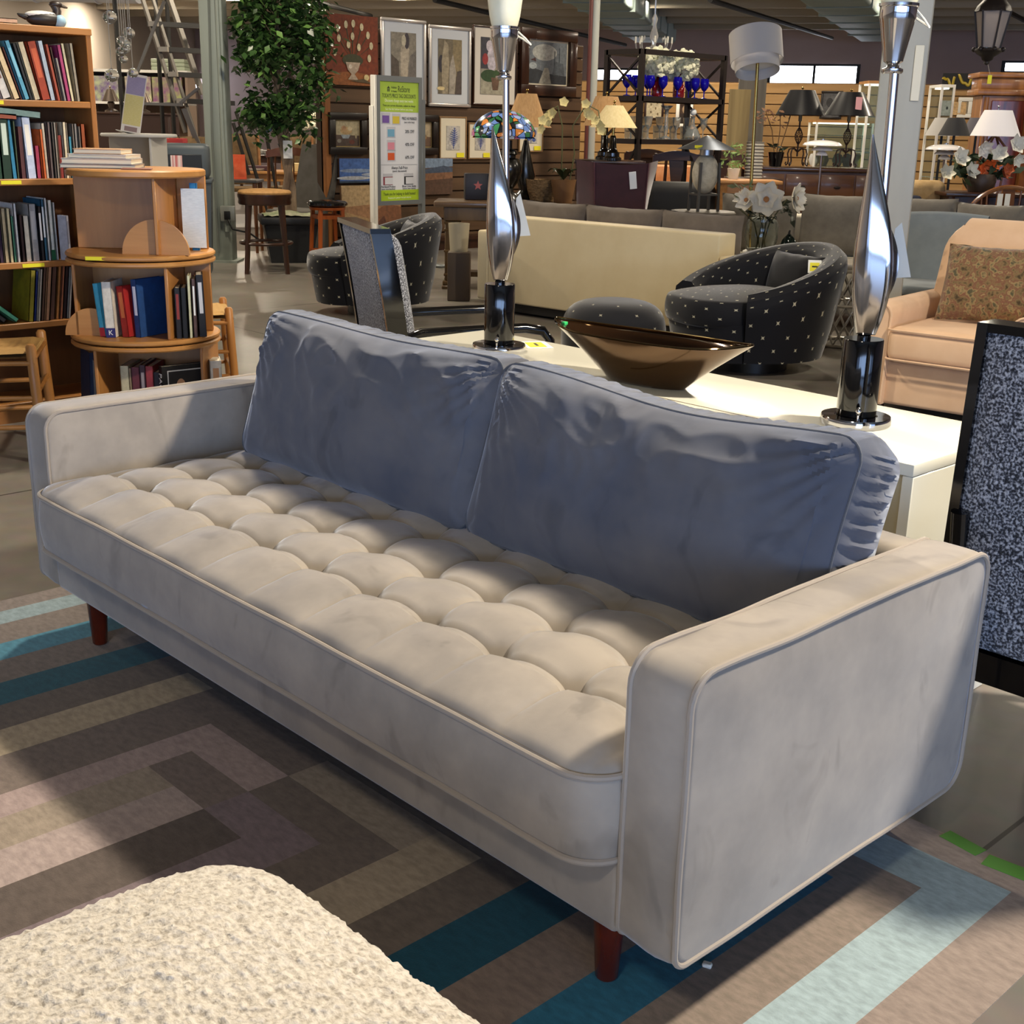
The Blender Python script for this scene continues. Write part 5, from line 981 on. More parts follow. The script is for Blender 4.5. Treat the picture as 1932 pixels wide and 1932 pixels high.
tx('ReStore', 162, 13, .30, x=.62); tx('Habitat', 159, 5, .14, x=.37); tx('for Humanity', 166, 4, .14, x=.37)
lg = MB(); c0 = (PW0+.23*pwid, py(162)); k_ = ph/228
lg.prism([(c0[0]+a*k_*5, c0[1]+b*k_*5) for a, b in ((-.9, .2), (0, 1.1), (.9, .2))], -.0199, -.0195, 'xz')
for a in (-.5, 0, .5): lg.sph((c0[0]+a*k_*5, -.0197, c0[1]-.1*k_*5), (k_*1.1, .0004, k_*1.1), 10, 6); lg.box(c0[0]+a*k_*5-k_*.9, c0[0]+a*k_*5+k_*.9, -.0199, -.0195, c0[1]-k_*5, c0[1]-k_*1.2)
lg.build('emblem', DT, po)
tx("TODAY'S PRICE TAG DISCOUNTS", 175, 8.5, .86); tx('Discounts change every two weeks', 184, 6.5, .72, WT); tx('These are current discounts, subject to change', 193, 4.5, .84); tx('See the list below before you shop', 200, 4.5, .7, WT)
tx('PRICE AS MARKED', 217, 6.5, .38, DG, .76); tx('(see color key)', 224, 3.6, .26, DG, .76)
for v, b in ((242, '20% OFF'), (267, '40% OFF'), (292, '60% OFF')): tx(b, v, 7, .24, DG, .77)
for x0, v0, c in ((.07, 212, '6d4f9a'), (.33, 213, 'c9b43c'), (.2, 238, '6ba0bc'), (.2, 263, 'cf8494'), (.2, 283, 'c9562c')):
    blk(x0-.02, x0+.2, v0-5, v0+16, 'b9bac2', 'tag_picture'); MB().box(PW0+x0*pwid, PW0+(x0+.17)*pwid, -.0205, -.0195, py(v0+14), py(v0)).build('tag_colour', mat(c, .5, var=(60, c, (1, 1, 1))), po)
tx('Always Full-Price', 312, 6.5, .42, DG); tx('(never discounted)', 318.5, 4.2, .36, DG)
for x0, c, b1, b2 in ((.08, '8a3c48', 'Purchased Product', '(new merchandise)'), (.62, '17181c', 'Blue Line Item', '(store new items)')):
    blk(x0, x0+.24, 323, 346, 'b3b4ba', 'tag_picture'); MB().box(PW0+x0*pwid, PW0+(x0+.24)*pwid, -.0202, -.0195, py(345), py(329)).build('tag_edge', mat(c, .5), po); MB().box(PW0+(x0+.04)*pwid, PW0+(x0+.24)*pwid, -.0208, -.0202, py(344), py(330.5)).build('tag_card', mat('c9cace', .5), po)
    tx('1.00', 337, 4, .1, DG, x0+.13); tx(b1, 348.5, 5, .36, DG, x0+.13); tx(b2, 353, 3.4, .34, DG, x0+.13)
tx('Thank you for helping to build homes!', 363, 6.5, .84); tx('Support your local store', 370.5, 4, .6, WT)
# ---- carved console behind the cream sofa
q = at(958, 400, 10.95); hC = zz(377, 850, 10.95); cn = thing('console_table', 'carved dark wood console table carrying the stained glass lamp', 'table', fl(q), VIEW); CNW = woodm('6d5638', '4a3822', 9, .4, 'z')
MB().rbox(-.62, .62, -.26, .26, hC-.045, hC, .012, 3).build('tabletop', woodm('6b5540', '493726', 7, .3, 'x', .3), cn); MB().rbox(-.54, .54, -.2, .2, hC-.16, hC-.046, .006, 1).build('apron', CNW, cn)
for x in (-1, 1):
    for y in (-1, 1):
        c_ = MB(); X = x*.47; Y = y*.13
        c_.rbox(X-.085, X+.085, Y-.06, Y+.06, 0, .03, .006, 1).rbox(X-.078, X+.078, Y-.055, Y+.055, .032, .07, .01, 2).rbox(X-.06, X+.06, Y-.045, Y+.045, .07, hC-.16, .006, 1)
        for zq in (.11, hC*.42, hC-.25, hC-.19): c_.rbox(X-.068, X+.068, Y-.05, Y+.05, zq, zq+.022, .006, 2)
        c_.build('leg', CNW, cn)
MB().rbox(-.5, .5, -.1, .1, .10, .14, .006, 1).build('lower_shelf', CNW, cn)
q = at(866, 440, 10.1); single('lampshade', MB().lathe([(.07, 0), (.085, .22), (.082, .22), (.067, 0)], 28), mat('a59c86', .7), 'beige drum lampshade standing in front of the carved console', 'lampshade', (q.x, q.y, .385)); q = at(866, 560, 10.1); single('storage_cube', MB().rbox(-.09, .09, -.09, .09, 0, .384, .008, 2), mat('4d4034', .6), 'dark brown tall box under the beige lampshade', 'box', fl(q), VIEW)
def glass_mosaic():
    mt = bpy.data.materials.new('m_mosaic'); mt.use_nodes = True; nt = mt.node_tree; b = nt.nodes['Principled BSDF']; L = nt.links.new; b.inputs['Roughness'].default_value = .2; b.inputs['Coat Weight'].default_value = .4
    tc = nt.nodes.new('ShaderNodeTexCoord'); v1 = nt.nodes.new('ShaderNodeTexVoronoi'); v1.inputs['Scale'].default_value = 17; v2 = nt.nodes.new('ShaderNodeTexVoronoi'); v2.feature = 'DISTANCE_TO_EDGE'; v2.inputs['Scale'].default_value = 17
    L(tc.outputs['Object'], v1.inputs['Vector']); L(tc.outputs['Object'], v2.inputs['Vector']); sp_ = nt.nodes.new('ShaderNodeSeparateColor'); L(v1.outputs['Color'], sp_.inputs[0])
    r = nt.nodes.new('ShaderNodeValToRGB'); r.color_ramp.interpolation = 'CONSTANT'; e = r.color_ramp.elements
    cs = [(0, '6d8fd0'), (.22, '20406e'), (.36, '2f6a44'), (.5, '9fb4e4'), (.62, '20242c'), (.72, '4a9a64'), (.82, 'd8863c'), (.9, 'b86a94'), (.95, 'e0e4ee')]
    while len(e) < len(cs): e.new(.5)
    for i, (p_, c) in enumerate(cs): e[i].position = p_; e[i].color = lin(c)
    L(sp_.outputs[0], r.inputs['Fac']); lt = nt.nodes.new('ShaderNodeMath'); lt.operation = 'LESS_THAN'; lt.inputs[1].default_value = .045; L(v2.outputs['Distance'], lt.inputs[0])
    mx = nt.nodes.new('ShaderNodeMix'); mx.data_type = 'RGBA'; mx.inputs['B'].default_value = lin('0d0c0c'); L(lt.outputs[0], mx.inputs['Factor']); L(r.outputs['Color'], mx.inputs['A']); L(mx.outputs['Result'], b.inputs['Base Color']); return mt
q = at(958, 374, 10.85); tf = thing('stained_glass_lamp', 'table lamp with blue and green stained glass dome on a black urn base', 'lamp', (q.x, q.y, hC+.001))
URN = mat('15130f', .25, coat=.3); z0, z1 = .46, zz(202, 941, 10.85)-hC; sx = (at(941, 240, 10.85)-at(958, 240, 10.85)); 
MB().lathe([(.0001, 0), (.11, 0), (.115, .02), (.10, .035), (.09, .06), (.05, .08), (.045, .11), (.09, .17), (.115, .24), (.115, .30), (.095, .345), (.06, .36), (.06, .38), (.075, .39), (.07, .41), (.03, .43), (.03, .5)], 32).build('base', URN, tf)
dm = MB(); zA = zz(262, 941, 10.85)-hC; Rr = pw(122, 10.85)/2
dm.lathe([(Rr*math.cos(a), zA+.02+(z1-zA-.04)*math.sin(a)) for a in [i/16*PI/2*.97 for i in range(17)]]+[(Rr*.99, zA+.005)][::-1], 44, (sx.x*.6, sx.y*.6, 0)); dm = dm.build('glass_dome', glass_mosaic(), tf)
MB().sph((sx.x*.6, sx.y*.6, z1), .02, 10, 6).cyl(.035, z1-.03, z1-.015, 16, (sx.x*.6, sx.y*.6)).build('cap', URN, dm)
TAN = mat('b08a5c', .8, var=(60, '9c774b', (1, 1, .05))); CRM = mat('d9c89a', .8, var=(50, 'ccb987', (1, 1, .05)))
q = at(990, 374, 11.2); table_lamp((q.x, q.y, hC+.001), 0, 'table lamp with tan bell shade behind the stained glass lamp', [(.0001, 0), (.09, 0), (.1, .03), (.05, .08), (.09, .2), (.04, .4), (.02, .5)], URN, (.22, .085, zz(240, 990, 11.05)-hC, zz(176, 985, 11.05)-hC), TAN, flare=.35)
q = at(1022, 372, 11.1)
single('woven_basket', MB().lathe([(.0001, 0), (.10, 0), (.13, .10), (.14, .18), (.13, .18), (.12, .1), (.0001, .02)], 28), mat('9a7a50', .8, var=(30, '6a5030', (1, 1, 3)), bump=(50, 1., .02)), 'woven tan basket beside the orchid pot on the console', 'basket', (q.x, q.y, hC+.001))
q = at(900, 372, 11.05); bxs = thing('keepsake_box', 'dark box with a pink star, left of the lamp on the console', 'box', (q.x, q.y, hC+.001), VIEW+.15); MB().rbox(-.11, .11, -.06, .06, 0, .22, .01, 2).build('body', mat('201c20', .5), bxs)
MB().prism([((.042 if i % 2 == 0 else .018)*math.sin(PI*i/5), .12+(.042 if i % 2 == 0 else .018)*math.cos(PI*i/5)) for i in range(10)], -.0625, -.0601, 'xz').build('star', mat('b8625c', .6), bxs)
q = at(1062, 378, 10.9); oc = thing('potted_orchid', 'cream orchid with two tall stems in a brown pot', 'plant', (q.x, q.y, hC-.0+.001), VIEW)
MB().lathe([(.0001, 0), (.075, 0), (.105, .17), (.11, .19), (.10, .19), (.095, .17), (.0001, .16)], 28).build('pot', mat('7d5a38', .6), oc)
lf = MB()
for a, L_ in ((.2, .17), (2.4, .18), (4, .15), (5.2, .16), (1.2, .13)): lf.grid(lambda u, v: (math.cos(a)*L_*v-math.sin(a)*(u-.5)*.07*math.sin(PI*min(1, v+.08)), math.sin(a)*L_*v+math.cos(a)*(u-.5)*.07*math.sin(PI*min(1, v+.08)), .18+.09*math.sin(PI*v*.75)+abs(u-.5)*.02), 4, 8)
lf.build('leaf', mat('22301c', .35), oc)
def petal5(mb, c, R_, ax, n=5, cup=.25, wd=.42):
    t = ax.orthogonal().normalized(); b = ax.cross(t)
    for k in range(n):
        a = 2*PI*k/n; d = t*math.cos(a)+b*math.sin(a); s_ = ax.cross(d)
        mb.grid(lambda u, v: c+d*R_*v+s_*R_*wd*(2*u-1)*math.sin(PI*min(1, v*.85+.12))+ax*R_*cup*(v*v+.5*(2*u-1)**2*.5), 4, 5)
for sgn, top, nm in ((-.02, .78, 0), (.05, .80, 1)):
    pts = [(sgn, 0, .16), (sgn*1.5+.01, 0, .4), (sgn*1.2, 0, .62), (sgn-.05+.17*nm, -.02, top), (sgn-.14+.36*nm, -.05, top-.05), (sgn-.20+.44*nm, -.07, top-.16)]
    MB().tube(pts, .006, 6).build('stem', mat('5a5a34', .6), oc); pe = MB()
    for i in range(7):
        t = i/6; a = Vector(pts[3]).lerp(Vector(pts[5]), t)+Vector((R2.gauss(0, .02), -.03, -.02+R2.gauss(0, .02))); petal5(pe, a, .043, Vector((R2.gauss(0, .3), -1, R2.gauss(0, .3))).normalized(), 5, .2, .5)
    pe.build('blossoms', mat('d8c88a', .6), oc)
# ================================================================ tub chairs, cream sofas, wing chair
POLKA = cross_mat('131419', 'a9a48e', .098, .175); POLKB = cross_mat('16171c', '8f8b7a', .16, .12)
def tub_chair(loc, rz, label):
    r = thing('tub_chair', label, 'chair', loc, rz, 'black tub chairs'); TM = math.radians(128)
    def hh(th): return .43+.29*((1+math.cos(th))/2)**1.1
    def prof(th):
        h = hh(th); s_ = .5+.5*math.cos(th)
        return [(.37, .09), (.405, .25), (.44+.02*s_, h-.09), (.435+.02*s_, h-.03), (.40+.02*s_, h+.005), (.35+.02*s_, h), (.315, h-.05), (.30, h-.13), (.285, .34)]
    def sh_(u, v):
        th = -TM+2*TM*u; P = prof(th); k = v*(len(P)-1); i = min(int(k), len(P)-2); f = k-i; rr = P[i][0]*(1-f)+P[i+1][0]*f; z = P[i][1]*(1-f)+P[i+1][1]*f
        return (rr*math.sin(th)*1.04, rr*math.cos(th)*1.08, z)
    mb = MB(); mb.grid(sh_, 48, 24, uvs=(2*TM*.44, 1.15))
    for q in (0, 1):
        pts = [sh_(q, i/24) for i in range(25)]; c = Vector((0, 0, 0))
        for p_ in pts: c += Vector(p_)/25
        for i in range(24): mb.add([pts[i], pts[i+1], tuple(c)], [(0, 1, 2)], False, [[(a[1]*1.3, a[2]*1.3) for a in (pts[i], pts[i+1], tuple(c))]])
    mb.build('shell', POLKA, r)
    def seat_(u, v):
        a = 2*PI*u; ex = 2.6; c, s_ = math.cos(a), math.sin(a); k = (abs(c)**ex+abs(s_)**ex)**(-1/ex)
        if v < .6: t = v/.6; rr = t*.94; z = .435+.045*(1-t**2.4)
        else:
            t = (v-.6)/.4; q = t*PI; rr = .94+.06*math.sin(q); z = .36+.075*math.cos(q)
        return (c*k*rr*.335, -.10+s_*k*rr*.40, z)
    MB().grid(seat_, 48, 26, cu=True, uvs=(2.2, .75)).build('seat_cushion', POLKA, r)
    def skirt(u, v):
        a = 2*PI*u; ex = 2.6; c, s_ = math.cos(a), math.sin(a); k = (abs(c)**ex+abs(s_)**ex)**(-1/ex); t = 1-.10*(1-v)
        return (c*k*.34*t, -.08+s_*k*.395*t, .085+.225*v)
    mb = MB(); mb.grid(skirt, 44, 8, cu=True, uvs=(2.3, .25)); mb.add([skirt(i/44, 0) for i in range(44)], [tuple(range(44))]); mb.build('skirt', POLKA, r)
    b = cushion('back_pillow', (0, .225, .40), 0, .46, .27, .13, POLKA, None, .22, parent=r)
    MB().cyl(.21, 0, .088, 28).build('swivel_base', BLACK, r)
    return r
p = at(708, 520, 9.35); tub_chair(fl(p), VIEW-PI/2+.25, 'black tub chair with small pale crosses left of the cream sofa, behind the tweed chair')
p = at(1420, 600, 7.4); tcR = tub_chair(fl(p), VIEW-PI/2+.42, 'black tub chair with small pale crosses behind the bronze bowl, yellow tag on its back'); tcR.scale = (1.06, 1.06, 1.0)
q = at(1537, 503, 7.26); price_tag(Vector((q.x, q.y, q.z)), VIEW-.1, .075, .075, 'yellow price tag pinned on the back of the black tub chair by the bowl', PI/2-.3)
p = at(1158, 610, 6.75); pf = thing('round_footstool', 'round black footstool with pale crosses and a yellow tag behind the bowl', 'footstool', fl(p), VIEW)
def pfn(u, v):
    a = 2*PI*u; t = v*PI; rr = .285*math.sin(t)**.55 if 0 < t < PI else .0001; return (rr*math.cos(a), rr*math.sin(a), .27+.20*math.copysign(abs(math.cos(t))**.7, math.cos(t)))
MB().grid(pfn, 40, 22, cu=True, uvs=(1.8, .8)).build('cushion', POLKB, pf); MB().cyl(.2, 0, .075, 24).build('base', BLACK, pf)
q = at(1206, 590, 6.62); price_tag(Vector((q.x, q.y, q.z+.012)), VIEW+.25, .085, .085, 'yellow price tag lying on the round black footstool', .45)
# cream sofa seen from behind
CRE = mat('d8c8a2', .75, sheen=.3, var=(3, 'cfbd95', (1, 1, 1)), bump=(400, .15, .001)); GRC = mat('6d6359', .9, sheen=.4, var=(8, '5e554c', (1, 1, 1)))
cs = at(1130, 500, 8.84); cs = Vector((-2.80, 5.19, 0)); so1 = thing('cream_sofa', 'long cream sofa seen from behind with grey cushions along its back', 'sofa', cs, .075)
def pad(name, x0, x1, y0, y1, z0, z1, m_, r, rr=.03): return MB().rbox(x0, x1, y0, y1, z0, z1, rr, 4).build(name, m_, r)
pad('backrest', -1.02, 1.02, 0, .2, .085, .715, CRE, so1, .015); pad('arm', -1.135, -1.021, .0, .72, .085, .60, CRE, so1, .02); pad('arm', 1.021, 1.23, .0, .72, .085, .58, CRE, so1, .02); pad('seat', -1.02, 1.02, .2, .7, .085, .42, CRE, so1)
MB().box(-1.06, 1.15, .04, .66, .02, .085).build('plinth', DARKS, so1)
for x in (-1.0, .2, 1.15):
    for y in (.05, .65): MB().box(x-.03, x+.03, y-.03, y+.03, 0, .03).build('foot', DARKS, so1)
for k, (x, w_, lb, rz) in enumerate([(-.64, .66, 'grey cushion, left of three along the cream sofa back', .0), (.02, .70, 'grey cushion, middle of three along the cream sofa back', .03), (.67, .68, 'grey cushion, right of three along the cream sofa back', -.02)]):
    o = cushion('back_cushion', (0, 0, 0), 0, w_, .40, .19, GRC, lb, 0, 'grey cushions on the cream sofa'); q = Matrix.Translation(cs) @ Matrix.Rotation(.075, 4, 'Z') @ Vector((x, .305, .424)); o.location = q; o.rotation_euler = (0, 0, .075+rz)
# second sofa with grey pillows
p = at(1605, 450, 9.45); r2 = VIEW-.32; so2 = thing('cream_sofa', 'cream sofa with grey pillows facing the viewer behind the vase', 'sofa', fl(p), r2); CR2 = mat('c9c2b2', .8, sheen=.3, var=(3, 'bdb5a4', (1, 1, 1)))
pad('seat', -1.15, 1.15, -.42, .36, .10, .44, CR2, so2); pad('backrest', -1.15, 1.15, .36, .55, .10, .74, CR2, so2); pad('arm', -1.36, -1.151, -.45, .55, .10, .66, CR2, so2); pad('arm', 1.151, 1.36, -.45, .55, .10, .66, CR2, so2)
for x in (-1.25, 1.25):
    for y in (-.38, .48): MB().cyl(.025, 0, .1, 10, (x, y)).build('leg', DKW, so2)
S2 = Matrix.Translation(fl(p)) @ Matrix.Rotation(r2, 4, 'Z'); GP2 = mat('6f6a62', .9, sheen=.4, var=(9, '5f5a53', (1, 1, 1)))
for k, (x, y, rz, w_, h_, lb) in enumerate([(-.72, .17, .0, .60, .44, 'grey pillow behind the magnolia vase, leftmost on the cream sofa'), (-.13, .17, -.0, .56, .46, 'grey pillow left of the grey steel column on the cream sofa'), (.45, .17, .0, .56, .46, 'grey pillow just right of the steel column on the cream sofa'), (.93, .04, -.35, .5, .44, 'grey pillow, rightmost on the cream sofa')]):
    q = S2 @ Vector((x, y, .458)); cushion('pillow', q, r2+rz, w_, h_, .16, GP2, lb, .2, 'grey pillows on the cream sofa')
# magnolias in a glass vase on a white table
p = at(1434, 474, 8.95); vt = table(Vector((p.x+RH.x*.16, p.y+RH.y*.16, 0)), VIEW, 0.56, .56, p.z, 'round white side table under the magnolia vase', WHITE, round_=True, name='side_table', t=.05)
vs = thing('glass_vase', 'clear glass vase of large white magnolias on the white side table', 'vase', (p.x, p.y, p.z+.001), VIEW)
MB().lathe([(.0001, 0), (.085, 0), (.10, .01), (.118, .10), (.115, .18), (.095, .245), (.097, .25), (.091, .25), (.109, .18), (.112, .10), (.095, .016), (.0001, .012)], 36).build('vase', GLASS, vs)
st = MB()
for a, b in (((-.03, 0, .02), (.02, -.02, .36)), ((.04, .02, .02), (-.05, 0, .33)), ((.0, -.04, .02), (.16, 0, .36)), ((.02, .05, .02), (.1, .05, .30)), ((0, .03, .02), (-.18, .02, .30))): st.tube([a, ((a[0]+b[0])/2*.6, (a[1]+b[1])/2, .2), b], .005, 6)
st.build('stem', mat('4a4a2c', .6), vs)
for (c, R_, ax, n) in [((-.0, -.07, .355), .125, (-.1, -1, .25), 7), ((.20, -.03, .365), .105, (.75, -.6, .1), 8), ((-.12, -.02, .345), .085, (-.6, -.7, .3), 6), ((-.16, .03, .36), .055, (-.7, -.4, .5), 5)]:
    pe = MB(); petal5(pe, Vector(c), R_, Vector(ax).normalized(), n, .38, .46); petal5(pe, Vector(c)+Vector(ax).normalized()*.012, R_*.6, Vector(ax).normalized(), 5, .7, .46); f = pe.build('blossom', mat('e6e0d0', .6), vs)
    MB().sph(Vector(c)+Vector(ax).normalized()*.02, R_*.17, 8, 6).build('flower_heart', mat('b07a4a', .7), f)
def leaves(n, box, size, seed):
    mb = MB(); R3 = random.Random(seed)
    for _ in range(n):
        o = Vector([R3.uniform(*b) for b in box]); tip = Vector((R3.gauss(0, 1), R3.gauss(0, .6), R3.gauss(0, .6))).normalized(); sd = tip.cross(Vector((R3.gauss(0, 1), R3.gauss(0, 1), 1))).normalized(); L_ = size*R3.uniform(.6, 1.1); m1 = o+tip*L_*.5
        mb.add([o, m1+sd*L_*.2, o+tip*L_, m1-sd*L_*.2, m1+Vector((0, 0, -.01))], [(0, 1, 4), (1, 2, 4), (2, 3, 4), (3, 0, 4)])
    return mb
leaves(55, ((-.05, .24), (-.03, .1), (.24, .36)), .09, 5).build('dark_leaves', mat('232b1e', .5), vs); leaves(26, ((-.2, .1), (-.02, .08), (.34, .47)), .08, 6).build('pale_leaves', mat('6f7a58', .6), vs)
q = at(1487, 466, 8.95); ob = thing('glass_ornament', 'small dark green ribbed glass ornament on the white side table', 'ornament', (q.x, q.y, p.z+.001), 0); DGG = mat('0e201a', .1, coat=.6)
MB().grid(lambda u, v: (lambda rr, z: ((rr+.003*math.cos(18*2*PI*u))*math.cos(2*PI*u), (rr+.003*math.cos(18*2*PI*u))*math.sin(2*PI*u), z))(.052*math.sin(PI*min(.97, .2+v*.8))**.7 if v < 1 else .01, .12*v), 72, 12, cu=True).build('body', DGG, ob); MB().tube([(0, 0, .11), (.0, 0, .135), (.004, 0, .15)], [.012, .008, .006], 8).build('stem', DARKS, ob)
# burgundy wing chair
p = at(1168, 420, 10.02); wc = thing('wing_chair', 'burgundy wingback chair with a white tag behind the cream sofa', 'chair', fl(p), VIEW+.12); BUR = mat('3c1a24', .75, sheen=.5, var=(14, '331620', (1, 1, 1))); H_ = zz(303, 1166, 10.02)
def wb(u, v):
    a = 2*u-1; z = .32+(H_-.32-.03*(1-a*a))*v; wd = .265+.035*v**2; x = a*wd; y = .02+.0*v; s_ = max(0, abs(a)-.72)/.28; y += .30*s_**1.1*(.55+.45*math.sin(PI*min(1, v*1.1)))-.03*(1-a*a); return (x+(.03*s_*v if a > 0 else -.03*s_*v), y, z)
mb = MB().grid(wb, 40, 20).grid(lambda u, v: (lambda q_: (q_[0]*.90, q_[1]+.075, q_[2]-.015*v))(wb(u, v)), 40, 20)
for q_ in (0, 1):
    mb.grid(lambda u, v: tuple(Vector(wb(q_, v)).lerp(Vector((wb(q_, v)[0]*.9, wb(q_, v)[1]+.075, wb(q_, v)[2]-.015*v)), u)), 3, 20)
mb.grid(lambda u, v: tuple(Vector(wb(u, 1)).lerp(Vector((wb(u, 1)[0]*.9, wb(u, 1)[1]+.075, wb(u, 1)[2]-.015)), v)), 40, 3); mb.build('backrest', BUR, wc)
for s_ in (-1, 1):
    MB().rbox(s_*.33-.06, s_*.33+.06, .05, .68, .25, .60, .045, 4).build('arm', BUR, wc)
    for y in (.06, .62): MB().tube([(s_*.27, y, 0), (s_*.28, y, .26)], [.016, .026], 8).build('leg', DKW, wc)
MB().rbox(-.28, .28, .06, .66, .24, .46, .04, 4).build('seat', BUR, wc)
for a_ in (.14, .86): MB().tube([tuple(Vector(wb(a_, i/14))+Vector((0, -.003, 0))) for i in range(15)], .005, 6).build('piping', mat('4d2832', .7), wc)
q = Vector(wb(.64, .93)); tg = MB(); tg.rbox(-.028, .028, -.003, 0, -.13, 0, .001, 1); tg = tg.build('paper_tag', mat('dfe2e4', .6), wc, label='white paper tag'); tg.location = (q.x, q.y-.012, q.z); tg.rotation_euler = (0, -.12, 0)
# peach armchair and tapestry pillow
p = at(1846, 640, 6.3); ra = VIEW-.68; pa = thing('armchair', 'peach upholstered armchair with a tapestry pillow at the right edge', 'armchair', fl(p), ra); PEA = mat('dcb997', .85, sheen=.5, var=(6, 'd3ae8b', (1, 1, 1)), sheen_col='f0dcc8')
pad('base', -.40, .40, -.40, .40, .05, .27, PEA, pa, .02); sc = pad('seat_cushion', -.295, .295, -.47, .22, .272, .45, PEA, pa, .05)
for z in (.29, .435): MB().tube([(x, y, z) for x, y in rrect(-.298, .298, -.473, .2, (.05, .05, .05, .05))], .006, 6, closed=True).build('piping', PEA, sc)
for s_ in (-1, 1):
    a_ = MB(); x = s_*.365
    a_.prism([(x-.065, .05), (x+.065, .05), (x+.075, .48)]+[(x+.075*math.cos(t), .50+.06*math.sin(t)) for t in [PI*i/10 for i in range(11)]]+[(x-.075, .48)], -.43, .42, 'xz'); a_ = a_.build('arm', PEA, pa)
    MB().tube([(x-.06, -.433, .06), (x-.072, -.433, .48)]+[(x-.072*math.cos(t), -.433, .50+.057*math.sin(t)) for t in [PI*i/10 for i in range(11)]]+[(x+.06, -.433, .06)], .006, 6).build('piping', PEA, a_)
def bkf(u, v):
    a = 2*u-1; z = .30+.60*v; w_ = .36*(1-.06*v); e = min(1, 5*min(v+.3, 1-v+.0)); rnd_ = 1-.22*max(0, (v-.75)/.25)**2.5
    return (a*w_*rnd_, .18+.16*v-.05*(1-a**4)*(1-(2*v-1)**4)+.0*e, z)
mb = MB().grid(bkf, 24, 24).grid(lambda u, v: (lambda q_: (q_[0], .40+.14*v, q_[2]))(bkf(u, v)), 16, 16)
for q_ in (0, 1): mb.grid(lambda u, v: tuple(Vector(bkf(q_, v)).lerp(Vector((bkf(q_, v)[0], .40+.14*v, bkf(q_, v)[2])), u)+Vector(((2*q_-1)*.03*math.sin(PI*u), 0, 0))), 6, 16)
mb.grid(lambda u, v: tuple(Vector(bkf(u, 1)).lerp(Vector((bkf(u, 1)[0], .54, bkf(u, 1)[2])), v)+Vector((0, 0, .035*math.sin(PI*v)))), 24, 6); mb.build('backrest', PEA, pa)
for x in (-.34, .34):
    for y in (-.35, .35): MB().cyl(.025, 0, .05, 10, (x, y)).build('foot', DKW, pa)
q = Matrix.Translation(fl(p)) @ Matrix.Rotation(ra, 4, 'Z') @ Vector((.02, -.06, .455)); TAP = speckle_mat([(.32, '40331f'), (.43, '75603f'), (.52, '6c4634'), (.58, '8a744e'), (.68, '4b4630')], 26, .9, .5, .3)
cushion('tapestry_pillow', q, ra+.12, .46, .40, .16, TAP, 'brown floral tapestry pillow leaning on the peach armchair', .38)
# wire garden stool
p = at(1590, 600, 8.3); zt = zz(492, 1590, 8.3); wsx = thing('wire_stool', 'round silver lattice metal stool beside the black tub chair', 'stool', fl(p), 0); WR = mat('a49d92', .35, .8); RW = .2
lt_ = MB()
for k in range(20):
    for s_ in (-1, 1): lt_.tube([((RW-.025*(1-abs(2*i/12-1)**2)*0-.02*(1-i/12)*0)*math.cos(2*PI*k/20+s_*i/12*1.15), RW*math.sin(2*PI*k/20+s_*i/12*1.15), .02+(zt-.06)*i/12) for i in range(13)], .0065, 5)
lt_.build('lattice', WR, wsx)
for z in (.012, zt-.05, zt*.5): MB().tube([(RW*math.cos(2*PI*i/36), RW*math.sin(2*PI*i/36), z) for i in range(36)], .011, 8, closed=True).build('hoop', WR, wsx)
MB().lathe([(RW, zt-.045), (RW+.008, zt-.03), (RW+.004, zt-.004), (RW-.02, zt), (.0001, zt)], 36).build('top', WR, wsx)
# blue-grey upholstered dining chairs at the column
BLG = mat('7f888d', .85, sheen=.4, var=(9, '757e84', (1, 1, 1)))
for u, d, rz, lb in ((1746, 7.6, -.6, 'blue-grey upholstered dining chair standing at the grey steel column'), (1915, 7.9, -2.2, 'blue-grey upholstered dining chair behind the peach armchair at the right edge')):
    p = at(u, 500, d); r = thing('dining_chair', lb, 'chair', fl(p), VIEW+rz, 'blue-grey dining chairs')
    for x in (-1, 1):
        MB().bar((x*.21, -.2, 0), (x*.21, -.2, .42), .035).build('leg', DKW, r); MB().bar((x*.21, .27, 0), (x*.21, .2, .44), .035).build('leg', DKW, r)
    MB().bar((-.21, -.2, .41), (.21, -.2, .41), .03, .05).bar((-.21, .2, .41), (.21, .2, .41), .03, .05).bar((-.21, -.2, .41), (-.21, .2, .41), .03, .05).bar((.21, -.2, .41), (.21, .2, .41), .03, .05).build('seat_frame', DKW, r)
    MB().rbox(-.24, .24, -.24, .22, .435, .50, .025, 4).build('seat', BLG, r)
    mb = MB(); f0 = lambda u_, v_: ((2*u_-1)*(.21+.035*v_), .19+.10*v_+.04*v_*v_-.0*(2*u_-1)**2, .47+.40*v_+.012*math.sin(PI*u_)*v_)
    mb.grid(f0, 14, 14).grid(lambda u_, v_: (lambda q_: (q_[0], q_[1]+.085-.03*v_, q_[2]))(f0(u_, v_)), 14, 14)
    for q_ in (0, 1):
        mb.grid(lambda u_, v_: (lambda a_: (a_[0], a_[1]+(.085-.03*v_)*u_, a_[2]))(f0(q_, v_)), 3, 14); mb.grid(lambda u_, v_: (lambda a_: (a_[0], a_[1]+(.085-.03*q_)*v_, a_[2]+q_*.02*math.sin(PI*v_)))(f0(u_, q_)), 14, 4)
    mb.build('backrest', BLG, r)
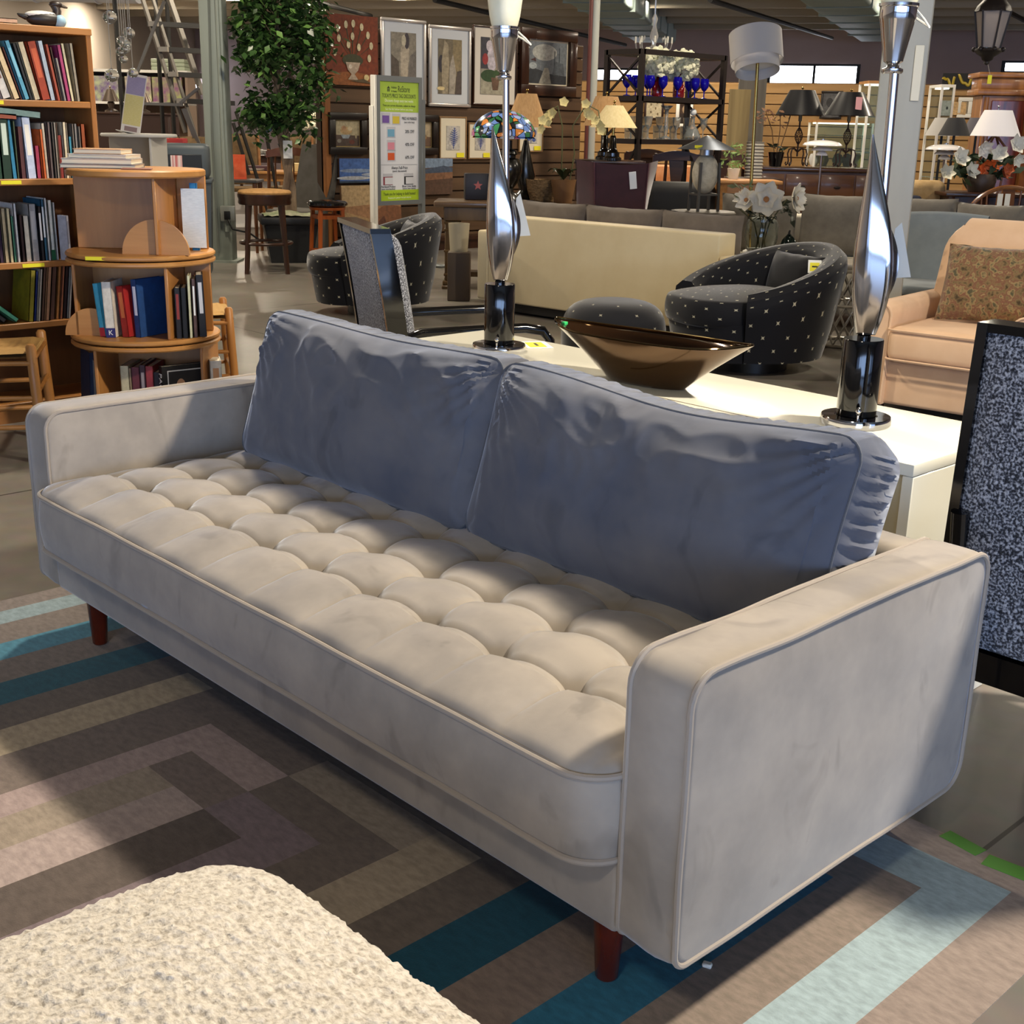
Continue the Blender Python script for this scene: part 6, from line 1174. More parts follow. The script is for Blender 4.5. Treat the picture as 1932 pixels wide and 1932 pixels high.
# ================================================================ right background
# iron etagere with blue goblets, hydrangeas and glassware
E0 = at(1207, 200, 11.9); X0e = E0.x; Y0e = E0.y; ER = IRON
LY, DX = 1.2, .42; zT = zz(92, 1207, 11.9); zA_ = zz(180, 1212, 11.9); zB_ = zz(262, 1212, 11.9)
et = thing('iron_etagere', 'tall black iron shelf unit with cross braces holding blue goblets and glassware', 'shelf', (X0e-DX/2, Y0e+LY/2, 0)); WE = W(et)
for x in (X0e-DX, X0e):
    for y in (Y0e, Y0e+LY): MB(WE).bar((x, y, 0), (x, y, zT), .045).build('post', ER, et)
for z in (zT-.02, zA_-.025, zB_-.025, .55, .12):
    f = MB(WE); w_ = .045
    for a, b in (((X0e-DX, Y0e), (X0e, Y0e)), ((X0e, Y0e), (X0e, Y0e+LY)), ((X0e, Y0e+LY), (X0e-DX, Y0e+LY)), ((X0e-DX, Y0e+LY), (X0e-DX, Y0e))): f.bar((a[0], a[1], z), (b[0], b[1], z), w_)
    f.build('shelf_frame', ER, et)
    if z < zT-.1: MB(WE).box(X0e-DX+.02, X0e-.02, Y0e+.02, Y0e+LY-.02, z+.008, z+.024).build('shelf_panel', mat('3a3030', .3, .2) if z != zB_-.025 else mat('b8b2a8', .1, .6), et)
for y in (Y0e, Y0e+LY):
    for za, zb in ((zA_, zT-.05), (zB_, zA_-.05), (.57, zB_-.05)):
        MB(WE).bar((X0e-DX, y, za), (X0e, y, zb), .018).build('cross_brace', ER, et); MB(WE).bar((X0e-DX, y, zb), (X0e, y, za), .018).build('cross_brace', ER, et)
BLU = mat('1a12c4', .06, trans=.55, ior=1.3, coat=.3)
gob = MB().lathe([(.0001, 0), (.034, 0), (.034, .004), (.006, .012), (.0055, .065), (.02, .078), (.042, .11), (.044, .15), (.038, .185), (.035, .185), (.041, .15), (.038, .112), (.0001, .08)], 18)
gm = gob.build('goblet', BLU); gm.name = 'goblet'
def on_et(fy, fx, z): return (X0e-DX*fx, Y0e+LY*fy, z)
gl = [(.06, .55), (.13, .3), (.19, .62), (.25, .35), (.32, .6), (.36, .25), (.50, .72), (.56, .3), (.72, .65), (.78, .3), (.83, .6), (.92, .35)]
for k, (a, b) in enumerate(gl):
    o = gm if k == 0 else gm.copy()
    if k: COL.objects.link(o)
    o.location = on_et(a, b, zA_); tag(o, 'cobalt blue glass goblet, %s from the left on the iron shelf' % ORD[k], 'goblet', 'cobalt goblets on the iron shelf')
RED = mat('6c0a12', .1, coat=.5)
for k, (a, b, dx_) in enumerate([(.38, .45, 0), (.64, .45, 0)]):
    r = thing('hydrangea_vase', ['ruby bottle vase with the left white hydrangea head on the iron shelf', 'ruby bottle vase with the right white hydrangea head on the iron shelf'][k], 'vase', on_et(a, b, zA_))
    MB().lathe([(.0001, 0), (.05, 0), (.055, .02), (.055, .10), (.03, .14), (.018, .16), (.02, .22), (.016, .22), (.0001, .15)], 20).build('bottle', RED, r)
    hb = MB(); R4 = random.Random(k)
    for _ in range(190):
        d = Vector((R4.gauss(0, 1), R4.gauss(0, 1), R4.gauss(0, 1))).normalized()*R4.uniform(.10, .155); hb.sph(Vector((0, (-.03 if k == 0 else .03), .30))+Vector((d.x, d.y*1.15, d.z*.85)), (.036, .036, .024), 6, 4, Matrix.Rotation(R4.uniform(0, 6), 4, 'X') @ Matrix.Rotation(R4.uniform(0, 6), 4, 'Y'))
    hb.build('flower_head', mat('e2dfc6', .8, var=(20, 'cdd0b2', (1, 1, 1))), r)
CLR = mat('eef4f4', .03, trans=.85, ior=1.2)
tm = MB().lathe([(.0001, 0), (.028, 0), (.036, .12), (.0355, .12), (.027, .006), (.0001, .006)], 14).build('glass_tumbler', CLR)
fm_ = MB().lathe([(.0001, 0), (.03, 0), (.008, .012), (.006, .08), (.03, .12), (.042, .20), (.041, .2), (.028, .12), (.0001, .085)], 14).build('glass_flute', CLR)
for k in range(16):
    src = tm if k % 2 == 0 else fm_; o = src if k < 2 else src.copy()
    if k >= 2: COL.objects.link(o)
    o.location = on_et(.04+k*.057, .25+.45*(k % 3)/2, zB_); tag(o, 'clear glass %s, %s from the left on the mirrored lower iron shelf' % ('tumbler' if k % 2 == 0 else 'flute', ORD[k]), 'glass', 'clear glassware on the lower iron shelf')
r = single('candle_holder', MB().lathe([(.0001, 0), (.05, 0), (.05, .01), (.015, .03), (.022, .10), (.015, .2), (.02, .26), (.06, .30), (.058, .30), (.0001, .265)], 18), CLR, 'tall clear glass candle holder among the glassware on the iron shelf', 'candle holder', on_et(.37, .12, zB_))
dc = thing('decanter', 'cut glass decanter with round stopper on the iron shelf', 'decanter', on_et(.70, .12, zB_)); MB().lathe([(.0001, 0), (.075, 0), (.085, .02), (.06, .08), (.02, .14), (.018, .2), (.03, .215), (.0001, .215)], 20).build('body', CLR, dc); MB().sph((0, 0, .25), .032, 12, 8).build('stopper', mat('d9dcda', .2), dc)
# crystal chandelier
q = at(1233, 88, 13.2); ch = thing('chandelier', 'small crystal chandelier hanging above the iron shelf', 'chandelier', (q.x, q.y, q.z)); CRY = mat('f4f4f0', .04, trans=.7, ior=1.4)
MB().tube([(0, 0, .2), (0, 0, HC-q.z-.01)], .008, 6).build('chain', STEEL, ch); MB().lathe([(.01, .3), (.03, .26), (.015, .2), (.045, .1), (.02, .02), (.05, -.05), (.02, -.12), (.001, -.16)], 16).build('stem', CRY, ch)
for k in range(8):
    a = 2*PI*k/8; c, s_ = math.cos(a), math.sin(a); am = MB(); am.tube([(c*.03, s_*.03, 0), (c*.10, s_*.10, -.06), (c*.17, s_*.17, -.02), (c*.18, s_*.18, .03)], .006, 6); am = am.build('arm', CRY, ch); MB().cyl(.008, .03, .09, 8, (c*.18, s_*.18)).build('candle_tube', mat('e6e2d2', .4), am)
    for t, zq in ((.18, -.05), (.10, -.14), (.14, .10)): MB().lathe([(.001, .02), (.01, 0), (.001, -.035)], 8, (c*t, s_*t, zq-.02)).build('crystal_drop', CRY, ch)
# double drum shaded floor lamp
q = at(1420, 380, 9.3); dl = thing('floor_lamp', 'brass floor lamp with a tilted white double drum shade', 'lamp', fl(q)); WD = W(dl)
top = at(1432, 60, 9.3); a_, b_ = Vector((q.x, q.y, .03)), at(1428, 148, 9.3)
MB(WD).cyl(.14, 0, .03, 28, (q.x, q.y)).build('base', BRASS, dl); MB(WD).tube([a_, b_, b_.lerp(top, .8)], .012, 10).build('pole', BRASS, dl)
tilt = Matrix.Translation(at(1427, 100, 9.3)) @ Matrix.Rotation(VIEW, 4, 'Z') @ Matrix.Rotation(-.36, 4, 'X') @ Matrix.Rotation(-.07, 4, 'Y'); Rd = pw(97, 9.3)/2
mb = MB(WD @ tilt); mb.lathe([(Rd, -.07), (Rd, .14), (Rd-.004, .14), (Rd-.004, -.07)], 44).lathe([(Rd*.84, -.135), (Rd*.84, -.03), (Rd*.83, -.03), (Rd*.83, -.135)], 44); mb.build('drum_shade', mat('d6d3d2', .8, trans=.1), dl)
MB(WD @ tilt).lathe([(.0001, -.06), (Rd*.82, -.06), (Rd*.82, -.064), (.0001, -.064)], 36).build('diffuser', mat('cfcfcf', .7), dl); MB(WD @ tilt).sph((0, 0, -.07), .01, 8, 6).build('finial', BRASS, dl)
# lamp with conical steel shade over a stone egg on a round table
p = at(1326, 400, 9.55); rt = thing('drum_table', 'round grey drum table under the conical steel lamp', 'table', fl(p), VIEW); hR = zz(398, 1326, 9.55); GRT = mat('5d564e', .5)
MB().lathe([(.0001, 0), (.20, 0), (.20, hR-.09), (.24, hR-.085), (.245, hR-.01), (.235, hR), (.0001, hR)], 40).build('body', GRT, rt)
cl_ = thing('table_lamp', 'table lamp with wide conical steel shade over a stone egg in a metal frame', 'lamp', (p.x, p.y, hR+.001), VIEW+.3); zc0, zc1 = zz(282, 1326, 9.55)-hR, zz(257, 1326, 9.55)-hR; Rc = pw(112, 9.55)/2
MB().lathe([(Rc, zc0), (Rc*.5, zc0+(zc1-zc0)*.55), (.02, zc1), (.0001, zc1+.005)], 40).lathe([(Rc-.004, zc0-.001), (Rc*.5, zc0+(zc1-zc0)*.5), (.0001, zc1-.004)], 40).build('cone_shade', mat('8f98a6', .22, .9), cl_)
MB().sph((0, 0, .27), (.098, .098, .145), 28, 18).build('stone_egg', mat('b9b2a0', .7, var=(26, '9d9686', (1, 1, 1))), cl_); MB().cyl(.05, .40, zc0+.03, 16).build('neck', STEEL, cl_)
for k in range(4):
    a = PI/4+k*PI/2; c, s_ = math.cos(a)*.115, math.sin(a)*.115; MB().bar((c, s_, 0), (c*.92, s_*.92, .35), .018).build('frame_leg', mat('5a5855', .4, .7), cl_); a2 = a+PI/2; MB().bar((c, s_, .12), (math.cos(a2)*.115, math.sin(a2)*.115, .12), .014).build('frame_rail', mat('5a5855', .4, .7), cl_)
MB().box(-.16, -.10, -Rc*.62, -Rc*.60, zc0+.01, zc0+.03).build('price_sticker', YEL, cl_)
# cream lamps left of the shelf on a slim table
q = at(1148, 300, 11.5); hS2 = zz(302, 1148, 11.5); stb = table(fl(q), VIEW, .62, .5, hS2, 'dark lamp table behind the burgundy wing chair', DKW, name='lamp_table')
PED = [(.0001, 0), (.13, 0), (.13, .03), (.10, .05), (.10, .09), (.075, .11), (.055, .15), (.045, .27), (.035, .30)]
for u, lb, sm, sh_, d in ((1140, 'black pedestal lamp with tan shade, behind the cream shaded one', TAN, (.20, .10, zz(238, 1140, 11.6)-hS2, zz(182, 1140, 11.6)-hS2), 11.62), (1155, 'black pedestal lamp with cream cone shade in front of the tan shaded one', CRM, (.205, .075, zz(241, 1155, 11.3)-hS2, zz(199, 1155, 11.3)-hS2), 11.32)):
    p = at(u, 300, d); table_lamp((p.x, p.y, hS2+.001), 0, lb, [(a*.62, b*.7) for a, b in PED], BLACKGLOSS, sh_, sm)
# long dresser with two black shaded lamps
q = at(1540, 330, 13.3); hD = zz(315, 1540, 13.3); DRW = woodm('5c3a22', '3f2513', 8, .35, 'x', .2); dr = thing('dresser', 'long dark wood dresser under the two black shaded lamps', 'dresser', fl(q), VIEW-.05)
MB().rbox(-.72, .72, -.25, .25, .08, hD-.04, .006, 1).build('body', DRW, dr); MB().rbox(-.76, .76, -.28, .28, hD-.04, hD, .01, 2).build('top', woodm('4a3020', '2f1c10', 8, .18, 'x', .5), dr)
for r_ in range(3):
    for k in range(4):
        x0 = -.70+k*.352; z1 = hD-.07-r_*.27; D_ = MB().rbox(x0, x0+.335, -.265, -.25, z1-.24, z1, .006, 2).build('drawer', DRW, dr); MB().sph((x0+.168, -.272, z1-.12), (.035, .008, .014), 10, 6).build('handle', IRON, D_)
for x in (-.66, .66): MB().rbox(x-.04, x+.04, -.22, .22, 0, .08, .01, 1).build('foot', DRW, dr)
BSH = mat('16171b', .35, coat=.15); WRI = mat('2a1a16', .5, .3)
for u, v1, v0, uv_, lb in ((1502, 170, 217, 320, 'left black shaded lamp with twisted iron basket stem on the long dresser'), (1593, 174, 218, 318, 'right black shaded lamp with a pink tag on the long dresser')):
    p = at(u, 315, 13.15); r = thing('table_lamp', lb, 'lamp', (p.x, p.y, hD+.001), VIEW, 'black shaded iron lamps'); zs0, zs1 = zz(v0, u, 13.15)-hD, zz(v1, u, 13.15)-hD
    lamp_shade(r, pw(92, 13.15)/2, pw(46, 13.15)/2, zs0, zs1, BSH)
    zb0 = zs0*.42; zb1 = zs0*.78; ck = MB()
    for k in range(6):
        for s_ in (1, -1): ck.tube([(.038*math.sin(PI*i/14)*math.cos(2*PI*k/6+s_*i/14*2.2), .038*math.sin(PI*i/14)*math.sin(2*PI*k/6+s_*i/14*2.2), zb0+(zb1-zb0)*i/14) for i in range(15)], .0035, 5)
    ck.build('basket_twist', WRI, r); MB().cyl(.009, zs0*.2, zb0+.01, 8).cyl(.009, zb1-.01, zs0-.05, 8).build('stem', WRI, r); MB().cyl(.018, zs0-.06, zs0+.03, 12).build('candle_sleeve', mat('6e6248', .6), r)
    for k in range(4):
        a = PI/4+k*PI/2; c, s_ = math.cos(a), math.sin(a); MB().tube([(c*rr, s_*rr, z) for rr, z in ((.01, zs0*.30), (.05, zs0*.36), (.10, zs0*.34), (.115, zs0*.25), (.10, zs0*.12), (.105, .03), (.125, .012), (.135, .03), (.125, .045))], .007, 6).build('scroll_foot', WRI, r)
    MB().sph((0, 0, zs1+.02), .014, 8, 6).build('finial', BRASS, r)
    if u == 1593:
        t_ = MB().rbox(-.032, .032, -.004, 0, -.12, 0, .004, 1).build('paper_tag', mat('d39a9c', .6), r, label='pink paper tag'); t_.location = (.03, -pw(74, 13.15)/2-.012, zs1-.05)
# ribbed stacked ceramic and orchids standing left on the dresser
p = at(1421, 330, 12.4); hb_ = zz(335, 1421, 12.4); table(fl(p), VIEW, .5, .4, hb_, 'low dark table under the ribbed grey column lamp', DKW, name='lamp_table')
zr = zz(268, 1424, 12.4)-hb_; single('ribbed_vase', MB().lathe([(.0001, 0)]+[((.088 if i % 2 == 0 else .078), zr*i/22) for i in range(23)]+[(.0001, zr)], 28, smooth=False), mat('9a948a', .6), 'stacked grey ribbed ceramic column behind the brass floor lamp pole', 'vase', (p.x, p.y, hb_+.001))
p = at(1462, 318, 13.1); pl = thing('potted_plant', 'dried brown orchid in a black pot at the left end of the long dresser', 'plant', (p.x, p.y, hD+.001), VIEW); MB().lathe([(.0001, 0), (.06, 0), (.085, .14), (.08, .14), (.0001, .12)], 20).build('pot', BLACKGLOSS, pl)
for s_ in (-.06, .02, .08): MB().tube([(s_*.3, 0, .12), (s_, 0, .35), (s_*1.8-.03, -.02, .52), (s_*2.4-.10, -.03, .46)], .005, 6).build('stem', mat('6a4f32', .7), pl)
leaves(40, ((-.20, .05), (-.06, .04), (.40, .56)), .07, 8).build('dried_petals', mat('9a7458', .7), pl); leaves(10, ((-.05, .07), (-.05, .05), (.12, .24)), .12, 9).build('leaf', mat('1f2a18', .5), pl)
# white slim floor lamps
def ph_lamp(u, v0, d, lb):
    p = at(u, 380, d); r = thing('floor_lamp', lb, 'lamp', fl(p), 0, 'white layered floor lamps'); z = at(u, v0, d).z; WL_ = mat('d4d1d2', .2, coat=.4)
    MB().cyl(.12, 0, .025, 28).build('base', STEEL, r); MB().cyl(.009, .02, z-.1, 10).build('pole', mat('8a7a74', .3, .7), r)
    for k, (R_, h0, h1) in enumerate([(.165, -.045, .0), (.09, -.085, -.05), (.05, -.125, -.085)]):
        MB().lathe([(R_, z+h0)]+[(R_*math.cos(a), z+h0+(h1-h0)*math.sin(a)) for a in [i/8*PI/2*.93 for i in range(1, 9)]], 36).lathe([(R_-.003, z+h0-.001)]+[((R_-.003)*math.cos(a), z+h0+(h1-h0-.004)*math.sin(a)) for a in [i/8*PI/2*.93 for i in range(1, 9)]], 36).build('shade_tier', WL_, r)
    MB().cyl(.02, z-.01, z+.01, 12).build('cap', STEEL, r); return r
ph_lamp(1542, 264, 11.0, 'slim white layered floor lamp left of the steel column')
ph_lamp(1772, 272, 11.1, 'slim white layered floor lamp right of the steel column')
# slat wall partition across the back with its stock
SA, SB = at(1095, 250, 19.0), at(2010, 250, 17.0); dv = (SB-SA); dv.z = 0; sl = dv.length; sang = math.atan2(dv.y, dv.x); sz = 2.0
SWM = mat('b08a58', .6, wood=(5, '94703f', (.1, 1, 1))); swl = thing('slat_wall', 'long light wood slatted partition across the back of the shop', 'partition', fl(SA), sang)
MB().box(0, sl, 0, .06, 0, sz).build('panel', mat('6f5434', .8), swl)
for k in range(14): MB().rbox(0, sl, -.02, 0, .04+k*.14, .04+k*.14+.125, .003, 1).build('slat', SWM, swl)
for x in (.1, sl-.1): MB().box(x-.03, x+.03, -.25, .3, 0, .04).build('foot', DKW, swl)
SWT = Matrix.Translation(fl(SA)) @ Matrix.Rotation(sang, 4, 'Z')
def onsw(u, v): n = Vector((math.sin(sang), -math.cos(sang), 0)); d = ray(u, v); return CAM+d*(n.dot(SA-CAM)/n.dot(d))
def swpic(lb, u0, u1, v0, v1, fw, fm, mw, mm, bg, shp):
    a, b = onsw(u0, v1), onsw(u1, v0); w = math.hypot(b.x-a.x, b.y-a.y); h = b.z-a.z; c = (a+b)/2; off = SWT.to_3x3() @ Vector((0, -.032, 0))
    picture(lb, 0, 0, 0, 0, fw, fm, mw, mm, bg, shp, loc=(c.x+off.x, c.y+off.y, a.z), rz=sang, w=w, h=h)
swpic('cream print of scattered sprigs seen through the iron shelf', 1216, 1255, 183, 226, .03, DKW, .0, None, 'cdbf9f', [('e', a, b, .05, .07, '7d6a4a') for a, b in ((.3, .3), (.6, .5), (.3, .7), (.7, .8), (.75, .2))])
swpic('white framed dark figure print seen through the iron shelf', 1275, 1310, 188, 240, .05, WHITE, 0, None, '4a3324', [('e', .5, .7, .22, .2, 'b99a78'), ('p', [(.1, 0), (.9, 0), (.9, .45), (.1, .5)], '2c1e16')])
swpic('black framed grey print behind the right black shaded lamp', 1546, 1592, 172, 224, .03, BLKF, 0, None, '6a6a6c', [('e', .4, .6, .2, .2, '3a3a3c')])
swpic('grey framed print on the slat wall right of the steel column', 1770, 1795, 190, 218, .0, None, 0, None, 'b9b7b0', [('e', .7, .5, .1, .1, '2a2a2a')])
swpic('square peach canvas on the slat wall near the tall wooden clock case', 1797, 1824, 193, 217, .0, None, 0, None, 'd9b27c', [])
swpic('white framed print behind the peach canvas on the slat wall', 1804, 1836, 184, 222, .05, WHITE, .0, None, 'a5957c', [])
swpic('long black sign with yellow curling tube lines high on the right', 1776, 1842, 139, 168, .0, None, 0, None, '15130f', [])
def squig(u, v, k):
    pts = []
    for i in range(24): t = i/23; q_ = onsw(u+28*t*(1 if k else .8), v-8*math.sin(t*7+k)-4*math.cos(t*13)); pts.append(q_+SWT.to_3x3() @ Vector((0, -.07, 0)))
    return pts
nt_ = thing('tube_lettering', 'yellow curled tube lines on the long black sign', 'sign', (0, 0, 0)); nt_.location = squig(1778, 153, 0)[0]; WN = W(nt_)
for u, k in ((1779, 0), (1808, 1)): MB(WN).tube(squig(u, 154, k), .018, 6).build('tube', mat('b39a2c', .4), nt_)
# grey boards and plank leaning at the partition
for u0, u1, v0, v1, d, c, lb in ((1372, 1412, 168, 250, 16.2, '8f7f58', 'wide weathered plank panel leaning left of the black lamps'), (1388, 1440, 135, 250, 17.0, '6f6a62', 'dark grey board standing behind the weathered planks')):
    a, b = at(u0, 240, d), at(u1, 240, d); w = (b-a).length; single('board', MB().rbox(0, w, -.02, .02, 0, zz(v0, u0, d), .004, 1), mat(c, .8, wood=(5, '5d4f34' if c[0] == '8' else '5a5650', (1, 1, .08))), lb, 'board', fl(a), math.atan2((b-a).y, (b-a).x))
# display cases
def glass_case(u0, u1, v0, d, lb, base=.5, m_=None):
    a, b = at(u0, 240, d), at(u1, 240, d); c = (a+b)/2; w = (b-a).length; h = at(u0, v0, d).z; r = thing('display_case', lb, 'case', fl(c), VIEW); m_ = m_ or LTW
    MB().rbox(-w/2, w/2, -.22, .22, 0, base, .006, 1).build('base', m_, r); MB().box(-w/2, w/2, -.22, .22, h-.03, h).build('top', m_, r)
    for x in (-w/2+.012, w/2-.012):
        for y in (-.208, .208): MB().bar((x, y, base), (x, y, h-.03), .024).build('post', WHITE, r)
    for y in (-.215, .21): MB().box(-w/2+.02, w/2-.02, y, y+.005, base, h-.03).build('glass_pane', mat('dff0f0', .03, trans=.95, ior=1.05), r)
    for k in (1, 2): z = base+(h-base)*k/3; MB().box(-w/2+.02, w/2-.02, -.19, .19, z, z+.008).build('glass_shelf', mat('a9cfc8', .1, trans=.6), r)
    MB().box(-w/2+.03, w/2-.03, -.1, .1, h-.045, h-.031).build('strip_light', mat('fff2d8', .5, emis=5), r); return r, c, w, h
g1, c_, w_, h_ = glass_case(1622, 1682, 153, 15.0, 'tall lit glass display case left of the steel column', .75); g2, c2_, w2_, h2_ = glass_case(1756, 1782, 160, 14.6, 'narrow white glass display case right of the steel column', .4, WHITE)
g3, c3_, w3_, h3_ = glass_case(1532, 1640, 226, 16.4, 'wide lit glass counter behind the black shaded lamps', .95)
for k, (x, c, z) in enumerate([(-.5, 'dcdcda', .96), (-.3, 'b9b34a', .96), (.0, '5aa08a', .96), (.2, '6f9fc0', .96), (.42, 'c9c04a', .96)]):
    q_ = c3_+RH*x*.6; single('ornament', MB().lathe([(.0001, 0), (.04, 0), (.07, .07), (.05, .14), (.0001, .16)], 14), mat(c, .2), '%s glass ornament inside the wide lit counter, %s from the left' % (['white', 'lime', 'green', 'blue', 'yellow'][k], ORD[k]), 'ornament', (q_.x, q_.y, .951), 0, 'ornaments in the lit counter')
# table with orange cloth and dining chairs behind the shelf
p = at(1262, 300, 14.8); hO = zz(272, 1262, 14.8)
if hO < .7 or hO > 1.15: hO = .95
ot = table(fl(p), VIEW, 1.0, .8, hO, 'dining table under an orange cloth behind the iron shelf', MIDW)
cl2 = MB(); cl2.grid(lambda u, v: (lambda x, y: (x, y, hO+.006-6*max(0, max(abs(x)-.515, abs(y)-.415))))((2*u-1)*.56, (2*v-1)*.46), 40, 40, smooth=True); o = cl2.build('tablecloth', mat('c97a44', .8, var=(7, 'd9986a', (1, 1, 1)))); o.location = fl(p); o.rotation_euler = (0, 0, VIEW); tag(o, 'orange tablecloth on the dining table behind the iron shelf', 'tablecloth')
for u, d, rz, lb in ((1205, 14.05, .2, 'carved brown dining chair left of the orange cloth behind the iron shelf'), (1268, 13.25, .05, 'brown dining chair with pointed crest in front of the orange cloth'), (1362, 13.7, -.2, 'brown carved dining chair right of the conical steel lamp')):
    p = at(u, 330, d); dining_chair(fl(p), VIEW+PI+rz, lb, woodm('4f2e1a', '331b0e'), None, 1.12, .5, 'splat')
p = at(1408, 345, 11.1); hq = zz(338, 1375, 11.1); sd = table(fl(p), VIEW, .55, .4, hq, 'light wood side table behind the magnolia vase', LTW, name='side_table'); q = at(1372, 340, 11.1)
pg = thing('potted_plant', 'small light green leafy plant on the light wood side table', 'plant', (q.x+RH.x*.05, q.y+RH.y*.05, hq+.001), VIEW); MB().lathe([(.0001, 0), (.04, 0), (.055, .09), (.05, .09), (.0001, .08)], 18).build('pot', mat('d9d4c4', .5), pg); leaves(60, ((-.1, .1), (-.06, .06), (.09, .30)), .06, 12).build('foliage', mat('7f9a58', .6), pg)
# dark leather armchair behind the burgundy wing chair
p = at(1285, 385, 10.95); bk_ = thing('armchair', 'black armchair in shadow right of the burgundy wing chair', 'armchair', fl(p), VIEW-.1); bk_.scale = (.72, .72, 1); BLF = mat('121214', .6)
MB().rbox(-.4, .4, -.4, .35, .08, .45, .06, 4).build('seat', BLF, bk_); MB().rbox(-.42, .42, .2, .45, .1, .92, .10, 4).build('backrest', BLF, bk_); [MB().rbox(x-.09, x+.09, -.42, .3, .08, .62, .06, 4).build('arm', BLF, bk_) for x in (-.42, .42)]
# right edge: white shaded lamp, small black shade, clock case, flowers, windsor chair
p = at(1868, 330, 11.2); hW = .78; tb4 = table(fl(p), VIEW, .9, .6, hW, 'dark wood table under the white shaded lamp at the right edge', DKW, name='console_table')
wl_ = thing('table_lamp', 'lamp with wide white tapered shade on bent wood legs at the right edge', 'lamp', (p.x, p.y, hW+.001), VIEW); z0, z1 = zz(257, 1868, 11.2)-hW, zz(208, 1868, 11.2)-hW
lamp_shade(wl_, pw(90, 11.2)/2, pw(50, 11.2)/2, z0, z1, mat('d9d5d6', .8, trans=.1, emis=.12))
for k in range(4):
    a = PI/4+k*PI/2; c, s_ = math.cos(a), math.sin(a); MB().tube([(c*r_, s_*r_, z) for r_, z in ((.13, 0), (.10, z0*.25), (.12, z0*.6), (.10, z0*.85), (.03, z0*.98), (.0, z0))], .01, 6).build('bent_leg', mat('5a3218', .5), wl_)
MB().sph((0, 0, z0*.62), (.045, .045, .075), 14, 10).build('glass_egg', mat('9fb0a8', .15, coat=.5), wl_); MB().cyl(.006, z0, z1+.02, 8).sph((0, 0, z1+.03), .012, 8, 6).build('finial', STEEL, wl_)
for u, d, c, w0, lb in ((1791, 11.6, '141418', 47, 'small black tapered lamp shade on a black base right of the steel column'), (1768, 12.0, 'a9a6a2', 50, 'pale grey tapered lamp shade behind the small black one'), (1832, 12.2, '55525a', 46, 'dark grey tapered lamp shade half behind the white shaded lamp')):
    p = at(u, 330, d); r = thing('floor_lamp', lb, 'lamp', fl(p), VIEW); z0, z1 = zz(256, u, d), zz(222, u, d); lamp_shade(r, pw(w0, d)/2*1.25, pw(w0*.5, d)/2*1.25, z0, z1, mat(c, .7), square=False); MB().cyl(.012, .02, z1, 10).build('stem', BLACK, r); MB().cyl(.12, 0, .03, 20).build('base', BLACK, r)
p = at(1880, 300, 13.6); CLK = woodm('a8703c', '845428', 8, .4, 'z', .2); hK = zz(138, 1868, 13.6); ck_ = thing('clock_case', 'tall light wood clock case with stepped cornice at the right edge', 'cabinet', fl(p), VIEW-.1)
MB().rbox(-.27, .27, -.18, .18, 0, hK-.22, .006, 1).build('body', CLK, ck_); MB().rbox(-.33, .33, -.23, .23, hK-.22, hK-.16, .01, 2).rbox(-.30, .30, -.2, .2, hK-.16, hK-.05, .008, 2).rbox(-.34, .34, -.24, .24, hK-.05, hK, .012, 2).build('cornice', CLK, ck_)
MB().rbox(-.17, .17, -.195, -.18, .45, hK-.27, .006, 1).build('door', mat('5c2a1c', .2, coat=.5, var=(6, '9a4a34', (3, 1, .3))), ck_)
for x in (-.22, .22): MB().cyl(.022, .4, hK-.24, 12, (x, -.19)).build('column', CLK, ck_)
p = at(1990, 300, 13.0); cabinet(fl(p), VIEW, .5, .4, zz(158, 1930, 13.2), 'reddish brown tall cabinet cut by the right edge', woodm('7a4a26', '54301a'), name='cabinet', doors=1)
p = at(1850, 345, 10.45); hF = zz(362, 1850, 10.45); ft = table(fl(p), VIEW, .7, .5, hF, 'small dark table under the orange and white flowers', DKW, name='side_table')
fa_ = thing('flower_arrangement', 'arrangement of white lilies and orange flowers behind the spindle backed chair', 'flowers', (p.x, p.y, hF+.001), VIEW); MB().lathe([(.0001, 0), (.09, 0), (.12, .08), (.10, .14), (.09, .14), (.0001, .1)], 20).build('bowl', mat('3f2f22', .5), fa_)
leaves(90, ((-.22, .26), (-.06, .08), (.10, .30)), .15, 21).build('leaf', mat('2c3a22', .5), fa_)
R5 = random.Random(4)
for k, (x, z, R_, c) in enumerate([(-.22, .22, .08, 'd9d6c6'), (-.12, .12, .07, 'd6d2c0'), (-.02, .30, .075, 'dcd9cc'), (.10, .26, .07, 'd9d6c8'), (.22, .33, .08, 'd4d1c6'), (.26, .22, .06, 'd6d3c2'), (-.30, .10, .07, 'cfcab4'), (.02, .16, .075, 'd4642c'), (.08, .18, .06, 'd97038'), (-.04, .13, .05, 'cf5c28'), (.16, .10, .05, 'a8502c'), (.20, .14, .05, 'b0582e')]):
    pe = MB(); petal5(pe, Vector((x, -.05+R5.uniform(-.03, .03), z+.04)), R_, Vector((R5.gauss(0, .4), -1, R5.gauss(.2, .3))).normalized(), 6, .5, .42); pe.build('blossom', mat(c, .6), fa_)
p = at(1872, 400, 10.2); wch = thing('spindle_chair', 'spindle backed wooden armchair with a paper tag at the right edge', 'chair', fl(p), VIEW+PI+.1); WCM = woodm('7d4d24', '5c3515', 9, .3, 'z', .2); Hc_ = zz(350, 1872, 10.2)
MB().rbox(-.26, .26, -.24, .24, .42, .46, .02, 3).build('seat', WCM, wch)
hoop = [(.36*math.cos(t), .20+.05*math.sin(t), .50+(Hc_-.50)*math.sin(t)**.7) for t in [PI*i/24 for i in range(25)]]; MB().tube(hoop, .017, 8).build('hoop', WCM, wch)
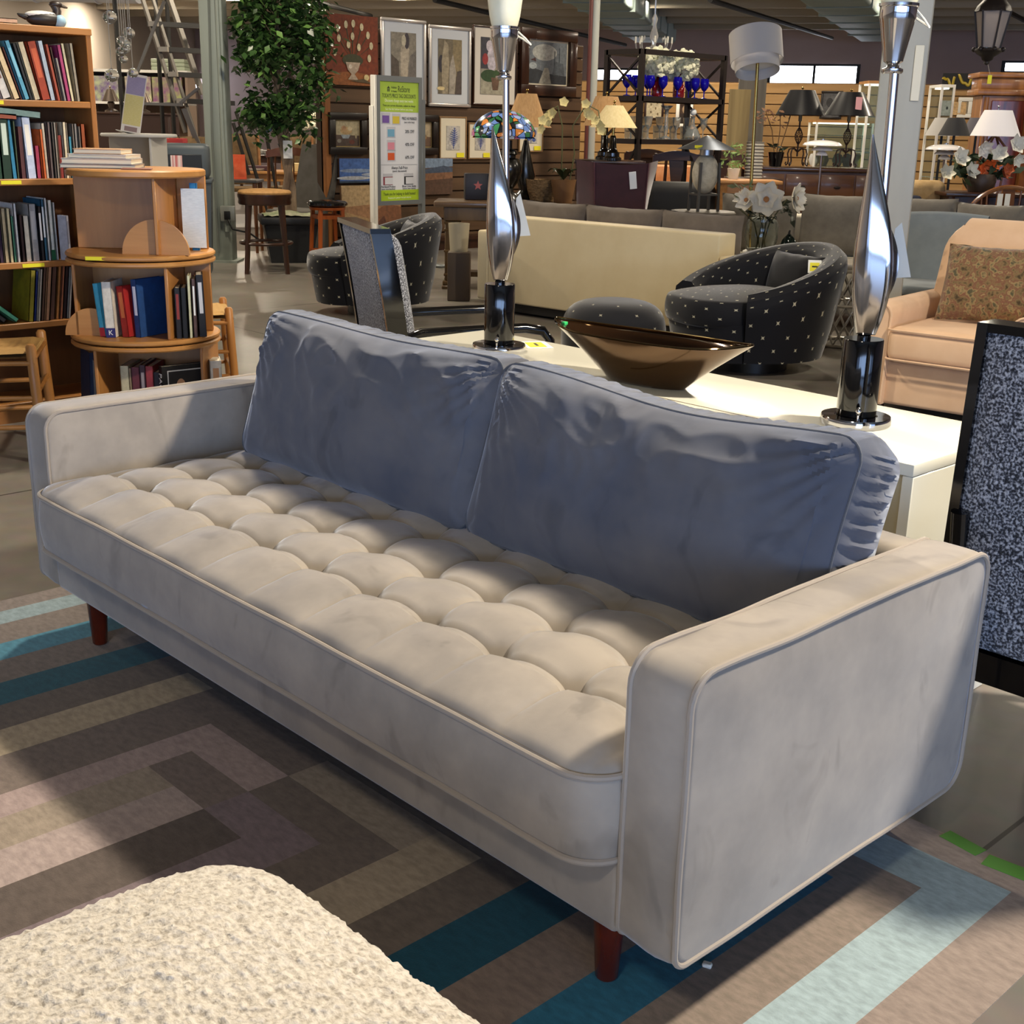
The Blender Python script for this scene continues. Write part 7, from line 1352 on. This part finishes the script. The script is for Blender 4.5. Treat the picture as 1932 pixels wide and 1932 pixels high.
for k in range(11):
    x = -.28+.056*k
    if k in (4, 5, 6): continue
    i = min(range(25), key=lambda j: abs(hoop[j][0]-x)); MB().tube([(x*.8, .21, .46), hoop[i]], .007, 6).build('spindle', WCM, wch)
MB().prism([(-.04, .46), (-.055, .58), (-.03, .66), (-.06, .78), (-.05, Hc_-.02), (.05, Hc_-.02), (.06, .78), (.03, .66), (.055, .58), (.04, .46)], .215, .23, 'xz').build('splat', WCM, wch)
for x in (-.22, .22):
    for y in (-.2, .2): MB().tube([(x*1.15, y*1.1, 0), (x, y, .43)], [.014, .02], 8).build('leg', WCM, wch)
for s_ in (0, .06): t_ = MB().rbox(-.022, .022, .262, .266, Hc_-.22, Hc_-.05, .002, 1).build('paper_tag', mat('e2ded0', .7), wch, label='white paper tag'); t_.location = (.02+s_, .0, 0)
p = at(1763, 370, 10.3); hb2 = zz(342, 1763, 10.3); r = thing('accent_chair', 'tan upholstered chair back with dark blue throw right of the steel column', 'chair', fl(p), VIEW+.1); TNC = mat('b5976a', .9, var=(14, 'a08356', (1, 1, 1)))
MB().rbox(-.24, .24, -.26, .24, .1, .46, .04, 4).build('seat', TNC, r); MB().rbox(-.19, .19, .18, .32, .44, hb2, .07, 5).build('backrest', TNC, r); [MB().cyl(.02, 0, .11, 8, (x, y)).build('leg', DKW, r) for x in (-.2, .2) for y in (-.2, .2)]; MB().rbox(-.30, -.05, .10, .36, hb2-.26, hb2-.12, .03, 3).build('throw', mat('23283a', .9), r)
# hanging black lantern with yellow tag
q = at(1869, 60, 7.6); ln = thing('hanging_lantern', 'black iron hanging lantern with a yellow tag at the upper right', 'lantern', (q.x, q.y, q.z), .4); LNM = mat('1d1512', .5, .3); z_b = zz(92, 1869, 7.6)-q.z; z_t = zz(22, 1869, 7.6)-q.z
MB().lathe([(.102, z_t), (.09, z_t+.03), (.05, z_t+.075), (.03, z_t+.09), (.035, z_t+.11), (.0001, z_t+.13)], 8, smooth=False).build('roof', LNM, ln)
for k in range(6): a = 2*PI*k/6; MB().bar((.062*math.cos(a), .062*math.sin(a), z_b), (.098*math.cos(a), .098*math.sin(a), z_t+.005), .010).build('corner_bar', LNM, ln)
MB().lathe([(.058, z_b+.005), (.094, z_t)], 6, smooth=False).build('glass_pane', mat('c9bcb4', .25, trans=.6, ior=1.1), ln)
MB().lathe([(.075, z_b), (.08, z_b-.012), (.06, z_b-.03), (.035, z_b-.045), (.03, z_b-.06), (.015, z_b-.07), (.016, z_b-.08), (.0001, z_b-.09)], 12).build('bottom_finial', LNM, ln)
for k in range(6): a = 2*PI*k/6; MB().sph((.078*math.cos(a), .078*math.sin(a), z_b-.005), .014, 8, 6).build('scroll_knob', LNM, ln)
for k in range(3): a = 2*PI*k/3; MB().cyl(.007, z_b, z_b+.10, 8, (.02*math.cos(a), .02*math.sin(a))).build('candle_tube', mat('d6cdbb', .5), ln)
MB().tube([(0, 0, z_t+.12), (0, 0, HC-q.z-.005)], .006, 6).build('chain', LNM, ln)
tq = at(1867, 150, 7.6)-q; tg = MB().rbox(-.012, .012, -.002, 0, -.024, .024, .001, 1).build('price_tag', YEL, ln, label='yellow price tag'); tg.location = Matrix.Rotation(-.4, 3, 'Z') @ tq; tg.rotation_euler = (0, 0, VIEW-.4)
MB().tube([(.0, 0, z_b-.06), tuple((Matrix.Rotation(-.4, 3, 'Z') @ tq)+Vector((0, 0, .024)))], .0012, 4).build('thread', mat('c9b9a0', .8), ln)
